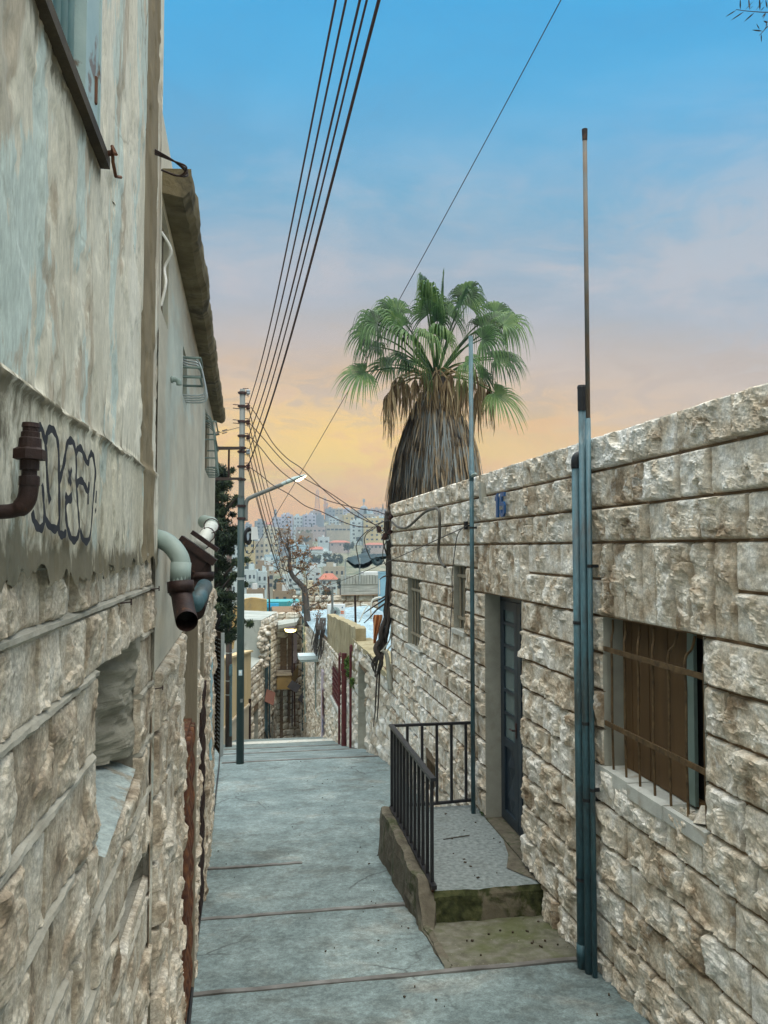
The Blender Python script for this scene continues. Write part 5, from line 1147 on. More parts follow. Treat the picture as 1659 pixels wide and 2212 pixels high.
m.add([Rf(-.05, -5.52), Rf(2.6, -5.42), Rf(2.6, -5.1, 2.5), Rf(-.05, -5.2, 2.5)], [(0, 1, 2, 3)]); m.add([Rf(2.6, -3.54), Rf(LN, -3.5), Rf(LN, -3.4, 3), Rf(2.6, -3.4, 3)], [(0, 1, 2, 3)]); m.add([Rf(2.6, -8), Rf(2.6, -3.54), Rf(2.6, -3.4, 3), Rf(2.6, -8, 3)], [(0, 1, 2, 3)]); m.add([Rf(0, -12), Rf(0, -5.5), Rf(0, -5.2, 3), Rf(0, -12, 3)], [(0, 1, 2, 3)]); part('roof', m, 'grey_plaster', sm)
m = MB()
for u_, zt2, zb2 in ((3.15, -4.0, -9.0), (3.55, -4.6, -9.4), (4.2, -4.1, -9.3)): m.tube([Rf(u_, zt2, -.12), Rf(u_, zb2, -.12), Rf(u_ + .3, zb2 - .4, -.12)], .05, 6)
part('drain_pipe', m, 'pipe_teal', sm)
# end house with balcony
bh = thing('balcony_house', 'stone house facing up the lane with an ochre balcony under a concrete slab', 'house', (2.0, 44, gz(44)))
Yb_ = 43.6; FRb = (A3(0, Yb_, 0), A3(1, 0, 0), A3(0, 0, 1), A3(0, -1, 0)); bx = lambda x: atY(x, 1400, Yb_)[0]; bz = lambda y: atY(620, y, Yb_)[2]
m = MB(); rngB = random.Random(8); zT = bz(1322)
Hb = [(bx(606), bx(619), bz(1440), bz(1378)), (bx(622), bx(630), bz(1440), bz(1372)), (bx(606), bx(612), bz(1580) - 2, bz(1492)), (bx(622), bx(628), bz(1550), bz(1497))]
stonewall(m, FRb, [(zT - .36 * (k + 1), zT - .36 * k) for k in range(26)], bx(592), bx(668), Hb, rngB, (.14, .10), .09, lens=(.5, 1.0))
panelwall(m, FRb, bx(590), bx(670), -20, zT, Hb, -.01, 1, .25); m.bb((bx(590), Yb_ + .02, -20), (bx(668), Yb_ + 5, zT - .05), 1); part('wall', m, ['rubble', 'mortar'], bh)
m = MB()
for H in Hb: m.bb((H[0], Yb_ + .2, H[2]), (H[1], Yb_ + .22, H[3]))
part('door', m, 'board', bh)
Yf = 42.3; fx = lambda x: atY(x, 1400, Yf)[0]; fz = lambda y: atY(620, y, Yf)[2]
m = MB(); m.bb((fx(598), Yf, fz(1489)), (fx(630), Yb_ + .2, fz(1459))); m.add([(fx(630), Yf, fz(1489)), (fx(630), Yf, fz(1459)), (fx(648), Yb_, fz(1443)), (fx(648), Yb_, fz(1470))], [(3, 2, 1, 0)]); bal = part('balcony', m, 'ochre', bh)
bal['label'] = 'ochre balcony with wire mesh rail'
m = MB(); m.bb((fx(597.5), Yf - .06, fz(1459)), (fx(631), Yb_, fz(1455))); part('coping', m, 'cream_wall', bal)
m = MB()
for k in range(14): x = fx(598 + k * 2.4); m.bar((x, Yf, fz(1456)), (x, Yf, fz(1440)), .015, .015, up=(1, 0, 0))
for y in (1440, 1446, 1451): m.bar((fx(598), Yf, fz(y)), (fx(630), Yf, fz(y)), .015, .015)
for k in range(8): t = k / 7; m.bar((fx(630 + 18 * t), Yf + (Yb_ - Yf) * t, fz(1456 - 13 * t)), (fx(630 + 18 * t), Yf + (Yb_ - Yf) * t, fz(1440 - 12 * t)), .015, .015, up=(1, 0, 0))
part('rail', m, 'dark_fit', bal)
m = MB(); m.bar((fx(632), Yf + .1, fz(1460)), (fx(632), Yf + .1, fz(1350)), .08, .08, up=(1, 0, 0)); m.bar((fx(632), Yf + .1, fz(1488)), (fx(632), Yf + .1, fz(1570)), .07, .07, up=(1, 0, 0)); part('post', m, 'dark_fit', bh)
m = MB(); m.add([(fx(600), Yf - .3, fz(1357)), (fx(640), Yf - .3, fz(1350)), (fx(652), Yb_ + .5, fz(1344)), (fx(600), Yb_ + .5, fz(1350)), (fx(600), Yf - .3, fz(1349)), (fx(640), Yf - .3, fz(1343)), (fx(652), Yb_ + .5, fz(1338)), (fx(600), Yb_ + .5, fz(1343))], [(0, 3, 2, 1), (4, 5, 6, 7), (0, 1, 5, 4), (1, 2, 6, 5), (2, 3, 7, 6), (3, 0, 4, 7)]); part('roof_slab', m, 'grey_plaster', bh)
m = MB(); m.bb((fx(637), Yb_ - .12, fz(1440)), (fx(644), Yb_ - .06, fz(1372))); part('curtain', m, 'lilac_wall', bh)
m = MB(); m.tube([(fx(640), Yb_ - .15, fz(1580)), (fx(638), Yb_ - .15, fz(1440))], .05, 6); part('drain_pipe', m, 'rust', bh)
wl = thing('wall_lamp', 'small glowing yellow wall lamp on a rusty bracket over the lane', 'wall lamp', atY(628, 1358, 40))
m = MB(); m.tube(smoothpath([atY(636, 1362, 40), atY(648, 1375, 40.4), atY(668, 1397, 40.8), atY(682, 1413, 41)], 4), .035, 6); part('bracket', m, 'rust_dark', wl)
m = MB(); c = atY(627.5, 1357, 40); lathe(m, c + A3(0, 0, .10), (0, 0, -1), [(0, .06), (.05, .24), (.12, .33)], 14); part('shade', m, 'dark_fit', wl)
m = MB(); lathe(m, c + A3(0, 0, -.01), (0, 0, -1), [(0, .30), (.03, .31), (.16, .24), (.2, .08)], 14); part('bulb', m, 'lamp_yellow', wl, True)
for x, y, w_, h_, mt, lab, rz in ((583, 1506, .55, .70, 'brown_plate', 'brown square metal sheet tilted out over a lane door', .5), (635.5, 1483, .6, .45, 'dark_plate', 'dark metal sheet tilted under the balcony', -.45), (659, 1510, .62, .5, 'dark_plate', 'dark metal sheet tilted beside the lane drain pipe', -.25)):
    c = atY(x, y, 39 if x < 600 else 41.5); m = MB(); m.box(c, (w_, .04, h_), Matrix.Rotation(rz, 3, 'Z') @ Matrix.Rotation(.5, 3, 'Y') @ Matrix.Rotation(-.5, 3, 'X')); m.bar(c, c + A3(-.2 if x < 600 else .25, .6, -.1), .04, .04)
    single('metal_sheet', m, mt, lab, 'metal sheet', 'tilted metal sheets over the lane doors')
# second pole with meter box
p2 = atY(494, 1597, 24.3); p2[2] = gz(24.3); sp = thing('service_pole', 'thin brown service pole with meter box and conduit, left behind the street pole', 'pole', p2)
Y2p = p2[1]; Q = lambda x, y, d_=0.0: atY(x, y, Y2p + d_)
m = MB(); m.tube([p2 - A3(0, 0, .1), Q(495, 1198)], [.105, .085], 12); part('shaft', m, 'pole_wood', sp, True)
m = MB(); m.box(Q(493.5, 1248, -.14), (.26, .16, .36)); part('meter_box', m, 'galv', sp)
m = MB(); m.tube([Q(498, 1590, -.1), Q(499, 1435, -.1)], .04, 8); m.box(Q(498.5, 1450, -.12), (.10, .06, .28)); m.tube([Q(497, 1430, -.1), Q(497, 1262, -.1)], .012, 6); part('conduit', m, 'pipe_teal', sp)
m = MB()
for y in (1290, 1330, 1370, 1410, 1470, 1500): m.tube([Q(494.5, y + .8), Q(494.5, y - .8)], .108, 12)
m.bar(Q(484, 1288), Q(510, 1286), .06, .05); m.bar(Q(484, 1306), Q(506, 1280), .05, .04); part('band', m, 'galv', sp)
# roofs, yards and walls between the lane and the valley
def slab(name, lab, cat, x0, x1, y0, y1, Y, dep, mt, sm_=False, grp=None, drop=0.0):
    a, b = atY(x0, y0, Y), atY(x1, y1, Y); m = MB(); m.bb((a[0], Y, b[2] - drop), (b[0], Y + dep, a[2])); return single(name, m, mt, lab, cat, grp)
def sheetwall(name, lab, cat, x0, x1, y0, y1, Y, dep, mt, nb=0, drop=0.0, rough=.12, seed=1):
    a, b = atY(x0, y0, Y), atY(x1, y1, Y); n = max(6, int((b[0] - a[0]) / .35)); k = 8; X = np.linspace(a[0], b[0], n); m = MB(); S = []
    tp = a[2] + (fbm(X * .9, X * 0, seed) - .5) * rough
    for i in range(k + 1):
        t = i / k; S.append(np.stack([X, Y + (fbm(X * .8, X * 0 + i * .6, seed + 4) - .5) * rough, tp * (1 - t) + (b[2] - drop) * t], -1))
    S.insert(0, np.stack([X, np.full_like(X, Y + dep), tp + .02], -1)); S.insert(0, np.stack([X, np.full_like(X, Y + dep), np.full_like(X, b[2] - drop)], -1))
    m.grid(np.array(S), flip=True)
    for j in (0, -1): m.add([s[j] for s in S], [tuple(range(len(S)))[:: 1 if j else -1]])
    return single(name, m, mt, lab, cat)
sheetwall('yard_wall', 'grey rendered yard wall behind the broken rubble end', 'wall', 500, 570, 1345, 1450, 50, .4, 'grey_plaster', drop=8, seed=2)
sheetwall('yard_wall', 'ochre and grey broken yard wall above the grey yard', 'wall', 520, 576, 1296, 1352, 56, .4, 'ochre', drop=6, rough=.5, seed=5)
gb = thing('garage', 'grey rendered building beside the turquoise container', 'building', atY(535, 1330, 60)); m = MB(); a, b = atY(505, 1300, 60), atY(566, 1360, 60); m.bb((a[0], 60, b[2] - 8), (b[0], 66, a[2])); m.bb((a[0] - .1, 59.9, a[2]), (b[0] + .1, 66.1, a[2] + .25)); part('wall', m, 'grey_plaster', gb)
ct = thing('container', 'turquoise container with bright blue panel behind the rubble roofs', 'container', atY(608, 1310, 58)); a, b = atY(576, 1300, 58), atY(648, 1330, 58)
m = MB()
for k in range(24): x = a[0] + (b[0] - a[0]) * k / 24; m.bb((x, 58 + .04 * (k % 2), b[2] - 2), (x + (b[0] - a[0]) / 24, 61, a[2]))
part('body', m, 'turquoise', ct)
m = MB(); c0, c1 = atY(577, 1304, 57.6), atY(602, 1312, 57.6); m.bb((c0[0], 57.6, c1[2]), (c1[0], 57.9, c0[2])); m.bb((c0[0], 57.3, c1[2] - .6), (c1[0] * .9, 57.9, c1[2] - .5)); part('panel', m, 'bright_blue', ct)
m = MB(); A_, B_ = np.meshgrid(np.linspace(0, 1, 24), np.linspace(0, 1, 12), indexing='ij'); P00, P10, P01, P11 = atY(577, 1345, 52), atY(655, 1318, 52), atY(592, 1326, 57), atY(646, 1300, 57)
G_ = P00[None, None] * ((1 - A_) * (1 - B_))[..., None] + P10 * (A_ * (1 - B_))[..., None] + P01 * ((1 - A_) * B_)[..., None] + P11 * (A_ * B_)[..., None]; G_[..., 2] += (fbm(A_ * 14, B_ * 8, 3) - .5) * .5
m.grid(G_, flip=True); m.grid(G_ - A3(0, 0, 1.2)); single('plastic_sheet', m, 'sheet_roof', 'rumpled pale plastic sheet over rubble in front of the turquoise container', 'plastic sheet')
cw2 = thing('retaining_wall', 'weathered concrete wall standing on old stone courses below the hillside', 'wall', atY(780, 1335, 62))
a, b = atY(737, 1262, 62), atY(823, 1284, 62); m = MB(); X = np.linspace(a[0], b[0], 60); S = [np.stack([X, 62 + (fbm(X, X * 0 + i, 3) - .5) * .06, np.full_like(X, a[2] * (1 - i / 8) + b[2] * i / 8)], -1) for i in range(9)]; S.insert(0, np.stack([X, np.full_like(X, 63), np.full_like(X, a[2])], -1)); m.grid(np.array(S), flip=True); part('concrete_face', m, 'grey_plaster', cw2)
m = MB(); a2, b2 = atY(737, 1243, 61.95), atY(823, 1262, 61.95); n = 14; e = np.linspace(a2[0], b2[0], n + 1)
for i in range(n): m.bb((e[i] + .015, 61.95, b2[2]), (e[i + 1] - .015, 62.4, a2[2] + random.uniform(-.03, .03)))
part('parapet', m, 'grey_plaster', cw2)
FRq = (A3(0, 61.9, 0), A3(1, 0, 0), A3(0, 0, 1), A3(0, -1, 0)); m = MB(); zt2 = b[2]; stonewall(m, FRq, [(zt2 - .55 * (k + 1), zt2 - .55 * k) for k in range(9)], a[0] - 4.0, b[0], [], random.Random(4), (.2, .14), .14, lens=(.7, 1.4)); m.add([(a[0] - 4, 61.9, zt2 - 6), (b[0], 61.9, zt2 - 6), (b[0], 61.9, zt2), (a[0] - 4, 61.9, zt2)], [(0, 1, 2, 3)], 1); m.bb((a[0], 61.6, zt2 - .06), (b[0], 62, zt2), 1); part('stone_courses', m, ['rubble', 'mortar'], cw2)
# corrugated roof with clutter behind the courtyard wall
m = MB(); Xq = np.linspace(2.9, 9, 70); Yq = np.linspace(24, 34, 16); A_, B_ = np.meshgrid(Xq, Yq, indexing='ij'); m.grid(np.stack([A_, B_, -3.75 + (B_ - 24) * .07 + .03 * np.sin(A_ * 30) + (fbm(A_, B_, 3) - .5) * .1], -1), flip=True); m.bb((2.95, 24.1, -7), (8.9, 33.9, -3.9)); single('shed_roof', m, 'sheet_roof', 'pale corrugated shed roof behind the courtyard wall', 'roof')
acx = thing('air_conditioner', 'white outdoor air conditioner unit with round fan on the shed roof', 'air conditioner', atY(727, 1333, 33)); a, b = atY(708, 1306, 33), atY(746, 1334, 33)
m = MB(); m.bb((a[0], 33, b[2] - .25), (b[0], 33.35, a[2])); part('casing', m, 'white_metal', acx)
m = MB(); fc = atY(724, 1322, 32.99); fc[1] = 32.985; m.tube([fc, fc + A3(0, .012, 0)], .215, 24); fan = part('fan', m, 'frame_teal', acx)
m = MB()
for k in range(16): t = 2 * math.pi * k / 16; m.bar(fc + A3(.03 * math.cos(t), -.01, .03 * math.sin(t)), fc + A3(.21 * math.cos(t), -.01, .21 * math.sin(t)), .008, .008)
m.tube([fc + A3(0, -.015, 0), fc], .035, 10); part('guard', m, 'dark_fit', fan)
m = MB(); c = atY(739.5, 1321, 32.98); m.box(c, (.14, .01, .05)); m.box(c - A3(0, 0, .07), (.14, .01, .05)); part('label_plate', m, 'red_sign', acx)
m = MB(); c = atY(739.5, 1312, 32.98); m.box(c, (.05, .01, .05)); part('badge', m, 'number_blue', acx)
def post(lab, x, y0, y1, Y, r, mt, name='post', lean=0):
    a, b = atY(x, y1, Y), atY(x + lean, y0, Y); m = MB(); m.tube([a, b], r, 8); return single(name, m, mt, lab, 'post')
post('rusty iron post rising behind the block wall', 769, 1286, 1392, 24, .035, 'rust_dark', lean=-2)
post('thin grey post in front of the air conditioner', 718, 1268, 1330, 31, .045, 'steel')
post('thin dark antenna post on the rubble roofs', 583, 1245, 1335, 52, .05, 'dark_fit', lean=-3)
post('blue grey post beside the leafless tree with orange leaves', 656, 1275, 1580, 42, .10, 'pipe_teal', lean=0)
m = MB(); m.tube(smoothpath([atY(802, 1338, 26), atY(801, 1310, 26), atY(805, 1296, 26), atY(816, 1291, 26), atY(824, 1291, 26)], 5), .03, 8); single('bent_pipe', m, 'pipe_white', 'white pipe bent over at the top beside the vine trunk', 'pipe', smooth=True)
m = MB(); m.tube(smoothpath([atY(776, 1344, 27), atY(788, 1318, 27), atY(794, 1308, 27), atY(780, 1306, 27)], 5), .025, 6); single('bent_pipe', m, 'pipe_white', 'thin white bent rod leaning over the shed roof', 'pipe', smooth=True)
bp = thing('blue_tank', 'tall pale blue metal panel tank left of the vine trunk', 'tank', atY(829, 1290, 50)); a, b = atY(822, 1235, 50), atY(835, 1292, 50); m = MB(); m.bb((a[0], 50, b[2] - 1), (b[0] + .3, 51, a[2])); m.bb((a[0] - .03, 49.97, a[2] - .1), (b[0] + .3, 51, a[2])); part('body', m, 'blue_panel', bp)
m = MB(); m.tube([atY(819, 1250, 49.8), atY(820, 1284, 49.8)], .04, 6); part('pipe', m, 'pipe_white', bp)
m = MB(); a, b = atY(786, 1236, 64), atY(821, 1243, 64); m.bb((a[0], 64, b[2]), (b[0], 66, a[2])); single('shed', m, 'white_metal', 'long white shed on top of the weathered concrete wall', 'shed')
# dark tarp canopy on thin poles
tp = thing('tarp_canopy', 'sagging dark green tarp canopy on thin poles left of the vine', 'canopy', atY(790, 1240, 36))
m = MB(); A_, B_ = np.meshgrid(np.linspace(0, 1, 40), np.linspace(0, 1, 16), indexing='ij'); q0, q1 = atY(747, 1207, 35), atY(842, 1200, 35); q2, q3 = atY(785, 1194, 38), atY(842, 1196, 38)
G_ = q0 * ((1 - A_) * (1 - B_))[..., None] + q1 * (A_ * (1 - B_))[..., None] + q2 * ((1 - A_) * B_)[..., None] + q3 * (A_ * B_)[..., None]
G_[..., 2] -= .32 * np.sin(np.pi * np.clip(A_ * 1.5, 0, 1)) * (1 - B_) ; G_[..., 2] += (fbm(A_ * 7, B_ * 5, 4) - .5) * .22
m.grid(G_, flip=True); m.grid(G_ - A3(0, 0, .10 ) - np.stack([A_ * 0, A_ * 0, .12 * np.sin(np.pi * A_) * (1 - B_)], -1)); part('sheet', m, 'tarp', tp, True)
for x, y0, y1 in ((746, 1207, 1250), (777, 1205, 1248)): m = MB(); m.tube([atY(x, y0, 35.2), atY(x, y1 + 8, 35.2)], .035, 6); part('pole', m, 'galv', tp)
m = MB(); m.bar(atY(800, 1207, 35), atY(822, 1207, 35), .05, .04); m.tube(smoothpath([atY(806, 1209, 35), atY(812, 1217, 35), atY(820, 1216, 35), atY(824, 1209, 35)], 4), .12, 6); part('fold', m, 'tarp', tp)
# orange cloth on the vine
m = MB(); A_, B_ = np.meshgrid(np.linspace(0, 1, 14), np.linspace(0, 1, 30), indexing='ij'); wd = np.interp(B_, [0, .12, .4, .8, 1], [18, 21, 14, 8, 5]); cx = np.interp(B_, [0, 1], [817, 809])
G_ = np.array([[atY(cx[i, j] + (A_[i, j] - .5) * wd[i, j], 1328 + B_[i, j] * 62, 15.1 + .06 * math.sin(A_[i, j] * 14 + B_[i, j] * 3)) for j in range(30)] for i in range(14)])
m.grid(G_); m.grid(G_ + A3(0, .012, 0), flip=True); single('orange_cloth', m, 'orange_cloth', 'orange cloth bundle hung from the vine trunk', 'cloth', smooth=True)
# ================================================================== vine trunk at the house corner
vn_ = thing('vine', 'thick dark twisted vine trunk climbing the corner of the stone house', 'vine', onG(815, 1600))
rngV = random.Random(41)
VP = [(812, 1462), (816, 1432), (822, 1400), (831, 1365), (838, 1320), (840, 1270), (838, 1220), (840, 1180), (836, 1140), (838, 1105)]
m = MB()
for k in range(11):
    off = [(rngV.uniform(-1, 1), rngV.uniform(-1, 1)) for _ in VP]
    wv = np.interp(np.arange(len(VP)), [0, 1, 3, 5, 9], [3, 13, 9, 5, 3.5])
    P = [atY(x + o[0] * w, y, 14.62 + .12 * o[1] * w / 8) for (x, y), o, w in zip(VP, off, wv)]
    if k > 6: P = P[:rngV.randint(4, 7)]
    Q = smoothpath(P, 6); m.tube(Q, np.interp(np.linspace(0, 1, len(Q)), [0, .15, .5, 1], [.010, .034, .058, .036]) * rngV.uniform(.45, .95), 7)
part('trunk', m, 'bark', vn_, True)
for P in ([(838, 1290), (820, 1302), (800, 1315), (785, 1326)], [(838, 1284), (822, 1294), (806, 1300)], [(838, 1300), (815, 1316), (798, 1335), (786, 1346)], [(842, 1242), (828, 1246), (820, 1252)], [(815, 1450), (812, 1500), (810, 1540), (806, 1570)], [(820, 1450), (817, 1520), (814, 1560)], [(812, 1440), (800, 1420), (793, 1412)], [(840, 1150), (848, 1160), (846, 1190)], [(836, 1200), (828, 1170), (832, 1150)]):
    m = MB(); Q = smoothpath([atY(x, y, 14.6 - .1 * (i == 1)) for i, (x, y) in enumerate(P)], 5); m.tube(Q, np.linspace(.020, .007, len(Q)), 6); part('branch', m, 'bark', vn_, True)
m = MB(); Q = smoothpath([atY(*p, 14.45) for p in ((826, 1405), (834, 1412), (838, 1430), (841, 1460), (844, 1490))], 5); m.tube(Q, np.linspace(.03, .055, len(Q)), 8); m.tube(smoothpath([atY(*p, 14.45) for p in ((822, 1408), (830, 1400), (842, 1380), (846, 1350))], 5), .014, 6); m.tube(smoothpath([atY(*p, 14.45) for p in ((834, 1412), (840, 1400), (846, 1394))], 5), .014, 6); part('pale_stem', m, 'cutstone', vn_, True)
# ================================================================== palm
YPm = 19.0
pc = atY(941, 815, YPm)                                              # crown heart
palm = thing('palm_tree', 'tall fan palm with drooping green crown and thick dead skirt behind the stone house', 'palm tree', (pc[0], YPm, gz(YPm)))
rngP = random.Random(19)
def z8(x, y): return (687.5 + x * .2984, 550 + y * .2984)
m = MB(); zb = gz(YPm); zs = np.linspace(zb, pc[2] + .1, 14); m.tube([(pc[0], YPm, z) for z in zs], np.interp(zs, [zb, pc[2]], [.42, .26]), 14); part('trunk', m, 'bark', palm, True)
# skirt: overlapping hanging dead blades
prof = lambda t: np.interp(t, [0, .12, .3, .55, .8, 1, 1.6], [.33, .49, .72, .92, 1.02, 1.08, 1.14])     # radius against depth below the heart
top_s = pc[2] - .30; bot = pc[2] - 3.4; HS = 3.0
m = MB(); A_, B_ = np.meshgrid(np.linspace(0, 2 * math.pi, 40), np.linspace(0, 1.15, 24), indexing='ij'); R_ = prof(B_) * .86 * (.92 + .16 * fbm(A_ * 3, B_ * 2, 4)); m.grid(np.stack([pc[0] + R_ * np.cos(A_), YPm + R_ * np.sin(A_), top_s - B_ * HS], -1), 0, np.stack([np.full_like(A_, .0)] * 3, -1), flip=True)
for k in range(5600):
    a = rngP.uniform(0, 2 * math.pi); t0 = rngP.random() ** .8 * .95; ln = rngP.uniform(.25, .55); w = rngP.choice((.007, .010, .014, .018, .030)); tone = np.clip(rngP.gauss(.35 + .5 * float(fbm(a * 3, t0 * 1.5, 55, 3)), .24), 0, 1)
    rr = rngP.uniform(.84, 1.08) + .22 * (float(fbm(a * 2.2, t0 * 2, 77, 3)) - .5) + (.14 * rngP.random() if rngP.random() < .12 else 0); n = 6; L_, R2 = [], []; da_ = rngP.gauss(0, .10); cl = rngP.uniform(-.03, .06)
    for i in range(n):
        s = i / (n - 1); t = t0 + ln * s; r_ = prof(t) * rr + cl * s; aa = a + da_ * s + .012 * math.sin(5 * s + k); ww = w * (1 - .75 * s) / max(r_, .1) * (.5 if i == 0 else 1); z = top_s - t * HS
        L_.append((pc[0] + r_ * math.cos(aa - ww), YPm + r_ * math.sin(aa - ww), z)); R2.append((pc[0] + (r_ + .012) * math.cos(aa + ww), YPm + (r_ + .012) * math.sin(aa + ww), z))
    m.add(L_ + R2, [(i, i + 1, n + i + 1, n + i) for i in range(n - 1)], 0, (tone, tone, tone))
part('dead_skirt', m, 'skirt', palm)
def frond(m, base, hub, R, nseg, rng, mi=0, droop=.55, spread=2.0, lift=.12, tone=.5, crv=0.0, dead=False, roll=0.0):
    base = np.array(base); hub = np.array(hub); d = hub - base; Ld = np.linalg.norm(d); T = d / Ld
    mid = (base + hub) / 2 + A3(0, 0, .10 * Ld); P = smoothpath([base, mid, hub], 5); m.tube(P, np.linspace(.030, .014, len(P)), 5, mi, at=(tone * .6, .5, .5))
    T = P[-1] - P[-2]; T /= np.linalg.norm(T); S = np.cross(T, (0, 0, 1.0)); 
    if np.linalg.norm(S) < .1: S = A3(1, 0, 0)
    S /= np.linalg.norm(S); N = np.cross(S, T)
    if roll: S, N = S * math.cos(roll) + N * math.sin(roll), N * math.cos(roll) - S * math.sin(roll)
    n = 9; ph = np.linspace(-spread, spread, nseg)
    for k, p in enumerate(ph):
        dirv = math.cos(p) * T + math.sin(p) * S + (lift + .05 * (k % 2)) * N * (1 - .3 * math.cos(p)); dirv /= np.linalg.norm(dirv)
        Lg = R * (.78 + .26 * math.cos(p * .8)) * rng.uniform(.88, 1.10); s = np.linspace(0, 1, n)
        g = np.clip(s - .38, 0, 1) ** 1.5 * droop * Lg * 1.9 * rng.uniform(.75, 1.25)
        hor = 1 - .45 * np.clip(s - .45, 0, 1) ** 1.2 * min(droop * 1.6, 1.6)
        C = hub + dirv * (Lg * s * hor)[:, None]; C[:, 2] -= g
        C += (rng.uniform(-.03, .03) * (s ** 2))[:, None] * A3(1, 1, 0) * Lg
        sd = np.cross(dirv, N); sd /= max(np.linalg.norm(sd), 1e-6)
        dphi = 2 * spread / (nseg - 1); wmax = Lg * .44 * math.tan(dphi / 2) * 1.25
        w = np.interp(s, [0, .38, .55, .8, 1], [.008, wmax, wmax * .85, wmax * .45, .002]); w = np.maximum(np.minimum(w, s * Lg * math.tan(dphi / 2) * 1.1 + .004), .002)
        fold = .35 * w; A1 = C - sd * w[:, None]; B1 = C + sd * w[:, None] ; C1 = C + N * fold[:, None]
        tn = np.clip(tone + rng.uniform(-.15, .15), 0, 1); at = np.stack([np.clip(tn + .25 * (s - .4), 0, 1)] * 3, -1)
        m.add(np.concatenate([A1, C1, B1]), [q for i in range(n - 1) for q in ((i, i + 1, n + i + 1, n + i), (n + i, n + i + 1, 2 * n + i + 1, 2 * n + i))], mi, np.concatenate([at] * 3))
FR = [ # hub in the zoomed reading, depth offset, blade radius, droop, tone, roll
 ((815, 470), .25, .74, .70, .45, .2), ((800, 380), -.55, .66, .95, .6, -.1), ((1010, 430), -.45, .74, .85, .35, .1), ((1050, 420), .4, .66, .8, .5, -.3), ((600, 480), .2, .74, .75, .45, .2), ((630, 560), -.35, .74, .7, .4, .1), ((690, 640), -.55, .66, .8, .5, 0),
 ((560, 500), .6, .66, .9, .55, .3), ((530, 800), .35, .60, .6, .55, .1), ((350, 850), -.1, .64, .55, .7, .15), ((800, 640), -.95, .62, 1.15, .75, 0), ((880, 620), -.85, .55, 1.2, .65, .2), ((1225, 520), .3, .66, .85, .6, -.2), ((1290, 545), -.35, .68, .9, .55, -.1),
 ((1240, 470), .55, .60, .8, .5, -.3), ((1270, 760), -.2, .66, .75, .35, -.15), ((1330, 740), .35, .56, .7, .4, -.2), ((1270, 1000), -.3, .70, .50, .9, -.3), ((1150, 640), -.7, .66, 1.0, .5, -.1), ((1060, 780), -.75, .5, 1.1, .6, 0), ((760, 760), -.7, .5, 1.0, .6, .1), ((930, 480), .8, .62, .7, .4, 0), ((700, 800), .5, .52, .9, .5, .2), ((1160, 860), .45, .5, .9, .45, -.2), ((900, 300), 0.1, .5, .5, .5, 0), ((770, 330), -.2, .62, 1.0, .5, .1), ((1040, 360), .1, .62, 1.0, .4, -.1), ((420, 600), .3, .6, .8, .4, .2), ((470, 540), -.3, .66, .9, .3, .2), ((480, 690), .2, .62, .8, .35, .2), ((1150, 560), .2, .62, .9, .35, -.2), ((860, 520), -.4, .62, 1.0, .35, 0), ((640, 760), -.3, .55, .8, .3, .2)]
for i, ((x, y), dep, R, dr, tone, rl_) in enumerate(FR):
    hub = atY(*z8(x, y), YPm + dep); base = pc + A3((hub[0] - pc[0]) * .10, dep * .15, .0 + .12 * (y < 700)); hub = base + (hub - base) * (1.02 if y > 700 else 1.13)
    m = MB(); frond(m, base, hub, R * 1.5, 42, rngP, 0, dr * .85, 1.95, .10, tone, roll=(1 if x < 930 else -1) * rngP.uniform(.55, 1.15)); part('frond', m, 'frond', palm)
m = MB(); a, b = atY(*z8(888, 560), YPm), atY(*z8(907, 100), YPm); m.tube([a, (a + b) / 2, b], [.05, .04, .004], 6, at=(.4, .4, .4)); part('spear_leaf', m, 'frond', palm)
# withered fronds hanging under the crown
DF = [((560, 900), -.1, 1.2), ((500, 1010), .2, 1.35), ((530, 960), -.3, 1.5), ((600, 880), .1, 1.0), ((760, 860), -.6, .9), ((960, 860), -.65, 1.3), ((1000, 980), -.6, 1.1), ((1180, 900), .1, 1.2), ((1240, 960), .2, 1.2), ((1120, 820), -.4, 1.1), ((900, 950), -.7, .8), ((820, 900), -.65, 1.0), ((640, 930), .3, 1.2), ((1060, 900), -.55, 1.2), ((1150, 980), -.2, 1.3), ((700, 900), -.6, 1.0), ((860, 860), -.75, .9), ((1020, 880), -.7, 1.4), ((930, 900), -.75, 1.2)]
for i, ((x, y), dep, ln) in enumerate(DF):
    m = MB(); base = pc + A3(rngP.uniform(-.12, .12), dep * .2, -.05); hub = atY(*z8(x, y), YPm + dep); P = smoothpath([base, (base + hub) / 2 + A3(0, 0, .2), hub], 5); m.tube(P, np.linspace(.028, .016, len(P)), 5, at=(.4, .4, .4))
    for k in range(22):
        L_ = ln * rngP.uniform(.5, 1.1); n = 9; s = np.linspace(0, 1, n); sx, sy = rngP.uniform(-.16, .16), rngP.uniform(-.12, .12); ph = rngP.uniform(0, 6)
        C = np.stack([hub[0] + sx * np.sqrt(s) + .03 * np.sin(s * 7 + ph) * s, hub[1] + sy * np.sqrt(s), hub[2] - L_ * s + .05 * np.sin(s * 3)], -1); w = np.interp(s, [0, .3, 1], [.006, rngP.uniform(.014, .036), .004]); ang = ph + s * rngP.uniform(-3, 3); off = np.stack([np.cos(ang), np.sin(ang), np.zeros(n)], -1) * w[:, None]; tn = rngP.random()
        m.add(np.concatenate([C - off, C + off]), [(i_, i_ + 1, n + i_ + 1, n + i_) for i_ in range(n - 1)], 0, (tn, tn, tn))
    part('dead_frond', m, 'frond_dead', palm)
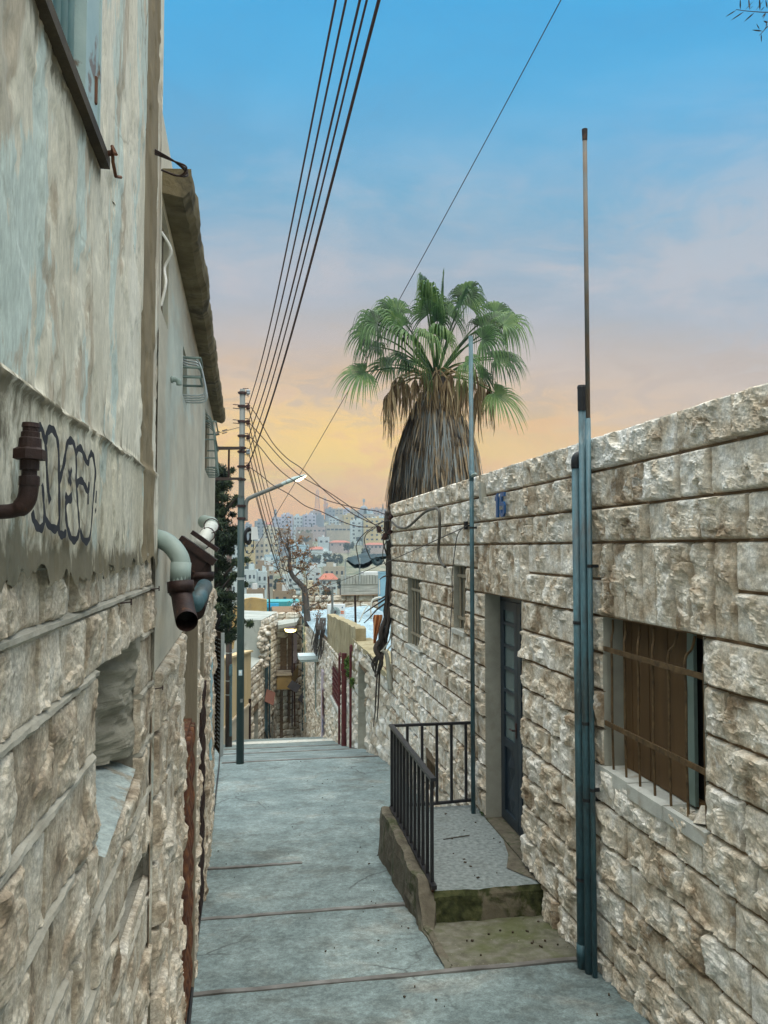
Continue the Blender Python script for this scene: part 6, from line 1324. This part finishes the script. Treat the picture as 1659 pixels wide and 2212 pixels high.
# ================================================================== evergreen behind the left wall
def tree(name, lab, cat, base, top, limbs, clumps, lm, bm, tr=.15, nleaf=400, ls=.05, flat=(1, 1, .8), grp=None, el=1.8, seed=1):
    rng = random.Random(seed); t = thing(name, lab, cat, base, grp); m = MB(); Q = smoothpath([np.array(base), (np.array(base) + np.array(top)) / 2 + A3(.1, 0, 0), np.array(top)], 6); m.tube(Q, np.linspace(tr, tr * .25, len(Q)), 8)
    for c, r in limbs:
        c = np.array(c); k = rng.uniform(.2, .9); s = np.array(base) + (np.array(top) - np.array(base)) * np.clip((c[2] - base[2]) / max(top[2] - base[2], .1) - .12, .1, .95); P = smoothpath([s, (s + c) / 2 + A3(0, 0, .1), c], 4); m.tube(P, np.linspace(tr * .35, tr * .08, len(P)), 6)
    part('trunk', m, bm, t, True); m = MB()
    for c, r in clumps:
        leaves(m, c, r, int(nleaf * (r / clumps[0][1]) ** 1.5) + 10, ls, rng, flat, 0, el)
    part('crown', m, lm, t); return t
YT = 18.2; rngT = random.Random(6); cl = []
for x, y, r in ((470, 1010, 16), (482, 1025, 12), (478, 1045, 16), (500, 1015, 6), (470, 1062, 18), (492, 1048, 8), (484, 1075, 11), (507, 1080, 9), (497, 1092, 8), (514, 1072, 5), (475, 1100, 14), (500, 1112, 6), (480, 1130, 18), (505, 1140, 14), (520, 1152, 9), (478, 1160, 20), (505, 1165, 14), (480, 1190, 20), (502, 1190, 9), (476, 1220, 20), (515, 1215, 10), (530, 1210, 8), (480, 1250, 20), (505, 1245, 8), (476, 1280, 20), (500, 1285, 10), (528, 1262, 7), (478, 1310, 20), (498, 1330, 10), (520, 1345, 9), (540, 1348, 7), (476, 1345, 20), (490, 1375, 14), (474, 1380, 20), (505, 1360, 8), (450, 1050, 20), (450, 1120, 22), (450, 1200, 24), (450, 1300, 24)):
    for k in range(3 if r > 9 else 2):
        cl.append((atY(x + rngT.uniform(-.5, .5) * r, y + rngT.uniform(-.45, .45) * r, YT + rngT.uniform(-.5, .5)), r / 1690 * YT * rngT.uniform(.8, 1.6)))
cl.sort(key=lambda q: -q[1]); b0 = A3(-1.05, YT, gz(YT) - .3)
tree('evergreen_tree', 'dark evergreen tree with ragged branches rising behind the left wall', 'tree', b0, atY(468, 1010, YT), [q for q in cl[::6]], cl, 'needles', 'bark', .17, 900, .027, (1, 1, .7), seed=6, el=2.0)
# ================================================================== leafless tree with orange leaves
YO = 37.5
ot = thing('bare_tree', 'leaning almost bare tree with withered orange leaves above the lane roofs', 'tree', atY(668, 1350, YO))
def z1_(x, y): return (495 + .1194 * x, 1072 + .1194 * y)
m = MB()
TR = [[(1430, 2350), (1400, 2050), (1370, 1720), (1300, 1600), (1180, 1480), (1120, 1380), (1090, 1250), (1100, 1120), (1090, 1010), (1040, 920), (1010, 870)]]
Q = smoothpath([atY(*z1_(*p), YO) for p in TR[0]], 5); m.tube(Q, np.linspace(.17, .035, len(Q)), 8)
BR = [[(1040, 920), (1070, 860), (1050, 780), (1075, 650), (1085, 600)], [(1060, 950), (1130, 920), (1200, 890), (1290, 840)], [(1095, 1000), (1060, 900), (980, 830), (920, 700), (870, 640)], [(1100, 1120), (1020, 1090), (960, 1140), (900, 1160)], [(1090, 1250), (1200, 1290), (1300, 1300), (1400, 1280), (1440, 1200)], [(1180, 1480), (1250, 1380), (1330, 1330), (1360, 1200), (1340, 1100)], [(1370, 1720), (1410, 1600), (1400, 1440), (1470, 1360)], [(1370, 1720), (1500, 1640), (1640, 1600), (1750, 1650), (1830, 1700)], [(1395, 2000), (1290, 1960), (1190, 1990), (1170, 2060)], [(1400, 2050), (1560, 1950), (1700, 1900), (1800, 1800)], [(1100, 1130), (1200, 1120), (1290, 1060), (1400, 1050), (1480, 1010)], [(1130, 1400), (1000, 1330), (930, 1300), (880, 1330)]]
tips = []
for P in BR:
    Q = smoothpath([atY(*z1_(*p), YO + rngT.uniform(-.3, .3)) for p in P], 5); m.tube(Q, np.linspace(.038, .009, len(Q)), 6)
    for q in Q[2::1]:
        e = q + A3(rngT.gauss(0, .35), rngT.gauss(0, .3), rngT.gauss(.1, .35)); m.tube([q, (q + e) / 2 + A3(0, 0, .05), e], [.012, .008, .004], 4); tips.append(e); tips.append(q)
part('trunk', m, 'bark_grey', ot, True); m = MB()
CL = [(1080, 800, 60), (1130, 830, 60), (1290, 770, 60), (900, 680, 40), (1150, 1040, 60), (1240, 1060, 70), (1350, 1060, 60), (1430, 1030, 50), (1120, 1300, 40), (890, 1350, 30), (950, 1490, 25), (1340, 1310, 60), (1420, 1290, 40), (900, 1040, 40), (1200, 2000, 100), (1560, 1600, 80), (1530, 1700, 90), (1620, 1560, 50), (1250, 1950, 60), (1640, 2000, 80), (1600, 2150, 90), (1250, 2080, 40), (1180, 1860, 50), (1700, 1850, 60), (1760, 1700, 50), (1310, 1180, 40)]
for x, y, r in CL:
    leaves(m, atY(*z1_(x, y), YO + rngT.uniform(-.3, .3)), r * .1194 / 1690 * YO * 1.25, int(r * .8), .042, rngT, (1, 1, 1), 0, 1.5)
for e in tips[::2]: leaves(m, e, .16, 4, .05, rngT, (1, 1, 1), 0, 1.5)
part('crown', m, 'leaf_orange', ot)
m = MB()                                                             # dry creeper on the far right wall
for k in range(26):
    x = rngT.uniform(683, 704); P = [onX(x, 1335, XR - .02), onX(x + rngT.uniform(-6, 3), 1360, XR - .12), onX(x - rngT.uniform(0, 12), 1390, XR - .1), onX(x - rngT.uniform(2, 14), rngT.uniform(1395, 1425), XR - .08)]; m.tube(smoothpath(P, 4), .018, 4)
single('dry_creeper', m, 'bark', 'dry dark creeper hanging over the far right wall above the white awning', 'creeper')
# ================================================================== olive spray at the top right, leaves close to the camera
def zo(x, y): return (2700 + x * .1911) * .55, y * .1911 * .55
YOl = 3.2; ob = thing('olive_branch', 'olive twig with narrow dark leaves hanging into the top right corner', 'branch', atY(*zo(1640, 250), YOl))
m = MB(); PO = lambda x, y, d=0: atY(*zo(x, y), YOl + d)
for P in ([(1000, 195), (1180, 222), (1390, 240), (1640, 252), (2100, 240), (2600, 60)], [(1480, 725), (1560, 640), (1660, 540), (1900, 420), (2100, 240)], [(1640, 430), (1620, 520)], [(2600, 60), (3600, -900)]):
    Q = smoothpath([PO(*p) for p in P], 5); m.tube(Q, np.linspace(.0014, .0028, len(Q)), 5)
part('twig', m, 'bark', ob)
m = MB(); tw = PO(3600, -900); Q = smoothpath([tw, tw + A3(.5, -.5, .25), A3(4.0, 1.3, 3.0), A3(4.4, .7, 2.2), A3(4.5, .55, .5), A3(4.55, .5, -3.2)], 6); m.tube(Q, np.interp(np.linspace(0, 1, len(Q)), [0, .4, .6, 1], [.003, .03, .10, .16]), 8); part('trunk', m, 'bark_grey', ob, True)
m = MB()
for (x0, y0), (x1, y1), w in [((1010, 205), (775, 350), 22), ((1170, 235), (885, 425), 24), ((1380, 255), (1160, 450), 26), ((1085, 205), (1085, -40), 30), ((1280, 210), (1255, -60), 36), ((1490, 225), (1480, -60), 38), ((1640, 180), (1605, -20), 32), ((1180, 210), (1370, 10), 12), ((1280, 190), (1350, 120), 9), ((1400, 220), (1570, 0), 14), ((1500, 225), (1590, 130), 16), ((1610, 260), (1530, 360), 26), ((1650, 470), (1560, 430), 40), ((1550, 640), (1320, 615), 32), ((1485, 610), (1415, 480), 22), ((1515, 690), (1520, 880), 24), ((1650, 500), (1550, 660), 14), ((1620, 260), (1545, 400), 12)]:
    a, b = PO(x0, y0), PO(x1, y1, rngT.uniform(-.02, .02)); d = b - a; s = np.cross(d, A3(.1, 1, .1)); s /= np.linalg.norm(s); ww = w * .1051 / 1660 * YOl * .62; tn = rngT.random()
    m.add([a, a + d * .35 + s * ww, a + d * .7 + s * ww * .75, b, a + d * .7 - s * ww * .75, a + d * .35 - s * ww, a + d * .5 + A3(0, .004, 0)], [(0, 1, 6), (1, 2, 6), (2, 3, 6), (3, 4, 6), (4, 5, 6), (5, 0, 6)], 0, (tn, tn, tn))
part('leaf', m, 'leaf_olive', ob)
# ================================================================== the town on the hill opposite
for nm, c in dict(h_white=(196, 210, 212), h_grey=(140, 148, 154), h_cream=(200, 192, 166), h_yellow=(200, 182, 130), h_beige=(172, 164, 144), h_lilac=(180, 182, 196), h_pink=(172, 158, 152), h_blue=(168, 200, 214), h_brown=(128, 100, 82), h_tan=(150, 132, 106)).items():
    l = L(*c); d = tuple(q * .72 for q in l[:3]) + (1,)
    mat(nm, [d, l], .12, .9, 0, stretch=(1, 1, .6), pos=[.25, .6], stain=(tuple(q * .5 for q in l[:3]) + (1,), .25, .58, .72, .5))
mat('h_window', [C4(.015, .02, .025), C4(.05, .06, .07)], .3, .25, spec=.5)
mat('h_lit', [C4(.5, .4, .2)], .3)
HR = np.random.RandomState(4); WMESH = {}
def wmesh(mn):
    if mn not in WMESH:
        m = MB(); m.box((0, 0, 0), (1, 1, 1)); V = np.concatenate(m.v); me = bpy.data.meshes.new('window'); me.from_pydata(V.tolist(), [], m.f); me.materials.append(M[mn]); WMESH[mn] = me
    return WMESH[mn]
def dist(yb): return float(np.interp(yb, [1100, 1120, 1160, 1200, 1250, 1290], [850, 780, 660, 510, 370, 270]))
NH = 0
def far_house(x0, x1, yt, yb, mt, label, fl, nc, roof=None, yaw=0.0, tanks=0, d=None, balc=False, skipw=(), wsc=1.0, grp='houses on the hillside'):
    global NH
    NH += 1; d = d or dist(yb); a, b = atY(x0, yt, d), atY(x1, yb, d); w = b[0] - a[0]; h = a[2] - b[2]; cx = (a[0] + b[0]) / 2
    w *= .97; dep = max(min(w * .8, 16), 7); base = min(b[2], float(tz(cx, d))) - 2
    t = thing('hill_house', label, 'house', (cx, d + dep / 2, base), grp); R = Matrix.Rotation(yaw, 3, 'Z'); Rn = np.array(R); o0 = A3(cx, d + dep / 2, 0)
    W = lambda p: o0 + Rn @ np.array(p, float)
    m = MB(); m.box(o0 + A3(0, 0, (a[2] + base) / 2), (w, dep, a[2] - base), R)
    for k in range(1, fl): 
        if HR.rand() < .35: m.box(o0 + A3(0, 0, a[2] - h * k / fl), (w + .25, dep + .25, .22), R)
    if roof is None or roof == 'flat':                               # parapet round a flat roof
        for sx, sy, lx, ly in ((0, -1, w, .3), (0, 1, w, .3), (-1, 0, .3, dep - .6), (1, 0, .3, dep - .6)): m.box(W((sx * (w / 2 - .15), sy * (dep / 2 - .15), 0)) + A3(0, 0, a[2] + .4), (lx + .004, ly, .85), R)
        if HR.rand() < .6: m.box(W((HR.uniform(-.25, .25) * w, .1 * dep, 0)) + A3(0, 0, a[2] + 1.3), (min(3.2, w * .4), 3, 2.6), R)
    part('wall', m, mt, t)
    if roof in ('red', 'hip'):
        m = MB(); e = .5; rh = min(2.2, h * .35 + .6); q = [W((sx * (w / 2 + e), sy * (dep / 2 + e), 0)) + A3(0, 0, a[2] + .01) for sx, sy in ((-1, -1), (1, -1), (1, 1), (-1, 1))]; rr = [W((sx * w * .28, 0, 0)) + A3(0, 0, a[2] + rh) for sx in (-1, 1)]
        m.add(q + rr, [(0, 1, 5, 4), (1, 2, 5), (2, 3, 4, 5), (3, 0, 4), (3, 2, 1, 0)]); part('roof', m, 'red_roof', t)
    fh = h / fl; org = ORG[t.name]
    for r in range(fl):
        for c in range(nc):
            if (r, c) in skipw or HR.rand() < .08: continue
            ww = min(1.9, w / nc * .5) * HR.uniform(.75, 1.1) * wsc; hh = min(1.5, fh * .46) * HR.uniform(.9, 1.1)
            p = W(((c + .5 + HR.uniform(-.06, .06)) / nc * w - w / 2, -dep / 2 - .02, 0)) + A3(0, 0, a[2] - fh * (r + .52))
            o = bpy.data.objects.new('window', wmesh('h_window')); _link(o); o.parent = t; o.location = [float(q) for q in p - org]; o.scale = (ww, .12, hh); o.rotation_euler[2] = yaw
    for s in (1, -1):                                                # side windows where the side shows
        if abs(yaw) > .12 and s * yaw < 0 or abs(yaw) > .12 and False:
            for r in range(fl):
                for c in range(max(1, int(dep / 5))):
                    p = W((s * (w / 2 + .02), (c + .5) / max(1, int(dep / 5)) * dep - dep / 2, 0)) + A3(0, 0, a[2] - fh * (r + .52))
                    o = bpy.data.objects.new('window', wmesh('h_window')); _link(o); o.parent = t; o.location = [float(q) for q in p - org]; o.scale = (1.2, .12, min(1.4, fh * .44)); o.rotation_euler[2] = yaw + math.pi / 2
    if balc:
        for r in range(fl):
            m = MB(); m.box(W((w * .2, -dep / 2 - .7, 0)) + A3(0, 0, a[2] - fh * (r + .95)), (w * .45, 1.4, .2), R); m.box(W((w * .2, -dep / 2 - 1.35, 0)) + A3(0, 0, a[2] - fh * (r + .95) + .5), (w * .45, .12, .9), R); part('balcony', m, mt, t)
    if roof is None and HR.rand() < .5:
        m = MB(); p = W((HR.uniform(-.4, .4) * w, HR.uniform(-.4, .2) * dep, 0)) + A3(0, 0, a[2] + .4); m.bar(p, p + A3(0, 0, HR.uniform(2.5, 4)), .12, .12, up=(1, 0, 0)); m.bar(p + A3(-.7, 0, 2.3), p + A3(.7, 0, 2.3), .1, .1); part('aerial', m, 'steel', t)
    if roof is None and not tanks and HR.rand() < .55: tanks = HR.randint(1, 3)
    for k in range(tanks):
        m = MB(); p = W((HR.uniform(-.35, .35) * w, HR.uniform(-.2, .1) * dep, 0)) + A3(0, 0, a[2] + .5); m.tube([p, p + A3(0, 0, 1.7)], .75, 10); part('water_tank', m, 'white_metal', t)
    return t
FH = far_house
# ridge line, left to right
FH(512, 529, 1143, 1156, 'h_grey', 'low grey house at the left end of the ridge, by the street pole', 2, 2)
FH(529, 544, 1134, 1150, 'h_grey', 'small grey house on the ridge above the junction box', 2, 2)
FH(551, 572, 1127, 1158, 'h_grey', 'plain grey block on the left ridge, right of the junction box', 4, 2, yaw=.2)
FH(572, 588, 1133, 1152, 'h_pink', 'pinkish low house below the minaret', 2, 2, roof='red')
FH(588, 608, 1119, 1134, 'h_lilac', 'pale house at the foot of the minaret', 2, 3)
FH(608, 633, 1113, 1141, 'h_lilac', 'wide grey lilac block on the ridge right of the minaret', 3, 3, yaw=-.1)
FH(634, 654, 1116, 1140, 'h_white', 'pale three storey block on the ridge, second right of the minaret', 3, 3)
FH(655, 682, 1113, 1142, 'h_lilac', 'pale lilac four storey block left of the lattice mast', 4, 3, yaw=.08)
FH(682, 701, 1114, 1138, 'h_grey', 'dark grey windowless block under the lattice mast', 1, 0, yaw=-.1)
FH(671, 694, 1105, 1115, 'h_pink', 'pinkish house on the very top beside the lattice mast foot', 1, 3, d=830)
FH(703, 724, 1100, 1117, 'h_grey', 'grey ridge house right of the thin mast', 2, 3, d=835)
FH(724, 741, 1100, 1112, 'h_beige', 'low beige ridge house halfway between the masts and the domed building', 2, 2, d=845)
FH(741, 757, 1101, 1113, 'h_lilac', 'low lilac ridge house left of the domed building', 2, 2, d=845)
FH(758, 776, 1104, 1118, 'h_beige', 'beige house just below and left of the domed building', 2, 3, d=800)
FH(798, 836, 1100, 1113, 'h_pink', 'long pink brown building on the ridge at the house corner', 2, 5, d=838)
FH(790, 806, 1106, 1116, 'h_blue', 'small light blue house below the domed building', 1, 2, d=790)
FH(786, 810, 1112, 1128, 'h_beige', 'beige house with dark trees in front, right part of the ridge', 2, 3, d=760)
# second row
FH(570, 600, 1141, 1172, 'h_cream', 'cream four storey block in front of the left ridge', 4, 3, yaw=.12)
FH(600, 628, 1143, 1170, 'h_tan', 'tan plain house behind the top of the bare tree', 2, 3)
FH(711, 733, 1121, 1138, 'h_white', 'white house with dark windows below the masts', 3, 3)
FH(733, 743, 1124, 1140, 'h_beige', 'narrow beige house between a white and a yellow house', 2, 1)
FH(742, 765, 1114, 1136, 'h_yellow', 'sandy yellow house with few windows high on the hill', 2, 2, yaw=.1)
FH(808, 836, 1118, 1138, 'h_blue', 'light blue block with white trim close to the house corner', 3, 4)
FH(758, 782, 1126, 1166, 'h_white', 'tall white five storey block left of the yellow one', 5, 2, yaw=.0, tanks=1)
FH(782, 788, 1127, 1166, 'h_grey', 'narrow grey side wing between the tall white and yellow blocks', 5, 1, d=648)
FH(788, 832, 1121, 1170, 'h_yellow', 'tall yellow five storey block next to the house corner', 5, 4, yaw=-.05, tanks=2)
FH(704, 758, 1136, 1151, 'h_beige', 'long unfinished building with open columned front', 1, 6, wsc=1.6)
FH(640, 704, 1140, 1152, 'h_pink', 'long low pink roofed row below the ridge blocks', 1, 7)
FH(640, 676, 1154, 1172, 'h_tan', 'tan terrace wall house under the yellow green trees', 1, 3)
# middle rows
FH(496, 518, 1156, 1214, 'h_white', 'tall white block left of the street pole', 5, 3, yaw=-.1)
FH(527, 551, 1172, 1224, 'h_yellow', 'yellow apartment block just right of the street pole', 4, 2, yaw=.02, tanks=1)
FH(551, 570, 1172, 1222, 'h_beige', 'darker yellow wing of the apartment block right of the street pole', 4, 2, d=455)
FH(570, 602, 1172, 1206, 'h_cream', 'cream block with flat roof right of the yellow apartment block', 3, 3, tanks=1)
FH(602, 628, 1168, 1192, 'h_grey', 'grey house partly behind the bare tree crown', 2, 3)
FH(628, 668, 1179, 1194, 'h_blue', 'long pale blue house with white tanks, left of the red tiled one', 1, 4, tanks=3)
FH(668, 703, 1187, 1199, 'h_white', 'white house with long red tiled roof left of the dark pines', 1, 4, roof='red')
FH(688, 712, 1162, 1177, 'h_white', 'small white house with two dark windows on the open slope', 1, 2)
FH(713, 757, 1172, 1181, 'h_pink', 'long low red roofed house in the middle of the hillside', 1, 5, roof='red')
FH(790, 834, 1177, 1186, 'h_pink', 'long low red roofed house below the yellow block', 1, 5, roof='red')
FH(671, 718, 1193, 1207, 'h_white', 'white flat roofed house above the dark pines', 1, 4, tanks=1)
FH(571, 604, 1201, 1216, 'h_blue', 'light blue house front among the lower roofs', 1, 3)
FH(562, 592, 1213, 1224, 'h_white', 'low white house with big dish below the light blue front', 1, 3)
FH(604, 640, 1206, 1226, 'h_cream', 'cream house behind the trunk of the bare tree', 2, 3)
FH(700, 745, 1228, 1246, 'h_beige', 'low beige house between the dark pines and the red roof', 1, 4, d=330)
# lowest row
FH(528, 556, 1236, 1278, 'h_white', 'white house with dark upper terrace and blue shop fronts, lower left', 2, 3, yaw=-.1, d=255, balc=True)
FH(556, 577, 1240, 1278, 'h_white', 'right half of the white house with blue shop fronts', 2, 2, d=258)
FH(578, 592, 1238, 1272, 'h_beige', 'narrow beige house beside the white shop fronts', 2, 1, d=268)
FH(552, 590, 1225, 1240, 'h_tan', 'tan house behind the white house with shop fronts', 1, 3, d=310)
FH(610, 656, 1247, 1282, 'h_white', 'white house with balconies behind the bare tree trunk', 3, 4, d=250, balc=True)
FH(664, 694, 1234, 1268, 'h_white', 'white blue house with dark windows right of the bare tree trunk', 3, 2, d=250, tanks=2)
FH(694, 729, 1252, 1276, 'h_white', 'white villa with red hipped roof above the retaining wall', 2, 3, roof='red', d=240)
FH(500, 530, 1262, 1300, 'h_white', 'white block behind the service pole', 2, 3, d=230)
FH(532, 572, 1280, 1302, 'h_tan', 'low rubble coloured house above the ochre yard wall', 1, 3, d=200)
FH(590, 640, 1284, 1302, 'h_tan', 'low brown house behind the turquoise container', 1, 3, d=190)
FH(652, 690, 1276, 1296, 'h_cream', 'low cream house between the bare tree and the villa', 1, 3, d=210)
# domed building, minaret, masts
db = thing('domed_building', 'large domed building with a rooftop mast on the ridge', 'building', atY(786, 1105, 848)); m = MB(); a, b = atY(775, 1101, 848), atY(798, 1108, 848); m.bb((a[0], 848, b[2] - 10), (b[0], 862, a[2])); part('wall', m, 'h_grey', db)
m = MB(); c = atY(786, 1101, 855); R0 = (b[0] - a[0]) * .38; lathe(m, c, (0, 0, 1), [(R0 * math.sin(t), R0 * math.cos(t) + .01) for t in np.linspace(0, math.pi / 2, 8)], 18); part('dome', m, 'h_grey', db, True)
m = MB(); c = atY(786, 1093, 855); m.tube([c, c + A3(0, 0, 5)], .5, 6); m.box(c + A3(0, 0, 6.2), (2.4, 2.4, 3.6)); part('mast', m, 'h_grey', db)
mn = thing('minaret', 'slim grey minaret on the left ridge', 'minaret', atY(595, 1122, 800)); m = MB(); c = atY(595, 1126, 800); k = 800 / 1690; lathe(m, c, (0, 0, 1), [(0, 2.6), (8 * k, 2.2), (8.2 * k, 2.9), (9.2 * k, 2.9), (9.4 * k, 1.6), (18 * k, 1.4), (18.2 * k, 2.4), (19.4 * k, 2.4), (19.6 * k, 1.1), (23 * k, 1.0), (23.2 * k, 1.5), (28 * k, .1)], 12); part('tower', m, 'h_grey', mn, True)
def mast(lab, x, yb, yt, w0, w1, d):
    t = thing('lattice_mast', lab, 'mast', atY(x, yb, d), 'telecommunication masts on the ridge'); a, b = atY(x, yb + 4, d), atY(x, yt, d); n = 10; m = MB()
    cs = lambda z_: [(sx * (w0 + (w1 - w0) * z_) / 2, sy * (w0 + (w1 - w0) * z_) / 2) for sx, sy in ((-1, -1), (1, -1), (1, 1), (-1, 1))]
    for k in range(n):
        z0, z1 = k / n, (k + 1) / n; c0, c1 = cs(z0), cs(z1); P0 = [a + (b - a) * z0 + A3(x_, y_, 0) for x_, y_ in c0]; P1 = [a + (b - a) * z1 + A3(x_, y_, 0) for x_, y_ in c1]
        for i in range(4): m.bar(P0[i], P1[i], .35, .35, up=(1, 0, 0)); m.bar(P0[i], P1[(i + 1) % 4], .22, .22); m.bar(P1[i], P1[(i + 1) % 4], .22, .22)
    part('lattice', m, 'mast_red', t); m = MB(); m.tube([b, b + A3(0, 0, 3)], .25, 6)
    for s in (-1, 1): m.box(b + A3(s * 1.2, -.5, -1.5), (.8, .5, 3)); m.box(b + A3(s * 1.3, -.5, -8), (.9, .6, 2.4))
    part('antenna', m, 'h_white', t)
mast('tall red and white lattice mast on the ridge', 685.5, 1108, 1060, 6.2, 2.0, 840); mast('thin lattice mast just right of the tall one', 702, 1106, 1076, 2.2, 1.4, 845); mast('short thin lattice mast right of the other two', 706, 1106, 1086, 2.0, 1.4, 850)
# trees between the houses
def far_tree(x0, x1, yt, yb, lab, mt='leaf_far', kind='round', cat='tree', seed=1, d=None):
    rng = random.Random(seed); d = d or dist(yb) - 6; a, b = atY(x0, yt, d), atY(x1, yb, d); w, h = b[0] - a[0], a[2] - b[2]; cx = (a[0] + b[0]) / 2
    t = thing('hill_tree', lab, cat, (cx, d, b[2]), 'trees on the hillside'); m = MB(); m.tube([(cx, d, b[2] - 2), (cx, d, b[2] + h * .6)], max(.2, w * .03), 6); part('trunk', m, 'bark', t); m = MB()
    n = 26 if kind == 'round' else 12
    for k in range(n):
        if kind == 'round': c = (cx + rng.uniform(-.42, .42) * w, d + rng.uniform(-.3, .3) * w, b[2] + h * rng.uniform(.25, .88)); r = min(w, h) * rng.uniform(.10, .2)
        else: f = k / n; c = (cx, d, b[2] + h * (.06 + .9 * f)); r = w * .5 * (1 - f * .85) * .8
        leaves(m, c, r, 60, max(.35, min(w, h) * .045), rng, (1, 1, 1))
    part('crown', m, mt, t)
far_tree(698, 726, 1192, 1226, 'big dark pine clump in the middle of the hillside, left half', seed=2); far_tree(718, 741, 1196, 1227, 'big dark pine clump in the middle of the hillside, right half', seed=3)
far_tree(739, 765, 1170, 1194, 'dark round tree between the red roofed houses', seed=4); far_tree(668, 694, 1196, 1232, 'greyish tree left of the dark pine clump', seed=5)
far_tree(782, 796, 1097, 1113, 'dark conifer on the ridge below the domed building', kind='cone', seed=6, d=770); far_tree(771, 778, 1106, 1118, 'small dark cypress left of the ridge conifer', kind='cone', seed=7, d=770)
far_tree(825, 829, 1088, 1101, 'lone slim cypress on the ridge by the palm skirt', kind='cone', seed=8, d=830); far_tree(640, 674, 1144, 1157, 'yellow green spreading trees under the ridge blocks', 'leaf_far_yellow', seed=9)
far_tree(762, 772, 1113, 1126, 'dark bush beside the sandy yellow house', seed=10); far_tree(769, 783, 1160, 1172, 'dark bush at the foot of the tall white block', seed=11); far_tree(670, 676, 1130, 1145, 'slim cypress in front of the lilac block', kind='cone', seed=12, d=700)
far_tree(592, 612, 1248, 1284, 'scrubby grey green tree between the white houses', seed=13, d=245); far_tree(527, 550, 1222, 1234, 'low shrubs under the yellow apartment block', seed=14, d=400); far_tree(600, 618, 1270, 1290, 'low bush above the turquoise container', seed=15, d=200)
far_tree(700, 716, 1276, 1300, 'dark shrub below the villa with the red hipped roof', seed=16, d=150); far_tree(730, 740, 1250, 1275, 'shrub right of the villa', seed=17, d=235); far_tree(652, 668, 1160, 1172, 'tree right of the bare tree crown on the slope', seed=18); far_tree(780, 800, 1184, 1200, 'green scrub below the long red roof', seed=19)
# ------------------------------------------------------------------ haze
m = MB(); m.bb((-620, -45, -60), (720, 1010, 85)); hz = build('haze', m, [], None, loc=(0, 0, 0)); hz['kind'] = 'stuff'
hm = bpy.data.materials.new('haze'); hm.use_nodes = True; t = hm.node_tree; t.nodes.clear(); vo = t.nodes.new('ShaderNodeVolumePrincipled'); ou = t.nodes.new('ShaderNodeOutputMaterial')
vo.inputs['Color'].default_value = (.58, .78, .95, 1); vo.inputs['Density'].default_value = .00052; vo.inputs['Anisotropy'].default_value = .2; t.links.new(vo.outputs[0], ou.inputs['Volume']); hz.data.materials.append(hm)
